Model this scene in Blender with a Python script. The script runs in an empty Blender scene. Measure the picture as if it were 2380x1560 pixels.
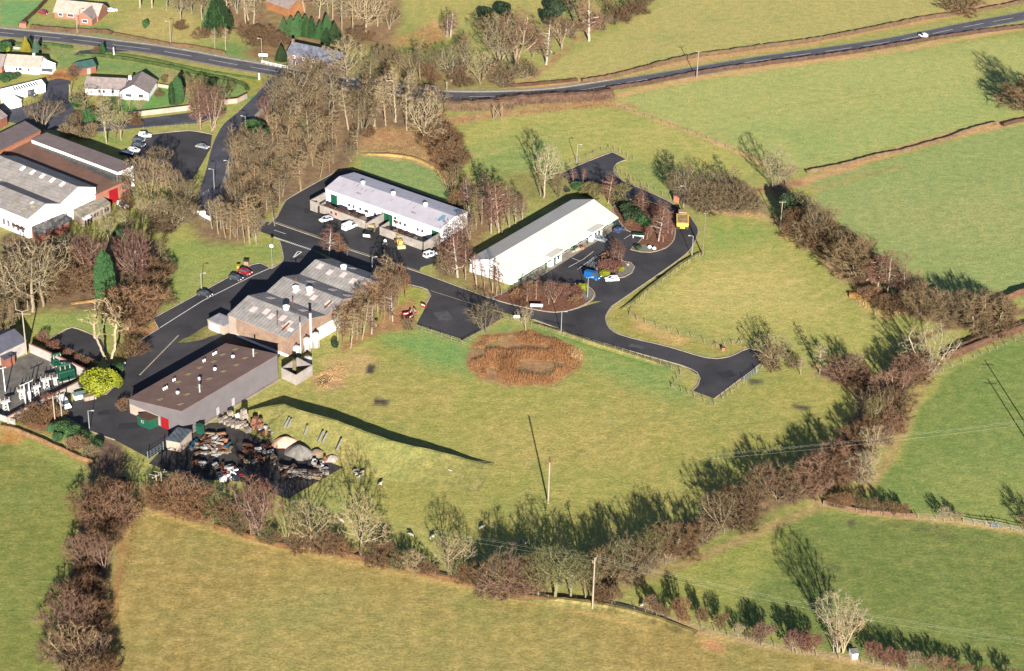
import bpy, bmesh, math, random
import numpy as np
from mathutils import Vector
from mathutils.geometry import tessellate_polygon
sc = bpy.context.scene
# ---------------------------------------------------------------- camera, sky, sun, exposure
IW, IH = 2380.0, 1560.0            # units in which places in the photograph were measured
FOC, PITCH, ROLL, CAMH = 4620.0, math.radians(28.5), math.radians(1.5), 255.0
_fw = np.array([0, math.cos(PITCH), -math.sin(PITCH)])
_r0 = np.array([1.0, 0, 0]); _u0 = np.cross(_r0, _fw)
_rt = _r0*math.cos(ROLL) + _u0*math.sin(ROLL); _up = np.cross(_rt, _fw)
cam = bpy.data.objects.new('camera', bpy.data.cameras.new('camera'))
sc.collection.objects.link(cam); sc.camera = cam
cam.data.sensor_width = 36; cam.data.lens = FOC/IW*36
cam.data.clip_start = 1; cam.data.clip_end = 20000
from mathutils import Matrix
cam.matrix_world = Matrix([[_rt[0], _up[0], -_fw[0], 0], [_rt[1], _up[1], -_fw[1], 0], [_rt[2], _up[2], -_fw[2], CAMH], [0, 0, 0, 1]])
SUN_EL, SUN_AZ = math.radians(17.5), math.radians(6.8)      # sun behind the camera, a little to the right
w = bpy.data.worlds.new('World'); sc.world = w; w.use_nodes = True
nt = w.node_tree; bg = nt.nodes['Background']; sky = nt.nodes.new('ShaderNodeTexSky')
sky.sky_type = 'NISHITA'; sky.sun_disc = False; sky.sun_elevation = SUN_EL
sky.sun_rotation = math.pi - SUN_AZ; sky.altitude = 200; sky.air_density = 0.55; sky.dust_density = 0.25; sky.ozone_density = 1.0
nt.links.new(sky.outputs[0], bg.inputs[0]); bg.inputs[1].default_value = 0.05
sl = bpy.data.lights.new('sun', 'SUN'); sl.energy = 5.0; sl.angle = math.radians(0.5); sl.color = (1.0, 0.95, 0.86)
so = bpy.data.objects.new('sun', sl); sc.collection.objects.link(so)
sd = Vector((math.sin(SUN_AZ)*math.cos(SUN_EL), -math.cos(SUN_AZ)*math.cos(SUN_EL), math.sin(SUN_EL)))
so.rotation_euler = sd.to_track_quat('Z', 'Y').to_euler()
vs = sc.view_settings; vs.view_transform = 'Standard'; vs.look = 'None'; vs.gamma = 1; vs.exposure = 2.25
# ---------------------------------------------------------------- measuring
def G(x, y, z=0.0):
    d = _fw*FOC + _rt*(x-IW/2) - _up*(y-IH/2); t = (z-CAMH)/d[2]
    return Vector((d[0]*t, d[1]*t, z))
def Dof(X, Y, Z=0.0):              # ground point(s) -> photo units
    vx = X; vy = Y; vz = Z-CAMH
    dd = vy*_fw[1]+vz*_fw[2]
    return IW/2+FOC*(vx*_rt[0]+vy*_rt[1]+vz*_rt[2])/dd, IH/2-FOC*(vx*_up[0]+vy*_up[1]+vz*_up[2])/dd
REG = {}
for _i, _ox in enumerate((0, 850, 1700, 2591)):
    for _r, _oy in zip('abcd', (0, 550, 1100, 1688)): REG['%s%d' % (_r, _i+1)] = (_ox, _oy, 2.6)
REG.update(e1=(0, 1080, 3.9), e2=(520, 1330, 3.4), e3=(1050, 640, 3.9667), e4=(720, 850, 3.25), e5=(0, 380, 3.12), e6=(0, 0, 3.9), e7=(1900, 720, 3.9))
KD = 3491/2380.0
def Z(tag, x, y):
    if tag == 'D': return (x, y)
    ox, oy, k = REG[tag]; return ((ox+x/k)/KD, (oy+y/k)/KD)
def DP(tag, s): return [Z(tag, *[float(v) for v in q.split(',')]) for q in s.split()]
def GP(tag, s, z=0.0): return [G(*q, z) for q in DP(tag, s)]
def g1(tag, x, y, z=0.0): return G(*Z(tag, x, y), z)
def hgt(tag, x, yb, yt):           # height in metres of an upright thing from foot and top
    b = Z(tag, x, yb); t = Z(tag, x, yt); P = G(*b); dist = (P-Vector((0, 0, CAMH))).length
    return (b[1]-t[1])/(FOC/dist*(math.hypot(P.x, P.y)/dist))
def lin(c):
    return tuple(((v/255.)/12.92 if v <= 10 else ((v/255.+.055)/1.055)**2.4) for v in c)
def A(r, g, b, k=1.0): return tuple(min(.85, v/k) for v in lin((r, g, b)))
KF, KV = 1.85, 4.6                 # how bright flat and sun-facing upright surfaces render for albedo 1
def AF(r, g, b): return A(r, g, b, KF)
def AV(r, g, b): return A(r, g, b, KV)
R = random.Random(7)
# ---------------------------------------------------------------- materials
MATS = {}
def mat(name, col, rough=.85, var=.18, scale=1.5, col2=None, spec=.25, metal=0, bump=0, stripe=None, coord='Object', objcol=False, fine=None):
    if name in MATS: return MATS[name]
    m = bpy.data.materials.new(name); m.use_nodes = True; n = m.node_tree; b = n.nodes['Principled BSDF']
    b.inputs['Roughness'].default_value = rough; b.inputs['Metallic'].default_value = metal
    b.inputs['Specular IOR Level'].default_value = spec
    tc = n.nodes.new('ShaderNodeTexCoord'); no = n.nodes.new('ShaderNodeTexNoise')
    no.inputs['Scale'].default_value = scale; no.inputs['Detail'].default_value = 5; no.inputs['Roughness'].default_value = .65
    n.links.new(tc.outputs[coord], no.inputs['Vector'])
    mx = n.nodes.new('ShaderNodeMix'); mx.data_type = 'RGBA'
    c2 = col2 or tuple(v*(1-var*2) for v in col); c1 = col if col2 else tuple(min(.9, v*(1+var*1.2)) for v in col)
    rp = n.nodes.new('ShaderNodeValToRGB'); rp.color_ramp.elements[0].position = .32; rp.color_ramp.elements[1].position = .68
    n.links.new(no.outputs['Fac'], rp.inputs[0])
    n.links.new(rp.outputs[0], mx.inputs['Factor'])
    mx.inputs['A'].default_value = (*c2, 1); mx.inputs['B'].default_value = (*c1, 1)
    out = mx.outputs['Result']
    def mul(sock, fac):
        q = n.nodes.new('ShaderNodeMix'); q.data_type = 'RGBA'; q.blend_type = 'MULTIPLY'; q.inputs['Factor'].default_value = 1
        n.links.new(sock, q.inputs['A']); n.links.new(fac, q.inputs['B']); return q.outputs['Result']
    if objcol:
        oi = n.nodes.new('ShaderNodeObjectInfo'); out = mul(out, oi.outputs['Color'])
    if stripe:                     # corrugated sheet / boards: (angle, period, depth)
        an, per, dep = stripe
        mp = n.nodes.new('ShaderNodeMapping'); mp.inputs['Rotation'].default_value = (0, 0, -an)
        n.links.new(tc.outputs['Object'], mp.inputs['Vector'])
        wv = n.nodes.new('ShaderNodeTexWave'); wv.inputs['Scale'].default_value = 1/per*.314*1; wv.inputs['Distortion'].default_value = .3
        n.links.new(mp.outputs[0], wv.inputs['Vector'])
        r2 = n.nodes.new('ShaderNodeValToRGB'); r2.color_ramp.elements[0].color = (1-dep,)*3+(1,); r2.color_ramp.elements[1].color = (1, 1, 1, 1)
        n.links.new(wv.outputs['Fac'], r2.inputs[0]); out = mul(out, r2.outputs[0])
    if fine:                       # (scale, depth) fine grain
        f = n.nodes.new('ShaderNodeTexNoise'); f.inputs['Scale'].default_value = fine[0]; f.inputs['Detail'].default_value = 3
        n.links.new(tc.outputs[coord], f.inputs['Vector'])
        r3 = n.nodes.new('ShaderNodeValToRGB'); r3.color_ramp.elements[0].position = .3; r3.color_ramp.elements[1].position = .7
        r3.color_ramp.elements[0].color = (1-fine[1],)*3+(1,); r3.color_ramp.elements[1].color = (1, 1, 1, 1)
        n.links.new(f.outputs['Fac'], r3.inputs[0]); out = mul(out, r3.outputs[0])
    n.links.new(out, b.inputs['Base Color'])
    if bump:
        bp = n.nodes.new('ShaderNodeBump'); bp.inputs['Strength'].default_value = .8; bp.inputs['Distance'].default_value = bump
        n.links.new(no.outputs['Fac'], bp.inputs['Height']); n.links.new(bp.outputs[0], b.inputs['Normal'])
    MATS[name] = m; return m
# ---------------------------------------------------------------- mesh building
_ORG = set()
class MB:
    def __init__(s): s.v = []; s.f = []
    def add(s, vs, fs):
        o = len(s.v); s.v += [tuple(p) for p in vs]; s.f += [tuple(i+o for i in f) for f in fs]; return s
    def box(s, c, sx, sy, sz, rz=0, taper=1):       # c = middle of the bottom
        ca, sa = math.cos(rz), math.sin(rz); vs = []
        for zz, k in ((0, 1), (sz, taper)):
            for x, y in ((-1, -1), (1, -1), (1, 1), (-1, 1)):
                X, Y = x*sx/2*k, y*sy/2*k; vs.append((c[0]+X*ca-Y*sa, c[1]+X*sa+Y*ca, c[2]+zz))
        return s.add(vs, [(3, 2, 1, 0), (4, 5, 6, 7), (0, 1, 5, 4), (1, 2, 6, 5), (2, 3, 7, 6), (3, 0, 4, 7)])
    def prism(s, poly, z0, z1):                      # poly: list of xy, counter-clockwise or not
        p = [(q[0], q[1]) for q in poly]
        if sum(p[i-1][0]*p[i][1]-p[i][0]*p[i-1][1] for i in range(len(p))) < 0: p = p[::-1]
        n = len(p); vs = [(x, y, z0) for x, y in p]+[(x, y, z1) for x, y in p]
        tri = tessellate_polygon([[Vector((x, y, 0)) for x, y in p]])
        fs = []
        for t in tri:
            a, b, c = [Vector(p[i]+(0,)) for i in t]
            if (b-a).cross(c-a).z < 0: t = t[::-1]
            fs.append(tuple(i+n for i in t)); fs.append(tuple(t[::-1]))
        fs += [(i, (i+1) % n, n+(i+1) % n, n+i) for i in range(n)]
        return s.add(vs, fs)
    def sheet(s, poly, z):
        p = [(q[0], q[1]) for q in poly]; fs = []
        for t in tessellate_polygon([[Vector((x, y, 0)) for x, y in p]]):
            a, b, c = [Vector(p[i]+(0,)) for i in t]
            fs.append(tuple(t) if (b-a).cross(c-a).z > 0 else tuple(t[::-1]))
        return s.add([(x, y, z) for x, y in p], fs)
    def tube(s, p0, p1, r0, r1=None, n=6, cap=True):
        p0 = Vector(p0); p1 = Vector(p1); r1 = r0 if r1 is None else r1; d = p1-p0
        if d.length < 1e-6: return s
        q = d.to_track_quat('Z', 'Y'); vs = []
        for p, r in ((p0, r0), (p1, r1)):
            for i in range(n):
                a = 2*math.pi*i/n; vs.append(p+q@Vector((r*math.cos(a), r*math.sin(a), 0)))
        fs = [(i, (i+1) % n, n+(i+1) % n, n+i) for i in range(n)]
        if cap: fs += [tuple(range(n))[::-1], tuple(range(n, 2*n))]
        return s.add(vs, fs)
    def lathe(s, c, prof, n=10):                     # prof: (radius, z)
        vs = []; fs = []
        for r, z in prof:
            for i in range(n):
                a = 2*math.pi*i/n; vs.append((c[0]+r*math.cos(a), c[1]+r*math.sin(a), c[2]+z))
        for j in range(len(prof)-1):
            for i in range(n): fs.append((j*n+i, j*n+(i+1) % n, (j+1)*n+(i+1) % n, (j+1)*n+i))
        fs += [tuple(range(n))[::-1], tuple(range((len(prof)-1)*n, len(prof)*n))]
        return s.add(vs, fs)
    def ribbon(s, pts, w, z):                        # flat strip along a polyline
        L = offset(pts, w/2); Rr = offset(pts, -w/2); n = len(pts)
        return s.add([(p[0], p[1], z) for p in L]+[(p[0], p[1], z) for p in Rr], [(n+i, n+i+1, i+1, i) for i in range(n-1)])
    def wallstrip(s, pts, w, z0, z1):                # upright strip with thickness
        L = offset(pts, w/2); Rr = offset(pts, -w/2); n = len(pts); vs = []
        for z in (z0, z1):
            vs += [(p[0], p[1], z) for p in L]; vs += [(p[0], p[1], z) for p in Rr]
        fs = []
        for i in range(n-1):
            fs += [(3*n+i, 3*n+i+1, 2*n+i+1, 2*n+i), (i, 2*n+i, 2*n+i+1, i+1), (n+i, n+i+1, 3*n+i+1, 3*n+i)]
        fs += [(0, n, 3*n, 2*n), (n-1, 3*n-1, 4*n-1, 2*n-1)]
        return s.add(vs, fs)
    def build(s, name, m, parent=None, smooth=False, org=None):
        o = org if org is not None else (parent.location if parent is not None and parent.name in _ORG else (0, 0, 0))
        me = bpy.data.meshes.new(name)
        me.from_pydata([(v[0]-o[0], v[1]-o[1], v[2]-o[2]) for v in s.v], [], s.f)
        me.materials.append(m)
        if smooth: me.polygons.foreach_set('use_smooth', [True]*len(me.polygons))
        ob = bpy.data.objects.new(name, me); sc.collection.objects.link(ob)
        if parent is not None: ob.parent = parent
        elif org is not None: ob.location = o
        return ob
def offset(pts, d):
    out = []; n = len(pts)
    for i in range(n):
        a = pts[max(0, i-1)]; b = pts[min(n-1, i+1)]; dx, dy = b[0]-a[0], b[1]-a[1]; l = math.hypot(dx, dy) or 1
        out.append((pts[i][0]-dy/l*d, pts[i][1]+dx/l*d))
    return out
def smooth_line(pts, step=3.0):    # Catmull-Rom through points, resampled
    P = [Vector((p[0], p[1], 0)) for p in pts]; out = []
    for i in range(len(P)-1):
        a = P[max(0, i-1)]; b = P[i]; c = P[i+1]; d = P[min(len(P)-1, i+2)]
        k = max(1, int((c-b).length/step))
        for j in range(k):
            t = j/k
            out.append(.5*((2*b)+(c-a)*t+(2*a-5*b+4*c-d)*t*t+(3*b-a-3*c+d)*t**3))
    out.append(P[-1]); return [(p.x, p.y) for p in out]
def tag(o, label, cat, group=None):
    o['label'] = label; o['category'] = cat
    if group: o['group'] = group
    return o
def thing(name, label, cat, loc, rz=0, group=None):
    o = bpy.data.objects.new(name, None); sc.collection.objects.link(o); o.empty_display_size = .5
    o.location = loc; o.rotation_euler = (0, 0, rz); tag(o, label, cat, group)
    if rz == 0: _ORG.add(o.name)   # children may be given in world coordinates
    return o
def struct(name, mb, m, kind='structure'):
    o = mb.build(name, m); o['kind'] = kind; return o
def dup(root, loc, rz=0, label=None, group=None, cat=None, scale=None, col=None):
    r = root.copy(); sc.collection.objects.link(r); r.location = loc; r.rotation_euler = (0, 0, rz)
    if label: r['label'] = label
    if group: r['group'] = group
    if cat: r['category'] = cat
    if scale: r.scale = scale
    for ch in root.children:
        c = ch.copy(); sc.collection.objects.link(c); c.parent = r
        for g in ch.children:
            d = g.copy(); sc.collection.objects.link(d); d.parent = c
    return r
# ================================================================ GROUND
def sdf(px, py, poly):             # signed distance (inside negative), numpy
    d = np.full(px.shape, 1e9); ins = np.zeros(px.shape, bool); n = len(poly)
    for i in range(n):
        ax, ay = poly[i-1]; bx, by = poly[i]; ex, ey = bx-ax, by-ay; L = ex*ex+ey*ey+1e-9
        t = np.clip(((px-ax)*ex+(py-ay)*ey)/L, 0, 1); dx = px-ax-t*ex; dy = py-ay-t*ey
        d = np.minimum(d, dx*dx+dy*dy)
        c = (ay > py) != (by > py); xi = ax+(py-ay)*ex/(ey if abs(ey) > 1e-9 else 1e-9); ins ^= c & (px < xi)
    d = np.sqrt(d); return np.where(ins, -d, d)
def ldist(px, py, line):
    d = np.full(px.shape, 1e9)
    for i in range(len(line)-1):
        ax, ay = line[i]; bx, by = line[i+1]; ex, ey = bx-ax, by-ay; L = ex*ex+ey*ey+1e-9
        t = np.clip(((px-ax)*ex+(py-ay)*ey)/L, 0, 1); d = np.minimum(d, np.hypot(px-ax-t*ex, py-ay-t*ey))
    return d
def axis(a, b, step, far):
    c = list(np.arange(a, b, step)); s = step
    lo = [a]; hi = [c[-1]]
    while lo[-1] > -far: s *= 1.35; lo.append(lo[-1]-s)
    s = step
    while hi[-1] < far: s *= 1.35; hi.append(hi[-1]+s)
    return np.array(lo[:0:-1]+c+hi[1:])
GX = axis(-235, 235, 1.0, 6000); GY = axis(330, 900, 1.1, 6000)
nx, ny = len(GX), len(GY)
XX, YY = np.meshgrid(GX, GY); XX = XX.ravel(); YY = YY.ravel()
fr = YY > 200
DX, DY = Dof(XX, np.where(fr, YY, 200)); DX = np.clip(DX, -600, 3000); DY = np.clip(DY, -900, 2400)
rng = np.random.RandomState(3)
def vnoise(x, y, cell, seed):      # smooth value noise
    g = np.random.RandomState(seed).rand(256, 256); fx, fy = x/cell, y/cell
    ix = np.floor(fx).astype(int); iy = np.floor(fy).astype(int); tx = fx-ix; ty = fy-iy
    tx = tx*tx*(3-2*tx); ty = ty*ty*(3-2*ty); a = lambda i, j: g[(iy+j) % 256, (ix+i) % 256]
    return (a(0, 0)*(1-tx)+a(1, 0)*tx)*(1-ty)+(a(0, 1)*(1-tx)+a(1, 1)*tx)*ty
wob = (vnoise(XX, YY, 5, 1)+.6*vnoise(XX, YY, 2.2, 2)-.8)*7     # ragged borders, photo units
TINT = np.tile(np.array(AF(152, 152, 84)), (len(XX), 1))
DRY = np.full(len(XX), .45)        # how much straw shows
def paint(poly, col, soft=8, dry=None, rag=1.0, op=1.0):
    xs = [p[0] for p in poly]; ys = [p[1] for p in poly]; m = soft+20
    sel = (DX > min(xs)-m) & (DX < max(xs)+m) & (DY > min(ys)-m) & (DY < max(ys)+m) & fr
    if not sel.any(): return
    d = sdf(DX[sel], DY[sel]*1.0, poly)+wob[sel]*rag; k = np.clip(.5-d/(2*soft), 0, 1)*op
    TINT[sel] = TINT[sel]*(1-k[:, None])+np.array(AF(col[0], col[1], col[2]+10))*k[:, None]
    if dry is not None: DRY[sel] = DRY[sel]*(1-k)+dry*k
def stroke(line, wdt, col, soft=4, dry=None, op=1.0, rag=.6):
    xs = [p[0] for p in line]; ys = [p[1] for p in line]; m = wdt+soft+12
    sel = (DX > min(xs)-m) & (DX < max(xs)+m) & (DY > min(ys)-m) & (DY < max(ys)+m) & fr
    if not sel.any(): return
    d = ldist(DX[sel], DY[sel], line)-wdt+wob[sel]*rag; k = np.clip(.5-d/(2*soft), 0, 1)*op
    TINT[sel] = TINT[sel]*(1-k[:, None])+np.array(AF(col[0], col[1], col[2]+10))*k[:, None]
    if dry is not None: DRY[sel] = DRY[sel]*(1-k)+dry*k
D = lambda s: DP('D', s)
LUSH, GRN, OLV, TAN, STRAW, BRK, LEAF, MUD = (104, 146, 68), (128, 148, 68), (158, 154, 74), (160, 142, 78), (190, 158, 98), (164, 116, 74), (122, 98, 68), (92, 74, 58)
# whole fields
paint(D('-300,1000 60,1020 205,1085 190,1200 150,1400 130,1700 -300,1800'), (122, 128, 54), 10, .3)
paint(D('60,1010 205,1080 200,1110 40,1040'), (140, 146, 66), 10, .3)
paint(D('290,1160 360,1185 600,1250 840,1300 1180,1372 1400,1415 1640,1478 1900,1525 2150,1575 2500,1700 2400,2200 200,2200 245,1500 300,1250'), (150, 132, 66), 8, .7)
paint(D('300,1170 420,1205 520,1240 430,1300 330,1300 280,1400'), (146, 132, 66), 25, .7, op=.7)
paint(D('700,1330 1100,1420 1400,1500 1500,1700 600,1700 500,1450'), (150, 142, 72), 60, .6, op=.7)
paint(D('1880,1190 2380,1235 2700,1260 2700,1800 2100,1560 1900,1505 1700,1440 1440,1365 1600,1285 1760,1200'), (110, 124, 54), 12, .25)
paint(D('1440,1365 1700,1260 1830,1190 1800,1330 1700,1420'), (146, 148, 66), 25, .4, op=.8)
paint(D('2420,750 2210,862 2140,950 2090,1060 2020,1140 1960,1160 2380,1222 2700,1240 2700,700'), (116, 134, 60), 8, .25)
paint(D('2150,1080 2380,1080 2600,1200 2400,1230 2200,1180'), (138, 146, 68), 40, .4, op=.7)
paint(D('2360,285 1890,418 1900,480 1960,570 2060,620 2180,690 2320,706 2600,680 2700,300'), (140, 154, 82), 8, .3)
paint(D('1960,480 2380,420 2380,560 2050,560'), (150, 156, 86), 40, .4, op=.7)
paint(D('1420,232 1560,200 1800,160 2400,80 2700,40 2700,220 2380,270 1880,388 1850,400 1700,340'), (162, 166, 88), 8, .4)
paint(D('1700,290 2000,300 2380,180 2380,260 1900,370'), (140, 160, 80), 40, .3, op=.7)
paint(D('1190,190 1290,150 1560,0 1450,-300 3000,-300 2400,0 1700,128 1420,180'), (168, 160, 86), 6, .5)
paint(D('920,-300 930,0 960,60 1100,40 1280,20 1350,-40 1400,-300'), (164, 156, 78), 10, .5)
# middle fields
paint(D('1040,330 1120,280 1250,262 1400,246 1470,262 1700,352 1760,400 1640,440 1450,378 1380,345 1300,395 1200,400 1060,365'), (160, 160, 76), 6, .6)
paint(D('1070,345 1300,300 1300,395 1200,420 1080,390'), (126, 148, 72), 30, .3, op=.8)
paint(D('1640,505 1780,515 1880,580 1960,690 2040,760 2040,850 1760,800 1480,712 1500,680 1640,600'), (156, 156, 74), 8, .6)
paint(D('1560,640 1760,600 1900,700 1900,740 1620,740 1490,715'), (186, 172, 92), 40, .9, op=.75)
paint(D('1640,510 1790,520 1800,560 1640,590'), (132, 152, 68), 25, .3, op=.8)
paint(D('740,870 880,775 1010,770 1160,740 1250,760 1560,850 1640,930 1770,850 1960,890 1980,940 1860,1060 1640,1160 1300,1270 900,1240 800,1080 600,950'), (150, 148, 68), 15, .55)
paint(D('1000,800 1080,800 1200,900 1500,980 1500,1050 1200,1040 900,900'), (150, 150, 66), 40, .5, op=.6)
paint(D('1080,980 1500,930 1560,1000 1500,1080 1150,1080'), (168, 152, 78), 50, .8, op=.6)
paint(D('880,775 1000,770 1100,800 1105,830 1090,870 1010,850 900,800'), (118, 150, 72), 20, .2)
paint(D('1090,795 1180,750 1200,775 1110,815'), (118, 148, 70), 10, .2)
paint(D('1340,800 1560,860 1600,930 1500,920 1380,860'), (124, 148, 70), 20, .25, op=.8)
paint(D('1240,755 1560,848 1555,866 1240,775'), (112, 142, 62), 5, .2)
paint(D('750,840 850,815 880,850 820,890 760,900'), (190, 158, 100), 15, .9, op=.8)
paint(D('700,880 900,860 1060,900 1050,960 850,960 700,920'), (162, 150, 76), 30, .7, op=.7)
stroke(D('1230,1090 1330,1060 1450,1000 1560,960'), 3, (118, 122, 58), 3, op=.6)
stroke(D('1410,1130 1560,1060 1640,1050'), 2, (120, 124, 58), 3, op=.5)
paint(D('1407,738 1425,715 1470,700 1520,770 1640,800 1740,800 1696,828 1552,806 1460,784'), (150, 142, 62), 6, .6)
paint(D('1470,735 1530,765 1600,790 1580,800 1480,765'), (196, 158, 96), 10, .9, op=.9)
paint(D('1440,690 1570,605 1620,560 1640,590 1520,680 1450,720'), (146, 146, 62), 5, .5)
paint(D('1440,370 1500,440 1600,500 1640,500 1700,450 1600,400 1480,370'), (140, 150, 72), 12, .4)
paint(D('838,362 900,366 960,378 1010,396 1050,440 1060,480 1000,470 838,400'), (130, 150, 80), 4, .25, rag=.4)
paint(D('395,570 440,555 600,565 652,570 650,600 590,612 470,670 356,738 372,650'), (130, 146, 66), 6, .25, rag=.5)
paint(D('440,590 600,590 500,650 400,690'), (150, 154, 74), 25, .4, op=.7)
paint(D('80,735 200,720 330,700 350,740 330,775 240,785 165,760 110,790 80,790'), (138, 152, 70), 6, .3, rag=.5)
paint(D('905,660 960,660 988,680 980,705 920,720 900,700'), (150, 150, 62), 5, .4, rag=.4)
paint(D('410,795 480,755 520,770 500,795'), (150, 146, 66), 4, .5, rag=.4)
paint(D('980,630 1060,650 1200,710 1200,722 1060,680'), (140, 148, 50), 6, .3)
paint(D('118,975 150,975 270,1030 260,1050 200,1040 130,1010'), (96, 132, 60), 8, .2)
# gardens and verges in the village
paint(D('0,0 110,0 60,60 0,66'), (112, 154, 84), 6, .15); paint(D('75,70 100,55 260,60 330,40 460,100 440,120 180,75'), (120, 140, 70), 8, .3)
paint(D('260,76 300,25 440,20 470,80 440,112'), (170, 156, 84), 10, .7); paint(D('460,120 520,96 640,110 600,145'), (110, 138, 66), 8, .3)
paint(D('0,95 180,100 170,125 0,125'), (126, 140, 72), 4, .4, rag=.3); paint(D('190,115 250,112 620,182 610,188 240,140'), (150, 150, 72), 3, .4, rag=.3)
paint(D('130,130 190,122 240,135 620,200 615,235 520,235 450,190 370,180 250,165 150,185'), (116, 142, 72), 5, .25, rag=.4)
paint(D('380,160 460,180 520,205 480,235 420,215 380,185'), (156, 136, 84), 8, .7); paint(D('260,225 390,200 440,225 430,245 300,262 240,240'), (104, 146, 66), 5, .15)
paint(D('100,180 140,160 165,160 170,188 140,195'), (176, 120, 64), 5, .6); paint(D('180,300 310,325 300,345 200,320'), (128, 144, 66), 6, .3)
paint(D('560,182 600,176 618,190 600,215 570,225'), (140, 140, 52), 3, .4, rag=.3); paint(D('560,270 620,240 650,260 600,330 560,320'), (96, 142, 64), 8, .2)
# woodland floor, bracken, dead grass
paint(D('480,-40 930,-40 930,60 900,120 740,110 640,95 520,70'), (132, 104, 70), 12, .5); paint(D('330,-60 500,-60 500,60 420,20'), (140, 130, 74), 10, .5)
paint(D('560,120 640,95 740,110 680,140 600,140'), (126, 92, 62), 8, .5)
paint(D('620,190 760,160 1000,190 1030,290 960,300 840,330 800,420 640,480 560,570 470,560 440,520 500,420 560,320'), LEAF, 14, .4)
paint(D('900,100 1000,60 1040,80 980,120 900,110'), (170, 126, 80), 10, .7); paint(D('1000,40 1060,80 1000,70'), (190, 150, 90), 5, .8)
paint(D('850,95 1000,130 1180,190 1200,195 1010,215 860,180'), (132, 116, 66), 12, .5)
paint(D('950,60 1050,110 1100,150 1000,160 920,120'), (128, 138, 64), 15, .3, op=.8)
paint(D('830,340 860,300 960,300 1030,330 1050,420 1010,390 960,372 850,358'), (160, 122, 80), 8, .7); stroke(D('845,358 960,368 1010,388 1045,425'), 5, (196, 156, 106), 4, .8)
stroke(D('1030,285 1150,265 1280,250 1400,238 1470,250'), 9, (168, 128, 84), 5, .8); stroke(D('1430,240 1560,290 1700,345 1780,385'), 4, (196, 160, 100), 3, .9)
stroke(D('1180,195 1300,198 1400,180 1560,150 1900,95 2390,-5'), 8, (190, 148, 94), 4, .8); stroke(D('1440,222 1600,185 1766,160 2100,115 2390,62'), 5, (196, 156, 100), 3, .9)
stroke(D('1220,195 1270,155 1330,100 1400,50'), 6, (160, 130, 78), 4, .7)
stroke(D('1860,425 1960,392 2080,352 2200,318 2330,288 2400,275'), 8, (192, 146, 98), 4, .9); stroke(D('1880,445 2000,410 2100,385'), 6, (158, 142, 74), 6, .7, op=.6)
stroke(D('1690,460 1780,440 1860,425'), 8, (160, 118, 76), 5, .7); stroke(D('1660,490 1790,505 1850,545 1900,580 1960,650'), 6, (196, 156, 104), 4, .9)
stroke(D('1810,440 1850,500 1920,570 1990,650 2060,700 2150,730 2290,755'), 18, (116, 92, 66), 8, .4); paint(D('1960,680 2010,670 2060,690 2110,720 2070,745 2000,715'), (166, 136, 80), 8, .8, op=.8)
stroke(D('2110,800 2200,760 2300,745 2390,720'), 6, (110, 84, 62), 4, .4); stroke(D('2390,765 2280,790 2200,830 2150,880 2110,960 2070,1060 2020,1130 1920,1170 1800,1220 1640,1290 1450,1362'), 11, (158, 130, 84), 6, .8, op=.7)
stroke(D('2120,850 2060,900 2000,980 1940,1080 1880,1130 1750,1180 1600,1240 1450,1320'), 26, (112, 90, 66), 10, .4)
stroke(D('1890,850 1950,880 1990,910'), 5, (196, 146, 98), 3, .9); paint(D('1880,870 1950,840 2040,900 2020,960 1960,890'), (120, 94, 68), 8, .5)
stroke(D('330,1165 480,1215 600,1250 760,1282 840,1300 960,1325 1080,1350 1200,1375 1370,1400'), 10, (146, 116, 70), 6, .6); stroke(D('330,1180 480,1230 700,1285 840,1312 1000,1348 1200,1392 1370,1425 1500,1460'), 5, (188, 158, 88), 4, .9)
stroke(D('1390,1400 1520,1430 1640,1470 1800,1505 1960,1530 2120,1570 2300,1620'), 8, (180, 150, 100), 5, .9)
stroke(D('1880,1160 2000,1190 2150,1205 2280,1220 2390,1240'), 5, (190, 158, 106), 3, .9); paint(D('1620,1480 1680,1490 1690,1520 1640,1510'), (196, 140, 92), 5, .8)
stroke(D('0,1000 60,1010 140,1040 215,1080'), 6, (180, 140, 80), 4, .8); paint(D('0,1000 60,1010 50,1030 0,1030'), (180, 130, 64), 6, .8)
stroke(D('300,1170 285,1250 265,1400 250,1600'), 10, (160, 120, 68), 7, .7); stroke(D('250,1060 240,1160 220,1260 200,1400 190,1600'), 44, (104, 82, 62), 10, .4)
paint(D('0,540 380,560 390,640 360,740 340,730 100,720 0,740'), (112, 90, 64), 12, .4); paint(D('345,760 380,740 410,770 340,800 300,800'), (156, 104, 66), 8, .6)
paint(D('40,960 110,940 150,990 120,1010 60,1000'), (130, 88, 62), 6, .5); stroke(D('110,790 170,830 225,880'), 8, (150, 84, 56), 4, .5)
paint(D('795,800 830,780 960,690 965,760 880,775 800,815'), (156, 112, 72), 6, .6); paint(D('1020,600 1050,540 1200,430 1240,440 1120,560 1080,620 1190,690 1180,715 1010,640'), (128, 104, 66), 10, .4)
paint(D('1170,400 1300,410 1390,440 1330,480 1190,460'), (130, 128, 62), 10, .4); paint(D('1560,430 1700,420 1760,450 1790,500 1650,490 1590,480'), (132, 106, 74), 8, .5)
paint(D('1090,800 1130,775 1230,768 1330,800 1358,830 1330,870 1290,895 1170,895 1110,880 1085,850'), (152, 112, 74), 7, .6); paint(D('725,880 790,850 800,900 740,905'), (186, 146, 98), 8, .8)
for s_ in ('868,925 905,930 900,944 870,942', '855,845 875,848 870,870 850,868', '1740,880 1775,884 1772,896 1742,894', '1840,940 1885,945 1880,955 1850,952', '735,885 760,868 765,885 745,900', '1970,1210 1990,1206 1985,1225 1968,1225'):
    paint(D(s_), (74, 62, 52), 3, .1, rag=.5)
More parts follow.
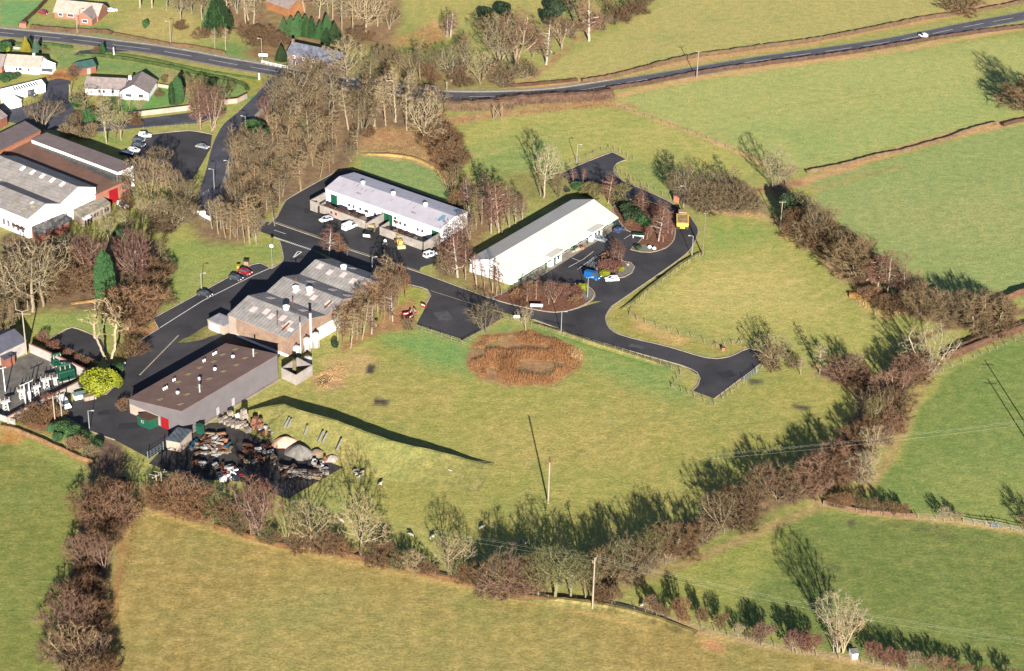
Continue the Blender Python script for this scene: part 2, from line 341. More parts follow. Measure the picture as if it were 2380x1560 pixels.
# short dark strokes in the pasture at bottom right
for s_ in ('1850,1190 1900,1196', '1990,1195 2060,1215', '2010,1205 2090,1222', '1870,1310 1950,1325', '1880,1348 1940,1340 2000,1330', '1920,1372 1960,1368', '2080,1205 2180,1225', '2120,1230 2200,1235', '1850,1360 1880,1372', '2180,1245 2280,1260'):
    stroke(D(s_), 1.5, (98, 92, 52), 3, op=.8)
for k in range(26):                # faint sheep tracks and mowing streaks
    x0 = rng.uniform(1500, 1950); y0 = rng.uniform(590, 740); stroke([(x0, y0), (x0+rng.uniform(40, 90), y0-rng.uniform(20, 50))], 1.5, (200, 178, 104), 3, .9, op=.4)
for k in range(14):
    x0 = rng.uniform(1060, 1500); y0 = rng.uniform(268, 370); stroke([(x0, y0), (x0+80, y0-14), (x0+150, y0-18)], 1.2, (196, 176, 100), 3, .9, op=.35)

for k in range(60):                # terracettes and tyre lines in the lower fields
    x0 = rng.uniform(300, 1500); y0 = 1200+.2*x0+rng.uniform(60, 330); n_ = rng.uniform(60, 260)
    stroke([(x0, y0), (x0+n_*.5, y0+n_*.09), (x0+n_, y0+n_*.2)], .6, (126, 118, 60) if k % 2 else (178, 152, 84), 3, .6, op=.35)
for k in range(46):
    x0 = rng.uniform(-20, 150); y0 = rng.uniform(1080, 1560); stroke([(x0, y0), (x0+70, y0+6)], .8, (88, 104, 44), 3, .2, op=.5)
for k in range(70):
    x0 = rng.uniform(1560, 2330); y0 = rng.uniform(1240, 1520); n_ = rng.uniform(20, 60); stroke([(x0, y0), (x0+n_, y0+rng.uniform(-16, 14))], .7, (82, 100, 46) if k % 3 else (150, 146, 72), 3, .2, op=.5)
for k in range(70):
    x0 = rng.uniform(800, 1750); y0 = rng.uniform(900, 1180); n_ = rng.uniform(25, 80); stroke([(x0, y0), (x0+n_, y0+n_*rng.uniform(-.5, -.1))], .7, (122, 124, 58) if k % 3 else (186, 166, 92), 3, .5, op=.45)
for k in range(50):
    x0 = rng.uniform(1950, 2360); y0 = rng.uniform(330, 660); stroke([(x0, y0), (x0+50, y0-12)], .8, (116, 134, 66) if k % 2 else (168, 170, 100), 4, .3, op=.4)
for s_ in ('1480,1120 1700,1080 1900,1000', '1480,1126 1700,1087 1900,1008', '820,960 1000,985 1300,960 1560,900', '2000,560 2120,600 2300,600', '1560,300 1800,250 2200,200'):
    stroke(D(s_), 1.0, (128, 126, 58), 3, .3, op=.4)

for s_ in ('637,518 747,556 815,582', '973,633 1064,666 1159,700 1230,717', '1421,713 1408,735 1411,755 1426,771 1460,784 1552,806 1644,832 1696,829 1742,810', '1421,713 1447,695 1568,611 1605,579 1620,548 1622,532 1602,501 1552,467 1500,443 1447,420 1427,399', '1240,745 1369,790 1547,842 1591,855 1622,872 1620,896 1609,910', '1660,930 1773,845', '1440,360 1424,352 1348,381', '899,653 960,664 994,674 1001,688 985,705', '356,738 450,697 587,613', '115,789 167,761 234,787', '354,312 440,304 493,313 488,345', '152,972 210,1004 267,1025', '0,66 170,80 340,103 520,133 610,148', '0,86 170,103 350,127 610,172'):
    stroke(D(s_), 2.2, (148, 124, 84), 2.5, .6, op=.75, rag=.35)
ZZ = (vnoise(XX, YY, 17, 5)+.5*vnoise(XX, YY, 7, 6)-.75)*.0 - .0
me = bpy.data.meshes.new('ground')
idx = np.arange(nx*ny).reshape(ny, nx)
q = np.stack([idx[:-1, :-1], idx[:-1, 1:], idx[1:, 1:], idx[1:, :-1]], -1).reshape(-1, 4)
me.vertices.add(nx*ny); me.vertices.foreach_set('co', np.stack([XX, YY, ZZ], -1).ravel().astype(np.float32))
me.loops.add(q.size); me.loops.foreach_set('vertex_index', q.ravel().astype(np.int32))
me.polygons.add(len(q)); me.polygons.foreach_set('loop_start', np.arange(0, q.size, 4, dtype=np.int32)); me.polygons.foreach_set('loop_total', np.full(len(q), 4, np.int32))
me.update(); me.validate()
at = me.color_attributes.new('cover', 'FLOAT_COLOR', 'POINT')
at.data.foreach_set('color', np.concatenate([TINT, DRY[:, None]], 1).ravel().astype(np.float32))
gm = bpy.data.materials.new('grass_cover'); gm.use_nodes = True; n = gm.node_tree; L = n.links.new
bs = n.nodes['Principled BSDF']; bs.inputs['Roughness'].default_value = .9; bs.inputs['Specular IOR Level'].default_value = .08
ca = n.nodes.new('ShaderNodeVertexColor'); ca.layer_name = 'cover'; tc = n.nodes.new('ShaderNodeTexCoord')
def noise(scale, det=4, rough=.6, vec=None, dist=0):
    q = n.nodes.new('ShaderNodeTexNoise'); q.inputs['Scale'].default_value = scale; q.inputs['Detail'].default_value = det
    q.inputs['Roughness'].default_value = rough; q.inputs['Distortion'].default_value = dist; L(vec or tc.outputs['Object'], q.inputs['Vector']); return q.outputs['Fac']
def mrange(sock, a, b, c, d):
    q = n.nodes.new('ShaderNodeMapRange'); q.inputs['From Min'].default_value = a; q.inputs['From Max'].default_value = b
    q.inputs['To Min'].default_value = c; q.inputs['To Max'].default_value = d; L(sock, q.inputs['Value']); return q.outputs['Result']
def mixc(f, a, b, bt='MIX'):
    q = n.nodes.new('ShaderNodeMix'); q.data_type = 'RGBA'; q.blend_type = bt
    for k_, v_ in (('Factor', f), ('A', a), ('B', b)):
        if hasattr(v_, 'links'): L(v_, q.inputs[k_])
        else: q.inputs[k_].default_value = v_ if k_ == 'Factor' else (*v_, 1)
    return q.outputs['Result']
def mth(op, a, b):
    q = n.nodes.new('ShaderNodeMath'); q.operation = op
    for i_, v_ in enumerate((a, b)):
        if hasattr(v_, 'links'): L(v_, q.inputs[i_])
        else: q.inputs[i_].default_value = v_
    return q.outputs[0]
mp = n.nodes.new('ShaderNodeMapping'); mp.inputs['Scale'].default_value = (1, .28, 1); mp.inputs['Rotation'].default_value = (0, 0, 1.0); L(tc.outputs['Object'], mp.inputs['Vector'])
n_big = noise(.045, 4, .6); n_mid = noise(.35, 5, .7); n_fine = noise(1.5, 4, .8); n_str = noise(.22, 4, .7, mp.outputs[0], .4)
straw = mrange(mth('ADD', n_mid, mth('MULTIPLY', n_str, .9)), .82, 1.16, 0, 1)
c1 = mixc(mth('MULTIPLY', straw, mth('MULTIPLY', ca.outputs['Alpha'], .62)), ca.outputs['Color'], AF(200, 170, 108))
c1 = mixc(mth('MULTIPLY', mrange(n_big, .5, .72, 0, 1), .35), c1, AF(124, 142, 80))
val = mth('MULTIPLY', mrange(n_fine, .25, .75, .55, 1.38), mrange(n_mid, .25, .75, .84, 1.14))
vc = n.nodes.new('ShaderNodeCombineColor'); [L(val, vc.inputs[i]) for i in range(3)]
L(mixc(1.0, c1, vc.outputs[0], 'MULTIPLY'), bs.inputs['Base Color'])
bp = n.nodes.new('ShaderNodeBump'); bp.inputs['Strength'].default_value = .8; bp.inputs['Distance'].default_value = .16
L(mth('ADD', mth('MULTIPLY', n_fine, .5), mth('MULTIPLY', n_mid, 1.6)), bp.inputs['Height']); L(bp.outputs[0], bs.inputs['Normal'])
me.materials.append(gm); gob = bpy.data.objects.new('ground', me); sc.collection.objects.link(gob); gob['kind'] = 'structure'
# ================================================================ ROADS
M_ASPH = mat('asphalt_dark', AF(70, 67, 69), .8, .2, .09, spec=.2, fine=(3, .4))
M_ROAD = mat('asphalt_road', AF(94, 92, 96), .8, .14, .2, spec=.2, fine=(4, .3))
M_LANE = mat('asphalt_old', AF(80, 79, 88), .85, .2, .15, spec=.2, fine=(4, .3))
M_PATH = mat('pavement_slabs', AF(152, 142, 126), .9, .15, .5, fine=(3, .2))
def grassmat(name, col, dry=.4):
    m = gm.copy(); m.name = name
    for nd in list(m.node_tree.nodes):
        if nd.type == 'VERTEX_COLOR':
            rgb = m.node_tree.nodes.new('ShaderNodeRGB'); rgb.outputs[0].default_value = (*AF(*col), 1); v = m.node_tree.nodes.new('ShaderNodeValue'); v.outputs[0].default_value = dry
            for l in list(nd.outputs['Color'].links): m.node_tree.links.new(rgb.outputs[0], l.to_socket)
            for l in list(nd.outputs['Alpha'].links): m.node_tree.links.new(v.outputs[0], l.to_socket)
            m.node_tree.nodes.remove(nd)
    return m
GM_VERGE = grassmat('verge_grass', (110, 110, 62), .45)
M_KERB = mat('kerb_concrete', AF(158, 146, 128), .9, .15, .6)
M_PAINT = mat('road_paint', AF(214, 210, 204), .7, .12, 1.2)
M_GRAVEL = mat('yard_dirt', AF(66, 60, 58), .95, .22, .3, fine=(3, .4), bump=.05)
def sheet(name, tagd, s, z, m):
    b = MB(); b.sheet([(p.x, p.y) for p in GP(tagd, s)], z); return struct(name, b, m)
def kerb(pts, wdt=.28, h=.13, name='kerb'):
    b = MB(); b.wallstrip(smooth_line([(p.x, p.y) for p in pts], 2), wdt, 0, h); return struct(name, b, M_KERB)
main_c = smooth_line(GP('D', '-120,64 0,75.5 170,92 262,104 350,115 446,131 524,146 613,161 720,180 850,200 1015,222 1160,224 1290,217 1408,200 1605,168 1766,141 2029,104 2144,83 2262,59 2380,37 2520,8'), 5)
b = MB(); b.ribbon(main_c, 8.2, .03); struct('main_road', b, M_ROAD)
b = MB()
acc = 0; dash = []                 # centre line dashes
for i in range(len(main_c)-1):
    if i % 3 != 2: b.ribbon(main_c[i:i+2], .22, .036)
struct('lane_markings', b, M_PAINT)
b = MB()
for s_ in (1, -1): b.ribbon(offset(main_c, 3.7*s_), .13, .036)
struct('edge_markings', b, M_PAINT)
b = MB(); nn = 46; b.wallstrip(offset(main_c[:nn], 5.3), 1.8, 0, .12); struct('roadside_path', b, M_PATH)
acc_c = smooth_line(GP('D', '650,182 622,215 575,262 542,290 524,320 513,350 506,380 498,410 487,440 481,468 495,494 530,510 575,524 600,530'), 3)
b = MB(); b.ribbon(acc_c, 6.2, .034); struct('access_road', b, M_LANE)
b = MB(); b.ribbon(offset(acc_c, 3.9), 1.5, .05); struct('access_path', b, M_PATH)
sheet('estate_road', 'D', '590,512 637,518 747,556 815,582 973,633 1064,666 1159,700 1230,717 1290,726 1345,716 1400,700 1421,713 1408,735 1411,755 1426,771 1460,784 1552,806 1644,832 1696,829 1742,810 1787,826 1773,842 1660,927 1609,908 1626,891 1626,874 1591,852 1547,839 1369,788 1256,750 1238,742 1200,735 1093,705 994,674 899,653 724,579 634,549 580,530', .030, M_ASPH)
sheet('lorry_yard', 'D', '994,674 1093,705 1165,728 1172,738 1075,789 968,754 985,722 1001,690', .034, M_ASPH)
sheet('loop_road', 'D', '1340,719 1376,702 1400,700 1421,713 1447,695 1568,611 1605,579 1620,548 1622,532 1602,501 1552,467 1500,443 1447,420 1427,399 1434,380 1455,372 1440,362 1424,354 1348,383 1298,406 1330,425 1395,427 1418,470 1430,495 1420,530 1295,618 1256,643 1210,664 1235,690 1290,724', .034, M_ASPH)
sheet('service_road', 'D', '650,558 700,570 724,579 760,600 745,612 560,745 535,770 655,800 650,830 470,900 330,960 430,1010 383,1040 346,1065 267,1023 210,1002 152,970 170,930 246,918 275,886 288,860 291,836 315,800 336,784 370,764 356,740 587,615 605,612 631,625 657,607 656,585', .034, M_ASPH)
sheet('workshop_forecourt', 'D', '637,518 624,522 645,503 666,465 773,404 808,394 835,398 1098,492 1100,520 1024,580 1012,611 978,622 973,633 815,582 747,556', .034, M_ASPH)
sheet('works_yard', 'D', '383,1038 440,1000 475,985 510,982 580,1008 650,1030 700,1050 790,1075 800,1085 668,1160 560,1120 440,1112 346,1078', .038, M_GRAVEL)
sheet('small_car_park', 'D', '115,789 167,761.6 234,787 246,813 232,841 210,834', .03, M_ASPH)
sheet('village_lane', 'D', '108,189 136,182 165,188 160,210 158,232 180,262 240,288 328,276 443,262 500,250 525,262 470,285 440,288 336,296 240,306 160,304 110,302 60,290 -40,275 -40,238 60,246 95,235 105,210', .03, M_LANE)
sheet('factory_car_park', 'D', '354,312 440,304 493,313 489,345 470,380 452,410 440,425 340,425 290,385 306,335', .03, M_ASPH)
sheet('driveway', 'D', '172,128 185,118 262,110 320,118 250,122 205,130', .026, M_LANE)
sheet('building_pavement', 'D', '1212,669 1256,644 1295,619 1360,578 1402,553 1438,526 1400,500 1180,650', .05, M_PATH)
sheet('grass_verge', 'D', '412,797 424,789 440,783 462,768 480,757 492,760 505,764 511,775 500,780 490,782 470,790 440,796', .05, GM_VERGE)
# kerbs
for s_ in ('637,518 747,556 815,582 973,633 1064,666 1159,700 1230,717 1290,726 1345,716 1377,697 1382,682 1366,666 1340,655',
           '1421,713 1408,735 1411,755 1426,771 1460,784 1552,806 1644,832 1696,829 1742,810 1787,826', '1421,713 1447,695 1568,611 1605,579 1620,548 1622,532 1602,501 1552,467 1500,443 1447,420 1427,399 1434,380 1455,372',
           '1240,743 1369,788 1547,839 1591,852 1620,866 1627,880 1622,896 1609,908', '1660,927 1773,842', '1440,362 1424,354 1348,383 1298,406', '899,653 960,664 994,674 1001,688 988,705',
           '356,740 587,615 605,612 631,625', '631,625 657,607 656,585 650,560', '370,764 336,784 315,800', '152,970 210,1002 267,1023', '288,850 275,886 246,918', '624,522 645,503 666,465 773,404', '115,789 167,761.6 234,787', '354,312 440,304 493,313', '325,872 415,780'):
    kerb(GP('D', s_))
b = MB(); b.ribbon([(p.x, p.y) for p in GP('D', '356,741 369,765')], .12, .04)
b.ribbon([(p.x, p.y) for p in GP('D', '372,762 470,700 590,640 640,618')], .25, .0415)       # edge of the parking lane
for k in range(20):                # give-way dashes at the junction
    t = k/20; P = g1('D', 636+88*t, 552+29*t); Q_ = g1('D', 636+88*(t+.028), 552+29*(t+.028)); b.ribbon([(P.x, P.y), (Q_.x, Q_.y)], .7, .0415)
for (xa, ya, xb, yb) in ((637, 535, 664, 544),): b.ribbon([tuple(g1('D', xa, ya))[:2], tuple(g1('D', xb, yb))[:2]], .2, .0415)
tri = GP('b2', '385,860 465,805 430,800')
for i in range(3): b.ribbon([tuple(tri[i-1])[:2], tuple(tri[i])[:2]], .35, .0455)
for s_ in ('b3:620,940 750,870 840,800', 'b3:700,960 860,840', 'b3:1110,690 1190,640', 'b3:780,905 870,850', 'b3:720,885 650,860'):
    t_, q_ = s_.split(':'); b.ribbon([(p.x, p.y) for p in GP(t_, q_)], .16, .0415)
struct('bay_markings', b, M_PAINT)
b = MB(); b.ribbon([(p.x, p.y) for p in GP('D', '1001,676 1093,705 1180,732')], .22, .0415); b.ribbon([(p.x, p.y) for p in GP('D', '640,516 750,553 815,579 973,630')], .25, .0455); struct('channel_line', b, M_KERB)

M_PATCH = mat('asphalt_patch', AF(84, 82, 82), .85, .2, .6, fine=(5, .3)); M_PATCHD = mat('asphalt_new', AF(46, 45, 49), .8, .15, .6, fine=(5, .3))
for k, (x, y, w_, l_, an) in enumerate(((860, 622, 1.4, 7, -.35), (1110, 700, 2, 5, -.35), (1300, 752, 1.2, 9, -.35), (1480, 805, 1.8, 4, -.3), (1690, 870, 3, 4, .5), (1540, 640, 1.2, 5, .75), (430, 880, 2.5, 8, .75), (300, 990, 3, 5, .2), (690, 600, 1.5, 4, .6), (1030, 735, 5, 4, .3), (900, 575, 2, 6, -.35), (720, 490, 4, 3, .2), (1420, 400, 2, 3, .4), (1330, 660, 2, 4, .5), (240, 960, 2, 3, .4))):
    P = G(x, y); b = MB(); c_, s__ = math.cos(an), math.sin(an); b.sheet([(P.x+(a*l_*c_-q*w_*s__)/2+R.uniform(-.2, .2), P.y+(a*l_*s__+q*w_*c_)/2+R.uniform(-.2, .2)) for a, q in ((-1, -1), (1, -1), (1, 1), (-1, 1))], .0395); struct('road_patch', b, M_PATCHD if k % 3 else M_PATCH)
# planted beds on the estate
M_BARK = mat('bark_mulch', AF(128, 84, 58), .95, .3, 1.2, fine=(3, .4), bump=.1)
M_STONE = mat('bed_gravel', AF(128, 124, 112), .95, .2, 2, fine=(4, .3))
BEDS = {'n': 'b3:1060,520 1130,610 1200,640 1275,680 1240,720 1170,785 1260,805 1350,808 1480,770 1555,690 1565,560 1540,490 1450,400 1200,330 1130,355 1010,410 1040,480',
        'm': 'b3:865,955 960,870 1090,880 1170,900 1205,940 1180,990 1120,1025 1060,1037 950,1015', 'l': 'b3:-60,1210 0,1240 270,1305 500,1340 700,1300 830,1220 850,1170 790,1110 700,1085 560,1090 430,1075 300,1070 200,1085 120,1130'}
for k_, s_ in BEDS.items():
    t_, q_ = s_.split(':'); P = GP(t_, q_); xy = smooth_line([(p.x, p.y) for p in P]+[(P[0].x, P[0].y)], 2)[:-1]
    b = MB(); b.prism(xy, 0, .12); struct('planting_bed', b, M_BARK); b = MB(); b.wallstrip(xy+xy[:1], .3, 0, .16); struct('bed_kerb', b, M_KERB)
for s_ in ('b3:1080,960 1170,905 1198,945 1175,985 1100,1020 1040,1025', 'b3:740,1130 790,1118 840,1170 822,1212 770,1240 745,1190', 'b3:1195,770 1280,740 1400,770 1350,800 1260,798 1190,785'):
    t_, q_ = s_.split(':'); sheet('bed_gravel', t_, q_, .124, M_STONE)
# the grass bank behind the yard: a ridge whose far side falls away from the sun
def bank(name, line, hs, near, far, m, z0=0):
    P = smooth_line([(p.x, p.y) for p in line], 2); n = len(P); b = MB(); prof = ((-near, 0), (-near*.45, .55), (-.5, 1), (.3, 1), (far, 0)); k = len(prof); vs = []
    L_ = [offset(P, p[0]) for p in prof]
    for i in range(n):
        t = i/(n-1)*(len(hs)-1); j = min(int(t), len(hs)-2); h = hs[j]*(1-(t-j))+hs[j+1]*(t-j)
        for q_ in range(k): vs.append((L_[q_][i][0], L_[q_][i][1], z0-.03+prof[q_][1]*(h*(1+.05*(R.random()-.5)))))
    b.add(vs, [(i*k+q_, (i+1)*k+q_, (i+1)*k+q_+1, i*k+q_+1) for i in range(n-1) for q_ in range(k-1)]); return struct(name, b, m)
GM_BANK = grassmat('bank_grass', (128, 127, 72), .5); GM_TAN = grassmat('rough_bank', (104, 95, 56), .6); GM_EARTH = grassmat('bare_bank', (150, 118, 74), .6)
_hs = (.5, 1.8, 3.1, 3.5, 3.5, 3.5, 3.4, 3.3, 3.1, 2.8, 2.4, 1.9, 1.2, .3); _lp = DP('c2', '-70,850 0,760 100,715 200,700 300,708 450,780 700,850 900,925 1100,1000 1300,1068 1450,1108 1600,1140 1800,1195 2150,1280')
bank('grass_bank', [G(x, y, h) for (x, y), h in zip(_lp, _hs)], _hs, 12, 2.8, GM_BANK)
bank('field_bank', GP('D', '1150,1374 1250,1388 1330,1400 1400,1410 1480,1427 1560,1450 1620,1470'), (.1, .5, .8, .9, .9, .7, .1), 2.2, .8, GM_TAN)
bank('stream_bank', GP('D', '838,357 880,360 920,363 960,369 1000,385 1030,408 1052,440'), (.2, .7, .7, .6, .8, .7, .2), .9, .8, GM_EARTH)
bank('field_bank', GP('D', '165,706 230,698 300,690 350,684'), (.2, .5, .5, .2), .9, .6, GM_EARTH)

bank('field_bank', GP('b3', '1080,1318 1180,1262 1290,1170 1400,1085 1460,1040 1570,955 1680,880 1790,808'), (.3, .8, .8, .8, .8, .8, .7, .3), 1.3, .7, GM_VERGE)  # low ridge added to cast the dark band along the fence
bank('road_bank', GP('D', '1240,753 1300,772 1369,796 1460,824 1547,850'), (.3, .7, .7, .7, .3), 1.2, .7, GM_VERGE)  # added ridge; its shade stands in for the fence's shadow by the road
# ================================================================ BUILDINGS
M_WHITE = mat('white_render', (.60, .575, .56), .8, .08, .4, fine=(2, .06))
M_CREAMW = mat('cream_render', AV(232, 208, 188), .85, .12, .4)
M_BUFF = mat('buff_brick', AV(214, 176, 150), .9, .14, .5, fine=(3, .2))
M_BRICK = mat('red_brick', AV(206, 128, 102), .9, .14, .6, fine=(4, .25))
M_PINK = mat('pink_brick', AV(226, 150, 122), .9, .1, .6, fine=(4, .2))
M_STONEW = mat('rubble_stone', AV(190, 164, 148), .95, .25, .9, fine=(2, .4))
M_CONC = mat('concrete_wall', (.165, .142, .125), .9, .16, .35, fine=(2, .15))
M_LGREY = mat('light_metal', AV(236, 232, 230), .5, .05, 1)
M_DARK = mat('dark_opening', (.012, .012, .015), .5, .1, 1)
M_GLASS = mat('window_glass', (.03, .035, .045), .12, .1, 1, spec=.6)
M_GREEN = mat('green_paint', AV(38, 112, 86), .5, .1, 1)
M_RED = mat('red_paint', AV(206, 36, 46), .5, .08, 1)
M_TIMB = mat('weathered_timber', AV(196, 170, 140), .9, .2, 2)
M_DTIMB = mat('brown_timber', AV(120, 84, 66), .9, .25, 1.5)
M_COWL = mat('white_cowl', (.55, .54, .53), .6, .05, 1)
M_SKYL = mat('roof_light', AF(196, 178, 172), .5, .12, 1)
M_RUST = mat('rusty_metal', AV(150, 88, 62), .85, .25, 2)
def xy(p): return (p[0], p[1])
class Fr:
    def __init__(s, O, A_, B_):    # O corner, A_ end of the long side, B_ end of the short side (ground xy)
        s.O = Vector((O.x, O.y, 0)); u = Vector((A_.x, A_.y, 0))-s.O; v = Vector((B_.x, B_.y, 0))-s.O
        s.L = u.length; s.W = v.length; s.U = u.normalized(); s.V = v.normalized(); s.ang = math.atan2(u.y, u.x)
    def p(s, a, b, z=0): q = s.O+s.U*a+s.V*b; return (q.x, q.y, z)
    def poly(s, a0, a1, b0, b1): return [xy(s.p(a0, b0)), xy(s.p(a1, b0)), xy(s.p(a1, b1)), xy(s.p(a0, b1))]
    def blk(s, mb, a0, a1, b0, b1, z0, z1): mb.prism(s.poly(a0, a1, b0, b1), z0, z1); return mb
def shell(fr, prof, wall_m, roof_m, par, ov=.3, a0=0, a1=None, th=.14, wname='wall', rname='roof', dz=0, ovf=None):
    a1 = fr.L if a1 is None else a1
    b = MB(); n = len(prof); vs = [fr.p(a, q[0], z) for a in (a0, a1) for q in prof for z in (0, q[1])]
    def ix(e, i, t): return (e*n+i)*2+t
    fs = [tuple([ix(0, 0, 0)]+[ix(0, i, 1) for i in range(n)]+[ix(0, n-1, 0)]), tuple(([ix(1, 0, 0)]+[ix(1, i, 1) for i in range(n)]+[ix(1, n-1, 0)])[::-1]),
          (ix(0, 0, 0), ix(1, 0, 0), ix(1, 0, 1), ix(0, 0, 1)), (ix(0, n-1, 0), ix(0, n-1, 1), ix(1, n-1, 1), ix(1, n-1, 0))]
    b.add(vs, fs); wall = b.build(wname, wall_m, par)
    r = MB(); pr = [list(q) for q in prof]
    for e, o_ in ((0, 1), (-1, -2)):           # run the slope out past the wall
        dx = pr[e][0]-pr[o_][0]; dz_ = pr[e][1]-pr[o_][1]; l = abs(dx) or 1; k_ = ovf if ovf and e == 0 else ov; pr[e] = [pr[e][0]+dx/l*k_, pr[e][1]+dz_/l*k_]
    vs = []
    for a in (a0-ov, a1+ov):
        for q in pr: vs += [fr.p(a, q[0], q[1]+.02+dz), fr.p(a, q[0], q[1]+th+dz)]
    fs = []
    for i in range(n-1): fs += [(ix(0, i, 1), ix(0, i+1, 1), ix(1, i+1, 1), ix(1, i, 1)), (ix(0, i, 0), ix(1, i, 0), ix(1, i+1, 0), ix(0, i+1, 0)),
                                (ix(0, i, 0), ix(0, i+1, 0), ix(0, i+1, 1), ix(0, i, 1)), (ix(1, i, 0), ix(1, i, 1), ix(1, i+1, 1), ix(1, i+1, 0))]
    fs += [(ix(0, 0, 0), ix(0, 0, 1), ix(1, 0, 1), ix(1, 0, 0)), (ix(0, n-1, 0), ix(1, n-1, 0), ix(1, n-1, 1), ix(0, n-1, 1))]
    r.add(vs, fs); roof = r.build(rname, roof_m, par); return wall, roof
def zprof(prof, b):
    for (b0, z0), (b1, z1) in zip(prof, prof[1:]):
        if b0 <= b <= b1: return z0+(z1-z0)*(b-b0)/(b1-b0)
    return prof[-1][1]
def onroof(fr, prof, a0, a1, b0, b1, name, m, par, up=.17, th=.06):     # a panel lying on the slope
    b = MB(); vs = [fr.p(a, bb, zprof(prof, bb)+up+t) for t in (0, th) for a, bb in ((a0, b0), (a1, b0), (a1, b1), (a0, b1))]
    b.add(vs, [(3, 2, 1, 0), (4, 5, 6, 7), (0, 1, 5, 4), (1, 2, 6, 5), (2, 3, 7, 6), (3, 0, 4, 7)]); return b.build(name, m, par)
def front(fr, a, w, z0, z1, name, m, par, b=0, out=.06):    # panel on the front wall
    q = MB(); fr.blk(q, a, a+w, b-out, b+.05, z0, z1); o = q.build(name, m, par)
    return o
def gable(fr, bb, w, z0, z1, name, m, par, a=None, out=.06):            # panel on the far-right end wall
    a = fr.L if a is None else a; q = MB(); fr.blk(q, a-.05, a+out, bb, bb+w, z0, z1); return q.build(name, m, par)
def sub(mb, name, m, part, par):   # a sub-part: coordinates are the world's, the thing stands unrotated at par.location
    return mb.build(name, m, part, org=tuple(par.location))
def cowl(fr, prof, a, b, par, r=.55, h=.9, name='roof_vent', m=None):
    z = zprof(prof, b); q = MB(); c = fr.p(a, b, z-.1); q.lathe(c, [(r*.8, 0), (r*.8, h*.55), (r, h*.6), (r, h*.85), (r*.4, h)], 10); return q.build(name, m or M_COWL, par)
def stack(fr, prof, a, b, par, r=.16, h=2, name='flue', m=None, n=1):
    o = None
    for k in range(n):
        q = MB(); c = fr.p(a+.6*k, b, zprof(prof, b)-.1); q.tube(c, (c[0], c[1], c[2]+h), r, r, 8); q.lathe((c[0], c[1], c[2]+h), [(r*1.5, -.12), (r*1.5, 0), (r*.3, .15)], 8); o = q.build(name, m or M_LGREY, par)
    return o
# ---- white workshop with the pale metal roof
zE = 4.5
fr = Fr(g1('D', 757, 438.5, zE), g1('D', 1023, 532.6, zE), g1('D', 825.5, 401, zE)); fr.W = (g1('D', 1092.3, 494.8, zE)-g1('D', 1023, 532.6, zE)).length
F1 = fr; a_ = fr.ang
t = thing('workshop', 'long white workshop with a pale lilac metal roof and walled bays along its front', 'workshop', fr.p(0, 0))
M_LILAC = mat('pale_metal_roof', AF(184, 177, 184), .5, .06, .25, spec=.4, stripe=(a_, .9, .12))
prof = [(0, zE), (fr.W*.5, zE+1.35), (fr.W, zE)]
shell(fr, prof, M_WHITE, M_LILAC, t, .25)
for k in (.2, .47, .75): cowl(fr, prof, fr.L*k, fr.W*.53, t, .7, 1.2)
for k in (.24, .72): stack(fr, prof, fr.L*k, fr.W*.17, t, .12, .5, 'vent_pipe', mat('grey_pipe', AV(150, 145, 150), .6), 3)
M_RST = mat('rust_stain', AF(140, 118, 110), .8, .2, 1.5, col2=AF(184, 176, 180))
for k in range(20):
    a0 = fr.L*(.05+.045*k)+R.uniform(-.5, .5); b0 = fr.W*R.choice((.18, .3, .36, .62, .7)); onroof(fr, prof, a0, a0+.5, b0, b0+R.uniform(1, 2.2), 'roof_sheet', M_RST, t, .145, .012)
M_TEAL = mat('teal_sheet', AF(96, 142, 156), .5, .2, 1)
onroof(fr, prof, fr.L*.925, fr.L*.95, fr.W*.2, fr.W*.42, 'roof_light', M_TEAL, t); onroof(fr, prof, fr.L*.93, fr.L*.955, fr.W*.74, fr.W*.92, 'roof_light', M_TEAL, t)
for a0, w in ((.045, 2.6), (.5, 2.4), (.545, 2.2), (.93, 2.6)): front(fr, fr.L*a0, w, .05, 3.4, 'door', M_GREEN, t)
for a0 in (.2, .24, .3, .345, .36, .43, .6, .65, .69, .8, .84): front(fr, fr.L*a0, .9, 1.3, 2.3, 'window', M_GLASS, t)
WALLS = []                         # the walled bays in front
def yardwall(label, pts, h, m=M_CONC, w=.28, z0=0, name='yard_wall', cop=None, cat='wall'):
    c = pts[0]; t_ = thing(name, label, cat, (c[0], c[1], 0)); b_ = MB(); b_.wallstrip(pts, w, z0, h); b_.build('wall', m, t_)
    if cop: b_ = MB(); b_.wallstrip(pts, w+.14, h+.003, h+.12); b_.build('coping', cop, t_)
    return t_
L_ = fr.L; p2 = lambda a, b: xy(fr.p(a, b))
yardwall('tall pale screen wall at the left end of the white workshop', [p2(-.15, -.3), p2(-.15, -7.4), p2(2.6, -7.4)], 3.2, cop=M_CONC)
yardwall('bay wall with red marks behind the white car at the white workshop', [p2(3.2, -4), p2(3.2, -6.8), p2(21.8, -6.8)], 2.5, cop=M_CONC)
yardwall('tall dividing wall at the middle of the white workshop', [p2(L_*.52, -.3), p2(L_*.52, -9)], 3.2, cop=M_CONC)
yardwall('bay wall behind the yellow digger at the white workshop', [p2(L_*.605, -2.5), p2(L_*.605, -7), p2(L_*.965, -7)], 2.5, cop=M_CONC)
yardwall('tall pale end wall at the right of the white workshop', [p2(L_+.15, -.3), p2(L_+.15, -8.4)], 3.4, cop=M_CONC)
for k, a0 in enumerate((7.5, 9.3)):
    b = MB(); fr.blk(b, a0, a0+.8, -7.0, -6.95, 1.1, 1.9); tag(b.build('wall_sign', M_RED, org=fr.p(a0, -7, 0)), ('left' if k == 0 else 'right')+' of the two small red signs on the bay wall of the white workshop', 'sign')
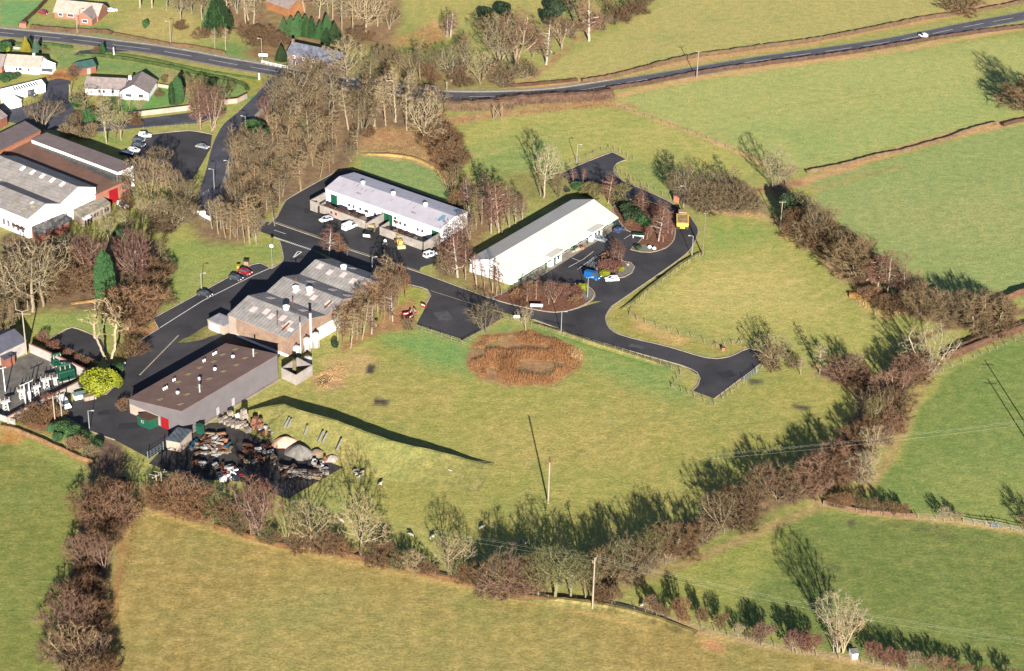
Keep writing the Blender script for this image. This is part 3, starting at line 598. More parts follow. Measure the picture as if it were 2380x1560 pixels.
for k in range(9):                 # stacked dark timber in the left bay
    a0 = 4.2+1.75*k; b = MB(); hh = R.uniform(1.9, 3.0)
    for j in range(int(hh/.32)): fr.blk(b, a0+R.uniform(-.1, .1), a0+1.5+R.uniform(-.1, .1), -6.3+R.uniform(-.1, .1), -4.4+R.uniform(-.2, .2), .02+j*.32, .02+j*.32+.27)
    tag(b.build('pallet_stack', [M_DTIMB, M_DTIMB, M_TIMB][k % 3], org=fr.p(a0, -5.3, 0)), ['', 'first', 'second', 'third', 'fourth', 'fifth', 'sixth', 'seventh', 'eighth', 'ninth'][k+1]+' pile of timber from the left behind the bay wall at the white workshop', 'timber pile', 'piles of timber in the workshop bay')
for k in range(5):
    a0 = L_*.63+2.6*k; b = MB(); fr.blk(b, a0, a0+1.7, -6.2, -4.8, .02, 1.4+.3*(k % 2)); fr.blk(b, a0+.3, a0+1.2, -6.0, -5.0, 1.72, 2.3)
    tag(b.build('crate', [M_RUST, M_TIMB, M_DTIMB][k % 3], org=fr.p(a0, -5.5, 0)), ['rusty crate nearest the dividing wall', 'pale crate second from the dividing wall', 'brown crate in the middle', 'rusty crate second from the end wall', 'pale crate nearest the end wall'][k]+' behind the digger bay wall', 'crate', 'crates in the workshop bay')
# ---- long building with the broad cream roof
fr = Fr(g1('D', 1202, 649, 2.4), g1('D', 1435.6, 507, 2.4), g1('D', 1092.5, 603, 3.9)); F2 = fr; a_ = fr.ang
rl, rr = g1('D', 1147.2, 600.5, 6.0), g1('D', 1371.4, 463.6, 6.0)
bR = ((rl-fr.O).x*fr.U.y-(rl-fr.O).y*fr.U.x)/(fr.V.x*fr.U.y-fr.V.y*fr.U.x)
print('cream L W ridge', fr.L, fr.W, bR)
t = thing('unit_block', 'long white unit block under a broad cream sheet roof beside the planted beds', 'building', fr.p(0, 0))
M_CREAM = mat('cream_metal_roof', AF(206, 198, 184), .55, .04, .2, spec=.3, stripe=(a_, 1.0, .06))
bR = max(6, min(fr.W-4, bR)); prof = [(1.8, 2.4+3.6*1.8/bR), (bR, 6.0), (fr.W, 3.9)]
shell(fr, prof, M_WHITE, M_CREAM, t, .35, ovf=2.0)
b = MB(); fr.blk(b, -.3, fr.L+.3, -.42, -.37, 2.05, 2.38); b.build('fascia', M_GREEN, t)
for k in (.31, .72):               # entrance porches breaking the eaves
    b = MB(); fr.blk(b, fr.L*k, fr.L*k+5.5, -.4, 1.79, .0, 3.1); por = b.build('porch', M_WHITE, t)
    b = MB(); fr.blk(b, fr.L*k-.3, fr.L*k+5.8, -.8, 1.6, 3.103, 3.25); sub(b, 'porch_roof', M_CREAM, por, t)
    b = MB(); fr.blk(b, fr.L*k+1.6, fr.L*k+2.5, -.46, -.403, .1, 2.3); sub(b, 'door', M_GREEN, por, t)
    b = MB(); fr.blk(b, fr.L*k+3.3, fr.L*k+4.4, -.46, -.403, 1.0, 2.2); sub(b, 'window', M_GLASS, por, t)
for k in (.05, .12, .2, .43, .5, .57, .64, .84, .91): front(fr, fr.L*k, 2.4, .5, 1.9, 'window', M_GLASS, t, b=1.8)
for k in (.03, .27, .41, .55, .68, .82, .97): b = MB(); fr.blk(b, fr.L*k, fr.L*k+.25, -.36, -.1, 0, 2.0); b.build('post', M_GREEN, t)
b = MB(); fr.blk(b, -.1, -.03, fr.W*.45, fr.W*.5, 0, 4.2); b.build('end_panel', M_GREEN, t)
# ---- grey works with three roof gables
zE = 5.7
fr = Fr(g1('D', 531.8, 731.6, zE), g1('e4', 850, 985, zE), g1('D', 770.9, 602.6, zE)); F3 = fr
a_ = fr.ang; W_ = fr.W; pk = 2.3
prof = [(0, zE), (W_*.19, zE+pk), (W_*.36, zE+.4), (W_*.525, zE+pk), (W_*.685, zE+.4), (W_*.845, zE+pk), (W_, zE)]
print('works', fr.L, fr.W)
t = thing('works_building', 'buff brick works with a weathered grey roof of three low gables', 'factory', fr.p(0, 0))
M_ASB = mat('weathered_sheet_roof', AF(166, 158, 154), .9, .2, .35, col2=AF(124, 120, 116), stripe=(a_, 1.1, .22), fine=(3, .2))
shell(fr, prof, M_BUFF, M_ASB, t, .3)
for j, bb in enumerate((.08, .1, .27, .43, .45, .6, .76, .78, .93)):
    for k in ((.2, .5, .8), (.38, .66), (.15, .7), (.3, .6, .85), (.5,), (.25, .62, .88), (.3, .7), (.1, .5, .9), (.4, .8))[j]: onroof(fr, prof, fr.L*k, fr.L*k+1.6, W_*bb, W_*bb+2.0, 'roof_light', M_SKYL, t)
for a0, bb in ((.62, .2), (.5, .49), (.45, .86), (.32, .46)): cowl(fr, prof, fr.L*a0, W_*bb, t, .9, 1.6)
for a0, bb, h_ in ((.72, .06, 3.2), (.55, .3, 2.0), (.2, .53, 1.6)): stack(fr, prof, fr.L*a0, W_*bb, t, .14, h_, 'flue', M_RUST)
onroof(fr, prof, fr.L*.78, fr.L*.9, W_*.06, W_*.2, 'roof_sheet', mat('orange_sheet', AF(208, 158, 130), .8, .2, .6), t, .15, .03); onroof(fr, prof, fr.L*.9, fr.L*.97, W_*.05, W_*.2, 'roof_sheet', mat('bright_sheet', AF(226, 216, 212), .6, .1, .6), t, .15, .03)
for a0, b0 in ((.84, .03), (.9, .4)): onroof(fr, prof, fr.L*a0, fr.L*a0+.35, W_*b0, W_*b0+3, 'roof_hatch', M_RUST, t, .18, .25)
b = MB(); fr.blk(b, 0, 2.6, -.14, -.02, 0, 5.5); b.build('pilaster', M_CREAMW, t); b = MB(); fr.blk(b, 2.6, fr.L, -.12, -.02, 0, .7); b.build('plinth', M_WHITE, t)
b = MB(); fr.blk(b, -.32, -.15, W_*.25, W_*.95, 3.4, 3.7); b.build('gutter', M_LGREY, t)
for k in range(8): q = MB(); fr.blk(q, -.07, .02, W_*(.12+.1*k), W_*(.12+.1*k)+1.4, 1.2, 2.4); q.build('window', M_GLASS, t)
b = MB(); fr.blk(b, fr.L+.02, fr.L+.14, W_*.28, W_*.52, 0, 3.6); b.build('end_panel', M_WHITE, t); b = MB(); fr.blk(b, fr.L+.02, fr.L+.14, W_*.88, W_*.99, 0, 4.6); b.build('end_panel', M_CREAMW, t)
b = MB(); O = fr.p(-4.2, -1.0, 0); fr.blk(b, -6.4, -.4, -1.6, 3.0, 0, 2.6)
t2 = thing('boiler_house', 'small flat roofed cream lean-to with white doors left of the grey roofed works', 'outbuilding', fr.p(-6, -1, 0)); b.build('wall', M_CREAMW, t2)
b = MB(); fr.blk(b, -6.5, -.35, -1.7, 3.1, 2.603, 2.8); b.build('roof', mat('felt_roof', AF(150, 146, 150), .8, .15, .6), t2); b = MB(); fr.blk(b, -5.6, -2.2, -1.66, -1.603, .05, 2.1); b.build('door', M_WHITE, t2)
# plant at the right end: silos, flues and a walled tank bay
def flue(label, x, yb, yt, r, tg='e4', m=None):
    h_ = hgt(tg, x, yb, yt); p = g1(tg, x, yb); t_ = thing('flue_stack', label, 'chimney', p); b_ = MB(); b_.tube(p, (p.x, p.y, h_), r, r*.9, 12); b_.build('stack', m or M_LGREY, t_); b_ = MB(); b_.lathe((p.x, p.y, h_), [(r*.95, -.1), (r*1.15, 0), (r*1.1, .12), (r*.6, .14)], 12); b_.build('cap', M_RUST, t_)
flue('tall thick white flue at the end of the grey roofed works', 1108, 1090, 705, .42); flue('slim pale flue in front of the thick white one at the works', 995, 1180, 810, .17)
M_TANK = mat('tank_white', (.24, .22, .205), .6, .2, .8)
def silo(label, x, y, r, h_, tg='e4', m=M_TANK, lid=M_RUST):
    p = g1(tg, x, y); t_ = thing('process_tank', label, 'tank', p); b_ = MB(); b_.lathe((p.x, p.y, 0), [(r, 0), (r, h_), (r*.6, h_+r*.35), (r*.15, h_+r*.5)], 14); b_.build('tank', m, t_, True)
    b_ = MB(); b_.lathe((p.x, p.y, h_+r*.5), [(r*.3, -.1), (r*.3, .35), (.05, .4)], 10); b_.build('hatch', lid, t_)
    for an in (.4, 1.9): b_ = MB(); b_.tube((p.x+r*1.12*math.cos(an), p.y-r*1.12*math.sin(an), 0), (p.x+r*1.12*math.cos(an), p.y-r*1.12*math.sin(an), h_+.7), .06, .06, 5); b_.build('pipe', M_LGREY, t_)
silo('white process tank nearest the works wall', 945, 1175, 1.0, 2.6); silo('tall white process tank below the thick flue', 1060, 1120, .95, 3.6); silo('white process tank furthest to the right by the works', 1160, 1080, 1.0, 4.0, lid=M_DARK); silo('short rust topped tank beside the walled bay', 1068, 1250, 1.2, 1.3)
b = MB()
pt = [xy(p) for p in GP('e4', '785,1425 942,1505 1118,1395 960,1310')]; cx_, cy_ = pt[0]
t = thing('tank_bay', 'square open topped concrete bay at the corner of the brown roofed shed', 'bund wall', (cx_, cy_, 0)); b = MB(); b.wallstrip(pt+pt[:1], .3, 0, 3.0); b.build('wall', M_CONC, t)
b = MB(); c_ = g1('e4', 925, 1395); b.box((c_.x, c_.y, 0), .9, .9, 4.6); b.build('tower', mat('mossy_tank', AV(150, 130, 96), .9, .2, 1), t)
# ---- brown monopitch shed
fr = Fr(g1('D', 300, 927, 4.2), g1('D', 524.4, 799.7, 4.2), g1('D', 422, 956, 7.0)); F4 = fr
print('brown', fr.L, fr.W, math.degrees(math.acos(fr.U.dot(fr.V))))
C_ = g1('D', 652, 825.5, 7.0); prof = [(0, 4.2), (fr.W, 7.0)]
t = thing('shed', 'grey clad shed with a brown single-pitch roof above the scrap yard', 'shed', fr.p(0, 0))
M_GCLAD = mat('grey_cladding', AV(168, 158, 160), .6, .06, .3, stripe=(fr.ang, .8, .1)); M_BROWN = mat('brown_sheet_roof', AF(132, 102, 90), .8, .1, .3, stripe=(fr.ang, .9, .1), fine=(4, .15))
shell(fr, prof, M_GCLAD, M_BROWN, t, .2)
for a0, b0 in ((.06, .42), (.06, .8), (.2, .25), (.2, .66), (.33, .25), (.33, .66), (.46, .2), (.46, .6), (.58, .2), (.6, .62), (.7, .25), (.72, .65), (.82, .2), (.84, .6), (.93, .25), (.93, .62)):
    onroof(fr, prof, fr.L*a0, fr.L*a0+1.3, fr.W*b0, fr.W*b0+1.1, 'roof_light', mat('yellow_roof_light', AF(152, 134, 92), .6, .1, 1), t)
for a0, b0 in ((.2, .55), (.44, .52), (.61, .5), (.83, .45)): cowl(fr, prof, fr.L*a0, fr.W*b0, t, .45, .9)
for a0, b0, n_ in ((.2, .28, 3), (.34, .2, 2), (.68, .15, 2), (.8, .12, 3)): stack(fr, prof, fr.L*a0, fr.W*b0, t, .13, .8, 'vent_pipe', M_COWL, n_)
for a0, b0 in ((.28, .82), (.9, .72)): stack(fr, prof, fr.L*a0, fr.W*b0, t, .2, 2.4, 'flue', M_LGREY)
b = MB(); fr.blk(b, -.1, -.02, 0.1, fr.W*.58, .2, 2.9); b.build('end_panel', M_CREAMW, t); b = MB(); fr.blk(b, -.14, -.02, fr.W*.6, fr.W*.74, 0, 3.0); b.build('door', M_RED, t)
for a0 in (.34, .5): b = MB(); fr.blk(b, fr.L*a0, fr.L*a0+1.0, fr.W+.02, fr.W+.1, 0, 2.2); b.build('door', M_LGREY, t)
b = MB(); fr.blk(b, -.25, fr.L, fr.W+.2, fr.W+.9, 0, .14); b.build('plinth', M_CREAMW, t)
# ---- site cabin, lean-to and bits at the shed's near end
def cabin(label, name, tg, pO, pA, pB, h_, wm, rm, dh=.5, cat='hut', ov=.15, win=True):
    f = Fr(g1(tg, *pO), g1(tg, *pA), g1(tg, *pB)); t_ = thing(name, label, cat, f.p(0, 0)); pr = [(0, h_), (f.W, h_+dh)]
    shell(f, pr, wm, rm, t_, ov); 
    if win: front(f, f.L*.35, .8, 1.1, 1.9, 'window', M_LGREY, t_); front(f, f.L*.42, .5, 1.2, 1.8, 'pane', M_GLASS, t_, out=.08)
    return f, t_
cabin('dark green site cabin with a brown flat roof in front of the brown roofed shed', 'site_cabin', 'c1', (1220, 905), (1325, 950), (1300, 875), 2.5, M_GREEN, M_DTIMB, .1)
M_SHEDR = mat('dark_corrugated', AF(84, 92, 100), .7, .2, .4, stripe=(.6, 1.1, .35))
f5, t5 = cabin('pale rendered lean-to with a dark corrugated roof at the yard entrance', 'yard_shed', 'e2', (165, 690), (325, 720), (300, 570), 2.7, M_CREAMW, M_SHEDR, .5, win=False)
f5, t5 = cabin('small green tank house under the corner of the brown roofed shed', 'tank_house', 'e2', (505, 500), (560, 520), (545, 480), 2.2, M_GREEN, M_GREEN, .1, win=False)
# ---- factory group at the left edge
# order of the side given: near-left corner, far along the ridge direction, across
def bay(label, Lp, Rp, Bp, z0, zb, wm, rm, ridge=None, zr=0, tg='e5', ov=.2):   # near-left, near-right and far-right roof corners
    L_, R_, B_ = g1(tg, *Lp, z0), g1(tg, *Rp, z0), g1(tg, *Bp, zb); f = Fr(L_, R_, L_+Vector((B_.x-R_.x, B_.y-R_.y, 0))); pr = [(0, z0), (f.W, zb)]
    if ridge: r_ = g1(tg, *ridge, zr); d = Vector((r_.x-R_.x, r_.y-R_.y, 0)); bb = (d.x*f.U.y-d.y*f.U.x)/(f.V.x*f.U.y-f.V.y*f.U.x); print('ridge', label[:20], bb, f.W, f.L); pr.insert(1, (max(1.5, min(f.W-1.5, bb)), zr))
    t_ = thing('factory_bay', label, 'factory', f.p(f.L/2, 0)); shell(f, pr, wm, rm, t_, ov); return f, t_, pr
M_BRN2 = mat('dark_brown_roof', AF(116, 84, 68), .85, .1, .3, fine=(4, .2)); M_BRN3 = mat('slate_purple_roof', AF(108, 94, 94), .85, .1, .3, fine=(4, .2)); M_GRYR = mat('grey_sheet_roof', AF(146, 138, 133), .9, .14, .3, fine=(2, .2), stripe=(1.0, 1.2, .12))
fa, t, pr = bay('front bay of the white factory with a plain grey sheet roof', (-260, 915), (292, 1145), (650, 985), 6.3, 6.6, M_WHITE, M_GRYR, (475, 980), 8.6)
for k in range(5): front(fa, fa.L*(.5+.09*k), 1.2, 1.2, 3.2, 'window', mat('grey_shutter', AV(160, 150, 160), .8), t)
b = MB(); fa.blk(b, fa.L*.72, fa.L*.95, -.9, -.06, 2.6, 2.9); b.build('canopy', M_DTIMB, t); rb = pr[1][0]
for a0, bb in ((.6, .35), (.78, .3), (.86, .55), (.95, .3)): onroof(fa, pr, fa.L*a0, fa.L*a0+1.6, rb*bb, rb*bb+1.0, 'roof_light', mat('mossy_roof_light', AF(150, 142, 110), .8, .2, .8), t)
onroof(fa, pr, fa.L*.8, fa.L*.83, rb*.72, rb*.85, 'roof_light', M_COWL, t)
fb, t, pr2 = bay('white gabled factory bay with a row of white roof lights in grey sheets', (-200, 640), (640, 980), (1015, 808), 6.8, 7.0, M_WHITE, M_GRYR, (820, 800), 9.6); rb = pr2[1][0]
for k in range(5): a0 = fb.L*(.33+.125*k); onroof(fb, pr2, a0, a0+1.2, rb*.72, rb*.95, 'roof_light', M_COWL, t)
fc, t, pr3 = bay('brown roofed pink brick factory with a big red door', (60, 440), (1020, 885), (1372, 725), 4.9, 5.5, M_PINK, M_BRN2)
gable(fc, fc.W*.38, fc.W*.26, 0, 4.4, 'door', M_RED, t, out=.1)
for b0 in (.12, .2, .78, .86): gable(fc, fc.W*b0, .8, 1.2, 2.2, 'window', M_GLASS, t); b0 > .5 and gable(fc, fc.W*b0, .8, 3.0, 4.0, 'window', M_GLASS, t)
onroof(fc, pr3, 4, fc.L*.97, fc.W-4.2, fc.W-.6, 'glazing', mat('mossy_glazing', AF(80, 76, 70), .5, .3, .8), t)
fd, t, pr4 = bay('purple brown roofed factory block with a long white fascia beside the dark car park', (335, 300), (1255, 646), (1415, 572), 6.6, 7.2, M_WHITE, M_BRN3)
fe, t, pr5 = bay('brown roofed block with an orange edge at the far end of the factory', (-80, 455), (425, 205), (265, 108), 7.0, 7.6, M_PINK, M_BRN3)
b = MB(); fe.blk(b, -.2, fe.L+.2, -.3, -.22, 6.5, 7.0); b.build('fascia', mat('orange_fascia', AV(214, 136, 84), .7), t)
ff, t = cabin('red brick annex with a stained grey flat roof under the white factory gables', 'brick_annex', 'e5', (405, 1420), (745, 1280), (330, 1320), 3.0, M_BRICK, mat('stained_flat_roof', AF(120, 116, 112), .9, .3, .5), .3, 'building', win=False)
fg, t = cabin('long white office hut with a mossy flat roof by the red factory door', 'office_hut', 'e5', (875, 1225), (1180, 1075), (790, 1155), 3.0, M_CREAMW, mat('mossy_flat_roof', AF(142, 134, 118), .9, .3, .7), .2, 'office', win=False)
for k in (.42, .52, .78, .88): front(fg, fg.L*k, .8, 1.1, 2.1, 'window', M_GLASS, t)
b = MB(); fg.blk(b, .3, 3.2, -1.6, -.05, 2.5, 2.75); b.build('porch_roof', M_WHITE, t)
for a0 in (.4, 1.6, 2.9): b = MB(); fg.blk(b, a0, a0+.2, -1.5, -1.3, 0, 2.49); b.build('post', M_DTIMB, t)
# ---- houses
M_TILE = mat('brown_roof_tiles', AF(142, 128, 124), .9, .15, .8, fine=(5, .25)); M_TILE2 = mat('pale_roof_tiles', AF(170, 154, 142), .9, .12, .8, fine=(5, .2)); M_SLATE = mat('slate_roof', AF(104, 106, 118), .75, .25, .8, fine=(3, .3)); M_GRNR = mat('green_sheet_roof', AF(58, 88, 82), .7, .12, .5, stripe=(.5, .8, .2))
def house(label, tg, pO, pA, W_, ze, zr, wm, rm, name='bungalow', cat='bungalow', ov=.45, rb=.5, off=0):
    O = g1(tg, *pO, ze); A_ = g1(tg, *pA, ze); u = (A_-O).normalized(); v = Vector((-u.y, u.x, 0)); f = Fr(O, A_, O+v*W_)
    t_ = thing(name, label, cat, f.p(0, 0)); pr = [(0, ze), (W_*rb, zr), (W_, ze)]; shell(f, pr, wm, rm, t_, ov); return f, t_, pr
def wing(f, t_, a0, a1, dep, ze, zr, wm, rm, ov=.4, back=None):     # cross gable coming forward
    g = Fr(Vector(f.p(a0, -dep)), Vector(f.p(a0, back or f.W*.5)), Vector(f.p(a1, -dep))); w = g.W; pr = [(0, ze), (w/2, zr), (w, ze)]; shell(g, pr, wm, rm, t_, ov, wname='wing_wall', rname='wing_roof', dz=.03); return g
def wins(f, t_, spec, z0=1.0, z1=2.1, m=M_GLASS, b=0):
    for a0, w_ in spec:
        o = front(f, a0-.1, w_+.2, z0-.1, z1+.1, 'window', M_COWL, t_, b=b, out=.05); q = MB(); f.blk(q, a0, a0+w_, b-.08, b-.053, z0, z1); sub(q, 'pane', m, o, t_)
def chim(f, t_, a0, b0, z0, z1, m=M_CREAMW): b = MB(); f.blk(b, a0, a0+.9, b0, b0+.7, z0, z1); c_ = b.build('chimney', m, t_)
f, t, pr = house('red brick bungalow with a grey tiled roof above the main road', 'e6', (720, 150), (1300, 205), 9, 2.6, 5.6, M_PINK, M_TILE2)
wing(f, t, f.L*.62, f.L*.97, 4.5, 2.6, 5.0, M_PINK, M_TILE); wins(f, t, ((1.6, 1.6), (5.2, 2.4))); g_ = f.L*.75; wins(f, t, ((g_, 2.0),), b=-4.5)
f, t, pr = house('white bungalow with a pale tiled roof and glazed conservatory at its end', 'e6', (60, 865), (515, 895), 8, 2.7, 5.2, M_WHITE, M_TILE2)
chim(f, t, f.L*.74, f.W*.45, 4.9, 6.4, M_LGREY); wins(f, t, ((3.8, .8), (5.0, 1.2), (8.2, .8), (9.5, .6)))
b = MB(); f.blk(b, f.L+.02, f.L+4.2, 1.2, 5.6, 0, 2.2); c_ = b.build('conservatory', M_WHITE, t); b = MB(); f.blk(b, f.L+.5, f.L+4.25, 1.14, 1.197, .7, 2.0); sub(b, 'pane', M_GLASS, c_, t)
for k in range(6): b = MB(); P0 = f.p(f.L+.3, 1.2+.85*k, 3.6); P1 = f.p(f.L+4.3, 1.2+.85*k, 2.25); b.tube(P0, P1, .09, .09, 4); sub(b, 'roof_bar', M_WHITE, c_, t)
b = MB(); b.add([f.p(f.L+.25, 1.2, 3.5), f.p(f.L+4.3, 1.2, 2.15), f.p(f.L+4.3, 5.6, 2.15), f.p(f.L+.25, 5.6, 3.5)], [(0, 1, 2, 3)]); sub(b, 'roof_glass', M_GLASS, c_, t)
f, t, pr = house('orange brick house end cut off by the left border of the view', 'e6', (-140, 870), (20, 880), 9, 3.0, 5.6, M_PINK, M_TILE, 'house', 'house'); f, t, pr = house('white L-shaped bungalow with a brown tiled roof and white chimney', 'e6', (1130, 1165), (1640, 1190), 8.5, 2.6, 4.9, M_WHITE, M_TILE)
wing(f, t, f.L-.6, f.L+9.2, 2.5, 2.7, 5.4, M_WHITE, M_TILE, back=9.5); chim(f, t, f.L+1.0, f.W*.45, 4.7, 6.0, M_WHITE); wins(f, t, ((4.5, .9), (6.0, .9), (9.0, .9), (11.6, 1.0))); wins(f, t, ((f.L+1.2, 2.2), (f.L+5.8, 1.6)), b=-2.5)
f, t, pr = house('low white garage block with a striped glazed roof strip by the village lane', 'e6', (60, 1260), (600, 1130), 5.5, 2.6, 3.6, M_WHITE, M_COWL, 'garage_block', 'garage', .15)
onroof(f, pr, f.L*.25, f.L*.88, .5, 2.2, 'glazing', M_GLASS, t)
for k in range(11): onroof(f, pr, f.L*(.25+.06*k), f.L*(.25+.06*k)+.3, .5, 2.2, 'glazing_bar', M_COWL, t, .235, .05)
b = MB(); f.blk(b, -1.5, 2.4, -7, -.02, 0, 2.4); b.build('annex_wall', M_WHITE, t); b = MB(); f.blk(b, -1.7, 2.6, -7.2, -.3, 2.403, 2.55); b.build('annex_roof', M_COWL, t); front(f, f.L*.55, 2.6, 0, 2.2, 'door', M_DARK, t)
f, t, pr = house('brick garage with a dark green sheet roof on the grassy bank', 'e6', (1050, 920), (1275, 875), 6, 2.5, 3.9, M_BRICK, M_GRNR, 'garage', 'garage', .25); front(f, f.L*.45, 1.4, 0, 2.1, 'door', M_CREAMW, t)
f, t, pr = house('old stone cottage with a blue slate roof and stone chimneys half hidden by trees', 'a2', (335, 465), (790, 560), 7, 4.8, 7.6, M_STONEW, M_SLATE, 'cottage', 'cottage', .2)
chim(f, t, .2, f.W*.4, 7.2, 9.0, M_STONEW); chim(f, t, f.L*.6, f.W*.4, 7.2, 8.6, M_STONEW); wins(f, t, ((2.5, .7), (6.5, .7), (10.5, .7)), 3.2, 4.1, b=0); wins(f, t, ((3.5, 1.0), (9, 1.0)), .9, 1.9)
f, t, pr = house('orange timber house corner cut off by the top border among the trees', 'a2', (150, 10), (345, 78), 9, 3.2, 5.6, mat('orange_timber', AV(206, 140, 90), .8, .15, .5, stripe=(0, .8, .15)), M_TILE, 'timber_house', 'house', .2)
f, t, pr = house('brick house gable with a dark roof at the left border below the garages', 'e6', (-60, 1620), (90, 1540), 8, 3.2, 5.6, M_BRICK, M_TILE, 'house', 'house', .2)
cabin('little orange brick kiosk beside the lamp post at the hedge', 'brick_kiosk', 'b3', (1548, 362), (1598, 372), (1560, 340), 2.1, M_PINK, M_BRICK, .1, 'kiosk', win=False)
f6, t6, pr6 = house('small white field shelter with a dark roof in the corner pasture', 'd4', (822, 1408), (872, 1402), 2.0, 1.5, 2.0, M_WHITE, mat('dark_felt', AF(92, 92, 92), .8, .2, 1), 'field_shelter', 'shelter', .12); gable(f6, .3, 1.2, 0, 1.3, 'door', M_TIMB, t6)
cabin('small brick gate kiosk beside the main road', 'brick_kiosk', 'e6', (258, 372), (352, 375), (262, 350), 1.7, M_PINK, M_PINK, .05, 'kiosk', win=False)
cabin('small brown service cabinet on the lawn behind the red car', 'service_cabinet', 'e4', (362, 182), (412, 186), (368, 170), 1.3, M_BUFF, M_DTIMB, .05, 'cabinet', win=False)
cabin('yellow grit bin on the grass behind the dark car', 'grit_bin', 'e4', (285, 222), (312, 224), (290, 210), 1.0, mat('yellow_plastic', AV(236, 200, 70), .5), mat('yellow_plastic', AV(236, 200, 70), .5), .1, 'grit bin', win=False)
# garden and boundary walls
def gwall(label, tg, s, h_, m, cop=None): return yardwall(label, [xy(p) for p in GP(tg, s)], h_, m, .3, name='garden_wall', cop=cop)
gwall('long pale retaining wall below the white L-shaped bungalow', 'a1', '1180,1035 1400,1010 1690,975', 1.7, M_CREAMW); gwall('curved pale wall with brick top where the lane meets the road', 'a1', '1985,925 2100,915 2190,870', 1.7, M_CREAMW, M_BRICK)
gwall('low wall beside the bungalow with dark cypresses', 'a1', '1400,770 1520,790', 1.2, M_CREAMW); gwall('pale parapet of the little bridge on the access road', 'b1', '1690,450 1760,470 1870,525', 1.1, M_COWL); gwall('short pale wall at the road end beyond the tall trees', 'a2', '1560,800 1660,815', 2.2, M_CONC)
gwall('timber and stone wall behind the cream garden of the conservatory bungalow', 'a1', '55,430 200,440', .9, M_CREAMW)
for k, (x, y) in enumerate(((80, 500), (100, 520))): pass
# ================================================================ VEGETATION
def twigmat(name, rough=.9):
    return mat(name, (1, 1, 1), rough, .16, .8, spec=.1, objcol=True)
M_TWIG = twigmat('twigs'); M_BARKT = mat('tree_bark', (1, 1, 1), .95, .14, 1.5, spec=.1, objcol=True, fine=(4, .3)); M_LEAF = mat('leaves', (1, 1, 1), .7, .25, .9, spec=.2, objcol=True)
def rvec(r): return Vector((r.gauss(0, 1), r.gauss(0, 1), r.gauss(0, 1)))
def polytube(mb, pts, rad, n):
    vs = []; fs = []; m = len(pts)
    for i in range(m):
        d = (pts[min(i+1, m-1)]-pts[max(i-1, 0)]).normalized(); a = d.orthogonal().normalized(); c = d.cross(a)
        for k in range(n):
            t = 2*math.pi*k/n; vs.append(pts[i]+(a*math.cos(t)+c*math.sin(t))*rad[i])
    for i in range(m-1):
        for k in range(n): fs.append((i*n+k, i*n+(k+1) % n, (i+1)*n+(k+1) % n, (i+1)*n+k))
    mb.add(vs, fs)
def spike(mb, p, d, L, w_, r):
    s_ = d.cross(rvec(r)).normalized()*w_*.5; mb.add([p-s_, p+s_, p+d*L], [(0, 1, 2)])
KINDS = {  # crown outline as (height, radius) pairs, stems, attractors, step, twigs per node, twig length and width
 'broad': dict(env=((.28, .05), (.38, .24), (.55, .36), (.72, .38), (.88, .27), (1, .06)), n=460, step=.034, nt=4, tl=.075, tw=.0036, wob=.2, base=.26, up=.10),
 'oak':   dict(env=((.2, .1), (.3, .40), (.45, .52), (.62, .52), (.8, .40), (.95, .16), (1, .05)), n=620, step=.036, nt=4, tl=.07, tw=.0036, wob=.35, base=.22, up=.04),
 'slim':  dict(env=((.25, .03), (.4, .12), (.6, .16), (.8, .14), (.95, .06), (1, .02)), n=260, step=.026, nt=6, tl=.065, tw=.0032, wob=.15, base=.3, up=.3),
 'birch': dict(env=((.14, .05), (.28, .18), (.45, .20), (.7, .15), (.9, .07), (1, .01)), n=340, step=.026, nt=6, tl=.075, tw=.003, wob=.15, base=.16, up=.22),
 'multi': dict(env=((.2, .1), (.35, .24), (.55, .32), (.75, .32), (.9, .22), (1, .05)), n=460, step=.032, nt=5, tl=.075, tw=.0034, wob=.2, base=.12, stems=4, up=.16),
 'fan':   dict(env=((.12, .08), (.3, .26), (.5, .40), (.7, .46), (.88, .36), (1, .1)), n=560, step=.036, nt=5, tl=.08, tw=.0036, wob=.25, base=.06, stems=7, up=.1),
 'shrub': dict(env=((.03, .34), (.15, .5), (.4, .58), (.65, .5), (.85, .32), (1, .06)), n=460, step=.06, nt=7, tl=.15, tw=.0085, wob=.4, base=.03, stems=9, up=.06),
 'round': dict(env=((.22, .12), (.35, .34), (.55, .44), (.75, .38), (.9, .24), (1, .06)), n=380, step=.045, nt=8, tl=.13, tw=.0075, wob=.3, base=.2, up=.1),
 'fork':  dict(env=((.42, .1), (.5, .3), (.65, .38), (.8, .32), (.95, .15), (1, .05)), n=150, step=.04, nt=3, tl=.05, tw=.003, wob=.5, base=.18, stems=2, up=.1),
}
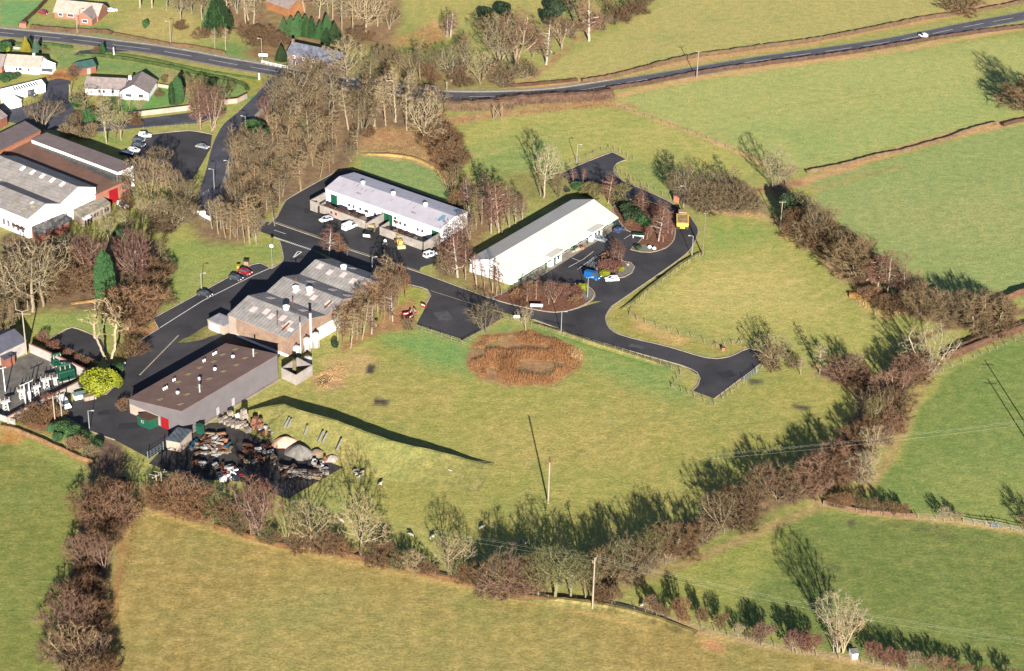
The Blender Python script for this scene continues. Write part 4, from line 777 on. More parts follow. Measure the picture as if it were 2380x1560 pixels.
def bare(kind, seed):
    P = KINDS[kind]; r = random.Random(seed*31+len(kind)); rs = np.random.RandomState(seed*77+len(kind)); T = MB(); C = MB(); env = P['env']
    hz = np.array([e[0] for e in env]); hr_ = np.array([e[1] for e in env]); lob = [(rs.uniform(0, 6.28), rs.uniform(.25, .6) if kind in ('shrub', 'fan', 'round') else rs.uniform(.15, .4)) for _ in range(3)]
    A_ = []
    while len(A_) < P['n']:
        z = rs.uniform(hz[0], 1); R_ = np.interp(z, hz, hr_); x, y = rs.uniform(-.6, .6, 2); a = math.atan2(y, x); k = R_*(1+sum(w_*math.sin((m+1)*a+p_+5*z) for m, (p_, w_) in enumerate(lob))*.5)
        if x*x+y*y < k*k: A_.append((x, y, z))
    A_ = np.array(A_); step = P['step']; N = []; par = []; ns = P.get('stems', 1)
    for s_ in range(ns):
        az = 2.4*s_+r.random(); fx = (.12 if kind != 'fork' else .34)*np.interp(.5, hz, hr_)*2*math.sqrt((s_+.5)/ns) if ns > 1 else 0
        d = Vector((math.cos(az)*fx, math.sin(az)*fx, P['base']+.12 if ns > 1 else P['base'])); p = Vector((d.x*.1, d.y*.1, -.02)); m = max(2, int(d.length/step)); prev = -1
        top = P['base'] if kind not in ('slim', 'birch') else .9
        if kind in ('slim', 'birch'): m = int(top/step); d = Vector((rs.normal(0, .03), rs.normal(0, .03), top))
        for q in range(m+1):
            N.append(tuple(p+d*(q/m)+rvec(r)*step*.12)); par.append(prev); prev = len(N)-1
    N = [np.array(q) for q in N]
    NA = np.array(N); near = np.full(len(A_), 1e9); who = np.zeros(len(A_), int); start = 0; alive = np.ones(len(A_), bool)
    for it in range(70):
        d = np.linalg.norm(A_[:, None]-NA[None, start:], axis=2); k = d.argmin(1); dm = d[np.arange(len(A_)), k]; up_ = dm < near; near[up_] = dm[up_]; who[up_] = k[up_]+start
        alive &= near > step*1.15
        if not alive.any() or len(NA) > 1500: break
        add = []; pr_ = []
        for w_ in np.unique(who[alive]):
            sel = alive & (who == w_); v = A_[sel]-NA[w_]; v = (v/np.linalg.norm(v, axis=1)[:, None]).mean(0); v = v/(np.linalg.norm(v)+1e-6)+rs.normal(0, P['wob'], 3)*.6+np.array([0, 0, P['up']]); v /= np.linalg.norm(v); add.append(NA[w_]+v*step); pr_.append(w_)
        start = len(NA); NA = np.vstack([NA, add]); par += [int(q) for q in pr_]
    n = len(NA); ch = [[] for _ in range(n)]
    for i_, q in enumerate(par):
        if q >= 0: ch[q].append(i_)
    tip = .0019 if kind not in ('shrub', 'round') else .004; rad = np.full(n, 0.0)
    for i_ in range(n-1, -1, -1): rad[i_] = tip if not ch[i_] else sum(rad[c]**2.35 for c in ch[i_])**(1/2.35)
    cap = {'oak': .036, 'fork': .05, 'shrub': .018, 'broad': .028}.get(kind, .02); rad = np.minimum(rad, cap)
    if kind == 'fork': rad = np.minimum(rad*2.0, .045)
    thr = {'shrub': .009, 'round': .009, 'fork': .009}.get(kind, .0036); V_ = [Vector(q) for q in NA]
    for i_ in range(n):
        q = par[i_]
        if q < 0: continue
        mb = T if rad[i_] > thr else C; a, b_ = V_[q], V_[i_]; d = (b_-a).normalized(); u = d.orthogonal().normalized(); v = d.cross(u); k = 5 if rad[i_] > .012 else 3; r0 = min(rad[q], rad[i_]*1.35); vs = [p+(u*math.cos(6.283*t/k)+v*math.sin(6.283*t/k))*w_ for p, w_ in ((a, r0), (b_+d*step*.1, rad[i_])) for t in range(k)]
        mb.add(vs, [(t, (t+1) % k, k+(t+1) % k, k+t) for t in range(k)])
        if rad[i_] < thr*1.15 and a.z > P['base']*.6:
            c_ = Vector((0, 0, .5)); od = (b_-Vector((0, 0, b_.z*.75))).normalized()
            for t in range(int(P['nt']*(.72 if kind not in ('shrub', 'round') else 1.05)+r.random())): spike(C, a.lerp(b_, r.random()), (d*.6+od*.4+rvec(r)*.5+Vector((0, 0, .15))).normalized(), P['tl']*r.uniform(.5, 1.35), P['tw']*r.uniform(.7, 1.4), r)
    zs = sorted(v[2] for v in C.v)[-max(1, len(C.v)//200)]; k = 1/zs
    for mb in (T, C): mb.v = [(v[0]*k, v[1]*k, v[2]*k) for v in mb.v]
    return T, C
def leafy(kind, seed):
    r = random.Random(seed*7+3); T = MB(); C = MB(); T.tube((0, 0, -.03), (0, 0, .5), .022, .01, 6); n_ = 5200
    for i in range(n_):
        t = r.random()
        if kind == 'cone': z = 1-(1-t)**.62*.98; rad = .24*(1-z)**.8*(1+.2*math.sin(z*34+seed+2*math.sin(3*i))+.25*r.random()); rr = rad*math.sqrt(r.uniform(.45, 1)); az = r.uniform(0, 6.283)
        elif kind == 'column': z = .03+.97*t; rad = .16*(1-abs(z-.38)**2.2*2.0)*(1 if z < .86 else max(.05, (1-z)/.14)); rr = max(.01, rad)*math.sqrt(r.uniform(.5, 1)); az = r.uniform(0, 6.283)
        else:
            az = r.uniform(0, 6.283); c_ = int(r.random()*9); cr = random.Random(seed*100+c_); bx, by, bz = cr.uniform(-.3, .3), cr.uniform(-.3, .3), cr.uniform(.3, .7); q = rvec(r).normalized()*.3*r.uniform(.75, 1)
            p = Vector((bx+q.x, by+q.y, max(.02, bz+q.z*.95))); d = (q+rvec(r)*.18).normalized()
            s_ = .035*r.uniform(.6, 1.3); u = d.orthogonal().normalized(); v = d.cross(u); C.add([p-u*s_, p+u*s_, p+(v+d*.5)*s_*1.5], [(0, 1, 2)]); continue
        p = Vector((rr*math.cos(az), rr*math.sin(az), z)); d = Vector((math.cos(az), math.sin(az), .5))
        d = (d+rvec(r)*.4).normalized(); s_ = .022*r.uniform(.6, 1.3); u = d.orthogonal().normalized(); v = Vector((0, 0, 1)); C.add([p-u*s_, p+u*s_, p+(v+d*.4)*s_*2.2], [(0, 1, 2)])
    return T, C
ARCH = {}
def arch(kind, v):
    if (kind, v) not in ARCH:
        T, C = bare(kind, v) if kind in KINDS else leafy(kind, v)
        ms = []
        for mb, nm, mm in ((T, 'trunk', M_BARKT), (C, 'crown', M_TWIG if kind in KINDS else M_LEAF)):
            m_ = bpy.data.meshes.new(kind+'_'+nm); m_.from_pydata(mb.v, [], mb.f); m_.materials.append(mm); ms.append(m_)
        ARCH[(kind, v)] = ms
    return ARCH[(kind, v)]
COLS = {  # twig colour, bark colour, word
 'grey': ((142, 122, 92), (206, 188, 156), 'grey brown'), 'tan': ((168, 143, 110), (206, 178, 136), 'tan'), 'purple': ((138, 102, 88), (224, 192, 164), 'purplish'), 'red': ((146, 104, 90), (224, 190, 164), 'reddish'),
 'brown': ((134, 104, 76), (170, 146, 116), 'dull brown'), 'pale': ((184, 164, 128), (236, 214, 176), 'pale'), 'olive': ((134, 128, 84), (200, 186, 140), 'olive'), 'pink': ((150, 116, 94), (190, 160, 140), 'pinkish brown'), 'rust': ((162, 122, 90), (190, 150, 120), 'rust brown'), 'white': ((150, 112, 96), (244, 232, 218), 'white barked'),
 'green': ((78, 118, 66), (120, 100, 80), 'bright green'), 'dgreen': ((58, 82, 48), (110, 96, 78), 'dark green'), 'lime': ((178, 186, 46), (120, 100, 80), 'yellow green'), 'yellow': ((186, 172, 60), (120, 100, 80), 'golden'), 'bluegreen': ((92, 122, 104), (120, 100, 80), 'blue green')}
WORD = {'broad': ('bare_tree', 'bare tree', 'tree'), 'oak': ('oak_tree', 'spreading bare oak', 'tree'), 'slim': ('slender_tree', 'slender tree', 'tree'), 'birch': ('birch_tree', 'bare birch', 'tree'), 'multi': ('multi_stem_tree', 'many-stemmed tree', 'tree'), 'fan': ('coppice_tree', 'fan-shaped tree', 'tree'), 'shrub': ('shrub', 'twiggy bush', 'bush'), 'fork': ('forked_tree', 'thick forked bare tree', 'tree'), 'round': ('hedgerow_bush', 'round bush', 'bush'), 'cone': ('conifer', 'pointed conifer', 'conifer'), 'column': ('cypress', 'column-shaped cypress', 'conifer'), 'leafy': ('evergreen_bush', 'leafy bush', 'bush')}
KT, KL = 2.7, 2.9
def plant(kind, col, P, h, wd=1.0, lean=0):
    v = R.randrange(3); tr, cr = arch(kind, v); nm, wd_, cat = WORD[kind]
    root = bpy.data.objects.new(nm, None); sc.collection.objects.link(root); root.empty_display_size = .3
    root.location = (P[0], P[1], 0); root.rotation_euler = (0, lean, R.uniform(0, 6.28) if kind != 'fork' and not lean else 0); root.scale = (h*wd*R.uniform(.85, 1.18), h*wd*R.uniform(.85, 1.18), h)
    if kind not in ('fork', 'cone', 'column') and not lean: root.rotation_euler = (R.gauss(0, .07), R.gauss(0, .07), root.rotation_euler[2])
    tw, bk, _ = COLS[col]; j = R.uniform(.84, 1.14); j2 = R.uniform(.94, 1.06)
    for m_, c_, kk in ((tr, bk, KV*.8), (cr, tw, KT if kind in KINDS else KL)):
        o = bpy.data.objects.new(m_.name.split('_')[-1].split('.')[0], m_); sc.collection.objects.link(o); o.parent = root
        a = A(*c_, kk); o.color = (a[0]*j*j2, a[1]*j, a[2]*j/j2, 1)
    root['category'] = cat; return root
ORD = ['', 'first', 'second', 'third', 'fourth', 'fifth', 'sixth', 'seventh', 'eighth', 'ninth', 'tenth', 'eleventh', 'twelfth']
USED = {}
def clump(place, spec, grp, hs=1):       # spec: 'kind colour tag x yb yt [width] [lean]; ...'
    items = []
    for e in spec.split(';'):
        e = e.split()
        if not e: continue
        k, c, t_, x, yb, yt = e[:6]; x, yb, yt = float(x), float(yb), float(yt); wd = float(e[6]) if len(e) > 6 else 1; ln = float(e[7]) if len(e) > 7 else 0
        items.append((k, c, g1(t_, x, yb), hgt(t_, x, yb, yt)*hs, wd, ln, Z(t_, x, yb)[0]))
    place_all(place, items, grp)
def place_all(place, items, grp):
    items.sort(key=lambda q: q[6]); tot = {}
    for q in items: tot[q[:2]] = tot.get(q[:2], 0)+1
    cnt = {}
    for k, c, P, h, wd, ln, _ in items:
        o = plant(k, c, P, h, wd, ln); n_ = cnt[(k, c)] = cnt.get((k, c), 0)+1; t_ = tot[(k, c)]; base = COLS[c][2]+' '+WORD[k][1]
        if t_ == 1: lb = base+' '+place
        elif t_ <= 12: lb = (ORD[n_]+' '+base+' from the left '+place) if n_ < t_ else 'last '+base+' to the right '+place
        else: lb = base+' '+place.replace('in the', 'among the many in the').replace('between the', 'among the many between the')
        o['label'] = lb; o['group'] = grp
def scatter(place, tg, s, gap, kinds, hr, grp, seed=1, avoid=()):
    poly = [xy(p) for p in GP(tg, s)]; r = random.Random(seed); xs = [p[0] for p in poly]; ys = [p[1] for p in poly]; pts = []
    def inside(x, y, pl):
        ins = False
        for i in range(len(pl)):
            (ax, ay), (bx, by) = pl[i-1], pl[i]
            if (ay > y) != (by > y) and x < (bx-ax)*(y-ay)/(by-ay)+ax: ins = not ins
        return ins
    for _ in range(6000):
        x, y = r.uniform(min(xs), max(xs)), r.uniform(min(ys), max(ys))
        if inside(x, y, poly) and all((x-a)**2+(y-b_)**2 > gap*gap for a, b_ in pts) and all(min((x-q[0])**2+(y-q[1])**2 for q in l) > d*d for l, d in avoid): pts.append((x, y))
    items = []
    for x, y in pts:
        k, c, hk, wd = r.choice(kinds); items.append((k, c, Vector((x, y, 0)), hk*r.uniform(*hr), wd*r.uniform(.85, 1.2), 0, Dof(x, y)[0]))
    place_all(place, items, grp); return len(items)
NOROAD = [(acc_c, 5.0), (main_c, 6.5)]
# ---- left side woods by the substation and factory
clump('in the wood left of the parking lane', 'oak pale b1 300 1335 720 1.05;broad grey b1 385 1290 800;multi purple b1 785 1050 640 .9;multi red b1 1190 1150 650 1.0;multi red b1 1252 1115 630 1.1;broad pale b1 965 705 470;slim olive b1 1430 900 690;shrub brown b1 1350 1230 1000 1.3;shrub brown b1 1290 1060 850 1.2;shrub rust b1 1180 1390 1120 1.3;shrub rust b1 1280 1440 1260 1.3;shrub brown b1 690 1150 950 1.2;shrub brown b1 560 1160 900 1.2;shrub brown b1 640 1000 800 1.3;column green b1 945 1255 825 1.15;leafy green b1 1090 760 600 .7;shrub brown b1 1420 1060 900 1.2;fork pale c1 970 362 -190 1.0;shrub brown b1 460 1220 1000 1.3;slim grey b1 520 1110 780;shrub grey b1 170 1240 980 1.3;shrub grey b1 90 1180 900 1.3;shrub brown b1 420 1000 780 1.3;broad grey b1 60 1300 860;broad grey b1 600 900 640;shrub grey b1 1480 980 860 1.1', 'trees in the wood by the substation')
scatter('at the left border by the substation', 'D', '-40,730 40,720 60,770 20,800 -40,790', 3.2, [('slim', 'grey', 9, 1.1), ('slim', 'tan', 8, 1.1)], (.8, 1.15), 'trees at the left border', 4)
clump('between the car park and the bridge', 'fan grey b1 1230 345 60;fan tan b1 1330 335 0;fan tan b1 1405 310 20;slim tan b1 1480 345 40;multi tan b1 1560 355 90;broad pale b1 1260 545 330;broad pale b1 1380 560 330;shrub grey b1 1520 590 330 1.2;shrub grey b1 1600 570 330 1.2;slim grey b1 1340 180 -120;multi grey b1 1430 190 -130;fan tan b1 1220 210 -20;broad grey b1 1640 470 180;shrub brown b1 1130 420 290;broad grey b1 1120 640 430;fan grey b1 1680 400 200;shrub brown b1 1450 640 480 1.2', 'trees by the bridge')
scatter('in the belt beside the white workshop', 'D', '505,560 575,570 640,530 655,465 790,400 835,360 790,330 700,330 610,330 560,380 540,450', 4.9, [('slim', 'tan', 9.5, 1.25), ('slim', 'grey', 9, 1.2), ('multi', 'tan', 8.5, .9), ('slim', 'tan', 10.5, 1.1), ('fan', 'grey', 7, .8)], (.8, 1.15), 'trees in the belt beside the workshop', 5, NOROAD)
clump('on the belt edge by the junction', 'slim tan b1 1935 645 330;slim tan b1 2000 680 350;slim tan b1 2040 690 380;slim tan b1 2110 700 390;slim tan b1 2170 722 380;slim tan b1 2215 735 300;slim pale b1 2272 742 400;slim tan b2 62 742 430;slim tan b2 5 725 400;slim grey b1 1880 600 330;slim grey b1 1960 600 300', 'trees on the belt edge')
scatter('in the wood below the stone cottage', 'D', '630,250 700,215 800,212 930,212 1010,240 1030,285 970,300 860,320 760,335 640,330 600,310', 6.4, [('slim', 'grey', 12.5, 1.3), ('broad', 'grey', 12, .9), ('multi', 'grey', 10, .9), ('shrub', 'brown', 4, 1.2), ('slim', 'pale', 13, 1.1), ('multi', 'purple', 9, .9)], (.75, 1.15), 'trees in the wood by the stream', 6, NOROAD)
clump('in front of the stone cottage', 'oak grey a2 445 990 590 .95;oak grey a2 700 985 620 .8;oak pale a2 865 725 340 .8;broad grey a2 250 960 690;fan grey a2 330 880 640;broad grey a2 620 800 560;broad grey a2 1000 800 560', 'big trees by the cottage')
clump('over the orange stream bank', 'slim pale a2 1210 1115 700;slim pale a2 1300 1085 620;slim white a2 1250 930 600;slim grey a2 960 1210 940;multi grey a2 1010 1185 800;slim pale a2 1105 1125 780;slim white a2 1660 1005 740;oak pale a2 1530 1280 880 .75;shrub brown a2 1640 1240 1000 1.3;shrub brown a2 1720 1330 1120 1.3;shrub brown a2 1780 1450 1260 1.3;shrub brown a2 1850 1500 1330 1.3;slim grey a2 1770 1420 1210;slim grey a2 1860 1440 1250', 'trees by the stream bank')
clump('in the wood at the top border', 'broad pale a2 40 215 -130;broad pale a2 490 112 -220;broad pale a2 620 162 -180;slim pale a2 740 192 -120;slim pale a2 820 282 -60;slim pale a2 915 275 -80;oak pale a2 1030 295 -110 .8;broad pale a2 1140 235 -80;broad pale a1 1240 72 -280;broad pale a1 1350 74 -280;oak grey a1 1600 188 -110 .8;broad grey a1 1790 172 -160;slim pale a1 2030 235 -160;slim pale a1 2180 255 -120;slim pale a1 2200 180 -220;broad grey a1 2260 150 -200;broad grey a1 1700 120 -150;multi grey a2 1240 260 40 1.2;broad grey a2 1060 130 -200;slim grey a2 700 120 -160;slim grey a2 860 150 -200;broad grey a2 960 180 -120;multi grey a1 2100 120 -200;broad grey a2 130 -20 -300;broad grey a1 1480 90 -220', 'trees in the wood at the top')
clump('on the verge above the main road', 'slim pale a1 1905 440 260 1.1;slim pale a1 2000 445 250 1.1;shrub brown a2 60 390 240 1.4;shrub brown a2 170 400 250 1.4;shrub brown a2 260 410 290 1.3;shrub brown a1 2200 330 220 1.4;shrub brown a1 2290 340 230 1.4;shrub brown a2 960 360 250 1.3;shrub brown a2 1060 360 290 1.2;shrub brown a1 1800 330 250 1.4;shrub brown a1 1950 330 240 1.4;shrub brown a1 1600 260 190 1.4', 'verge plants above the main road')
clump('in the row above the stone cottage', 'cone green a2 305 260 165 1.4;cone green a2 370 300 160 1.4;cone green a2 440 310 130 1.4;cone green a2 500 320 150 1.4;cone green a2 560 330 170 1.4;cone green a2 630 340 200 1.4;cone green a2 690 330 140 1.4;cone dgreen a2 760 380 210 1.4;cone dgreen a2 690 390 260 1.4;cone dgreen a2 285 540 410 1.3;cone green a1 1900 290 0 1.3;cone dgreen a1 1960 250 -40 1.2', 'conifers above the main road')
clump('in the trees above the main road', 'slim grey a2 1515 725 410;birch white a2 1750 330 110;birch white a2 1782 335 100;fan pale a2 2050 745 480 1.1;oak pale a2 2205 565 130 .7;shrub brown a2 1870 745 560;shrub brown a2 2190 740 560;multi grey a2 1660 700 430;multi grey a2 1790 730 420;multi grey a2 1930 640 360;multi purple a2 1900 500 290;leafy dgreen a2 2250 170 20 .8;leafy dgreen a2 2100 200 60 .8;shrub grey a2 1150 560 420;shrub grey a2 1260 580 430;slim grey a2 1330 640 480;fan grey a2 1440 700 470;multi grey a2 2300 560 300;shrub brown a2 1590 700 560;broad grey a2 2130 420 130', 'trees north of the main road')  # the leafy dgreen pair is put in as dark patches among the trees
clump('along the field edge above the road', 'fan grey a3 10 560 180;multi purple a3 160 595 90 1.1;birch white a3 422 575 190 1.1;multi purple a3 560 435 140 .9;birch white a3 800 368 -60 1.15;shrub grey a3 900 270 120;shrub brown a3 1150 185 20 1.2;shrub grey a3 60 740 560 1.1;shrub grey a3 230 700 540 1.1;shrub grey a3 650 330 190;leafy dgreen a3 440 220 80 .7;leafy dgreen a3 60 130 20 .8;broad grey a3 660 200 -90;shrub brown a3 1030 210 60;shrub brown a3 1280 110 -30 1.3;multi grey a3 300 520 330;multi brown a3 960 130 -60;leafy dgreen a3 560 140 -40;shrub brown a4 1800 105 -60 1.5;broad brown a4 1680 60 -120', 'trees along the field edge')
# ---- around the workshop and unit block
clump('between the white workshop and cream roof', 'birch white b2 1920 405 150;birch white b2 1952 442 130;slim grey b2 2010 600 260;birch white b2 2090 435 120;birch white b2 2142 640 330;birch white b2 2212 622 200;slim grey b2 2302 592 260;slim grey b2 2235 650 420;slim purple b3 2 640 180;slim grey b3 95 592 200;birch white b3 152 562 300;birch white b3 207 522 270;birch white b2 1780 800 560;birch white b2 1848 1032 640;slim purple b2 1918 1052 720;slim purple b2 2016 1112 820;slim purple b2 2086 1132 900;slim purple b2 2155 1168 860;slim purple b2 2188 1188 960;slim purple b2 2232 1190 980;multi purple b2 1700 900 700;shrub grey b2 1780 1000 820;multi purple b2 1880 760 500;multi grey b2 1960 700 430;slim purple b2 1830 880 600;shrub brown b2 1850 420 250;multi grey b2 1780 300 90;multi grey b2 1830 240 20;slim purple b2 2060 560 300;slim grey b2 2170 480 180', 'birch belt trees')
clump('behind the cream roofed unit block', 'broad pale b3 400 325 -150 .7;fan grey b3 530 325 120;slim grey b3 370 312 100;leafy green b3 700 260 180 1.2;shrub olive b3 800 300 190 1.2;shrub olive b3 870 320 200 1.2;birch purple b3 968 375 120;shrub olive b3 1060 360 200;slim red b3 665 212 60;slim red b3 742 212 70;shrub olive b3 180 350 290;leafy dgreen b3 610 275 230 .9;shrub rust b3 760 280 230', 'plants behind the unit block')
clump('on the large bed by the loop road', 'leafy dgreen b3 1130 480 380 1.5;leafy dgreen b3 1200 530 420 1.5;leafy green b3 1285 580 490 1.4;birch purple b3 1232 462 250;birch purple b3 1276 472 240;birch red b3 1312 696 560;slim purple b3 1350 655 560;birch white b3 1416 712 350;slim purple b3 1393 600 380;birch red b3 1458 718 590;birch red b3 1500 640 470;birch red b3 1535 656 540;birch purple b3 1440 520 330;leafy green b3 1240 790 745 1.3;shrub rust b3 1150 570 510', 'plants on the large bed')
clump('on the small bed beside the blue van', 'multi red b3 1055 895 700 1.05;birch red b3 1010 890 730;birch red b3 1092 895 740;shrub red b3 960 960 870 1.4;shrub red b3 1020 985 890 1.4;leafy lime b3 940 1020 960 1.2;leafy lime b3 1090 975 935 1.1', 'plants on the middle bed')
clump('on the bed below the cream roof', 'birch purple b3 252 1245 1050;birch purple b3 332 1228 1030;multi purple b3 440 1270 1060 .9;multi purple b3 492 1255 1060;shrub red b3 600 1190 1090 1.3;shrub red b3 670 1190 1100 1.3;shrub rust b3 680 1250 1180 1.2;leafy lime b3 742 1145 1080 1.1;shrub pale b3 290 1130 1060;shrub grey b3 385 1150 1080;shrub rust b3 150 1220 1130;shrub brown b3 220 1180 1110', 'plants on the near bed')
clump('standing on the verge by the junction', 'birch white b2 705 830 570 1.25;birch rust b2 800 850 640 1.3;slim grey b2 870 850 740', 'verge trees by the junction')
scatter('in the thicket beside the grey works', 'D', '795,805 840,785 905,730 945,700 935,670 900,665 880,690 840,730 800,770', 2.6, [('birch', 'tan', 9.5, .9), ('slim', 'rust', 9, 1.2), ('slim', 'tan', 10, 1.1), ('multi', 'rust', 8.5, .8)], (.8, 1.15), 'thicket beside the works', 9)
clump('in front of the works thicket', 'birch white b2 1085 1530 1240;slim tan b2 1245 1400 1100;slim tan b2 1190 1430 1190;birch white b2 1270 1420 1140;leafy dgreen c2 755 230 160 .8;slim pale c2 900 230 -100;slim pale c2 785 200 -110;slim pale c2 1000 150 -190', 'trees in front of the thicket')
clump('by the turning yard fence', 'fan grey b2 2090 1530 1270 1.1;shrub grey b2 1410 1490 1390 .9;broad pale b3 240 1505 1290 .9', 'trees by the yard')
# ---- right of the loop road and along the stream hedges
clump('in the scrub right of the loop road', 'broad grey b3 1650 360 30;multi grey b3 1620 372 60;fan grey b3 1600 350 120;multi grey b3 1720 390 140;shrub grey b3 1790 420 220 1.2;shrub grey b3 1880 425 190 1.2;shrub grey b3 1960 440 210 1.2;shrub grey b3 2080 445 180 1.2;shrub grey b3 2170 440 220 1.2;broad grey b3 1870 330 60;multi grey b3 2000 330 100;slim grey b3 2110 300 40;shrub brown b3 2250 400 300;shrub grey b3 1690 320 200;shrub grey b3 2190 330 200', 'scrub right of the loop road')  # multi grey beside the first broad tree is added to deepen its cast shadow
clump('in the tall sloping hedge at right', 'fan pale b4 125 245 -60 1.0;multi pink b4 230 215 40 1.2;leafy dgreen b4 265 500 310 .8;fan pale b4 370 500 300;shrub brown b4 330 640 450 1.2;shrub brown b4 430 690 460 1.2;multi grey b4 485 745 420;shrub grey b4 540 730 470 1.1;shrub brown b4 620 800 560 1.1;shrub grey b4 690 880 650 1.2;shrub grey b4 770 960 680 1.1;shrub grey b4 850 1030 720 1.1;birch red b4 930 1080 800 1.0 .5;birch red b4 975 1112 850 1 .35;birch red b4 1040 1135 840;birch red b4 1130 1180 830;multi grey b4 1170 1180 860;birch red b4 1240 1225 990;birch red b4 1282 1252 980;birch red b4 1312 1235 990 1 .2;shrub grey b4 1430 1375 1110;shrub tan b4 1550 1370 1180 1.2;shrub tan b4 1660 1400 1200 1.2;shrub grey b4 1760 1430 1200 1.2;shrub tan b4 1860 1440 1220 1.2;shrub grey b4 1990 1480 1210 1.3;shrub brown b4 2080 1470 1250 1.3;shrub brown b4 2200 1470 1350 1.3;shrub brown b4 1180 1330 1220 1.4;shrub brown b4 1080 1300 1200;shrub rust b4 900 1210 1130 1.3;shrub rust b4 1000 1230 1140 1.3', 'hedge trees running down to the right', 1.1)
clump('near the turning head and the stream', 'fan pale c4 152 382 130 1.2;shrub grey c4 120 395 200 .9;shrub grey c4 300 405 270 .8;slim pale c4 360 465 300 1.3;slim pale c4 530 455 190 1.2;shrub pink c4 760 520 300 1.2;broad pale c4 830 480 270;shrub brown c4 880 520 390 1.2;shrub brown c4 700 490 400;fan pale c4 1515 460 80 1.15', 'trees by the turning head')  # first grey bush is added at the pale fan tree to thicken its shadow
clump('in the wide hedge along the stream', 'shrub brown c4 1440 440 260 1.2;shrub pink c4 1340 520 310 1.2;shrub pink c4 1250 560 380 1.2;shrub pink c4 1180 650 450 1.2;multi grey c4 1100 790 600 1.0;shrub brown c4 1190 830 640 1.2;fan grey c4 1060 890 650;multi olive c4 1000 970 720;shrub pink c4 1120 950 790 1.1;shrub brown c4 960 1060 880 1.1;fan pale c4 1000 1180 960;shrub brown c4 880 1130 960 1.2;shrub pink c4 1080 1080 940;shrub grey c4 150 1570 1330 1.1;shrub pink c4 50 1540 1340 1.1;shrub pink c4 300 1570 1380 1.1;shrub brown c4 420 1500 1320 1.1;shrub pink c4 520 1450 1220 1.1;shrub brown c4 230 1500 1340 1.1;shrub pink c4 680 1380 1130 1.2;shrub brown c4 780 1300 1130 1.2;shrub pale c4 860 1420 1200;shrub brown c4 600 1440 1210 1.2;shrub pale c4 920 1340 1180;multi brown d3 2220 210 -60 1.1;shrub brown d3 2110 250 30 1.2;fan grey d3 1970 310 50;shrub brown d3 2050 150 -30 1.2;shrub grey d3 1800 420 250;shrub brown d3 1620 530 310 1.2;multi grey d3 1500 580 300 1.1;shrub brown d3 1420 560 330;fan olive d3 1320 650 380 1.0;shrub grey d3 1230 660 460;shrub grey d3 1130 700 470 1.2;multi olive d3 1000 770 490 1.1;shrub grey d3 950 700 500;shrub grey d3 890 820 570;shrub brown d3 980 870 790;shrub brown d3 920 930 820;broad olive d3 770 925 620;broad olive d3 640 910 600;broad olive d3 500 925 560 1.1;broad olive d3 350 910 600 1.1;fan olive d3 420 800 570;shrub pink d3 160 870 640;fan grey d3 50 860 570;shrub rust d3 200 880 760;broad olive d3 570 800 560;shrub grey d3 260 820 620', 'bushes along the stream', 1.15)
clump('along the lower pasture edge', 'oak pale d2 990 562 30 .72;broad pale d2 540 490 100;multi olive d2 350 460 120;broad pale d2 1765 728 390 .9;broad pale d2 1910 650 400 .9;fan olive d2 1790 735 560;shrub brown d2 440 480 320;shrub brown d2 650 500 310;shrub brown d2 760 510 380;shrub rust d2 850 530 420;shrub brown d2 1130 600 430 1.2;shrub brown d2 1230 610 450 1.1;shrub olive d2 1350 640 500;shrub pale d2 1440 660 510;shrub brown d2 1600 700 600;shrub brown d2 1980 770 610;shrub rust d2 2070 800 640;shrub grey d2 2210 850 590 1.1;shrub brown d2 2110 810 640;shrub brown d2 1890 760 640;shrub brown d2 230 430 330;shrub olive d2 160 410 290;shrub brown d2 1530 690 610;shrub pink d2 2310 860 600', 'trees along the lower pasture edge')
clump('in front of the scrap yard', 'multi pink d1 2240 375 -95 1.2;multi red d1 2295 385 -80 1.0;multi red d2 105 285 -60 .9;broad pink d1 1660 178 -160;multi rust d1 1560 150 -160;shrub rust d1 1440 110 -60;shrub brown d1 1750 200 -40;shrub olive d1 1880 210 0;shrub brown d1 1990 250 60;shrub rust d1 1350 60 -90;shrub brown d1 2090 300 120;shrub brown d1 1500 120 -120;shrub rust d1 1700 190 -60 1.2;shrub olive d1 2140 320 150', 'trees in front of the scrap yard')
clump('in the dark left side hedge', 'shrub pink d1 960 260 -20 1.3;shrub brown d1 840 190 -60 1.2;shrub brown d1 1080 240 60;fan pink d1 800 660 380 1.15;multi pink d1 920 660 390 1.1;shrub brown d1 900 440 270 1.2;shrub pink d1 700 560 380 1.2;shrub pink d1 740 900 730 1.3;shrub brown d1 830 880 740 1.2;shrub pink d1 620 960 780 1.2;multi pink d1 690 1220 900 1.2;shrub pink d1 800 1180 950 1.2;shrub pink d1 580 1200 990 1.2;fan tan d1 700 1510 1220 1.2;fan pink d1 800 1500 1270 1.2;shrub pink d1 560 1480 1280 1.2;shrub brown d1 900 1600 1420 1.2;fan tan d1 660 1760 1480 1.2;shrub brown d1 820 1760 1520 1.3;shrub brown d1 1020 400 260;shrub brown d1 860 1060 900;shrub brown d1 760 760 610;fan pink d1 1050 225 -30 .9;fan brown d1 880 190 -60 .9;fan brown d1 960 120 -140 .8;fan brown d1 1120 160 -90 .8;multi brown d1 820 330 90 1.1', 'trees in the left hedge')
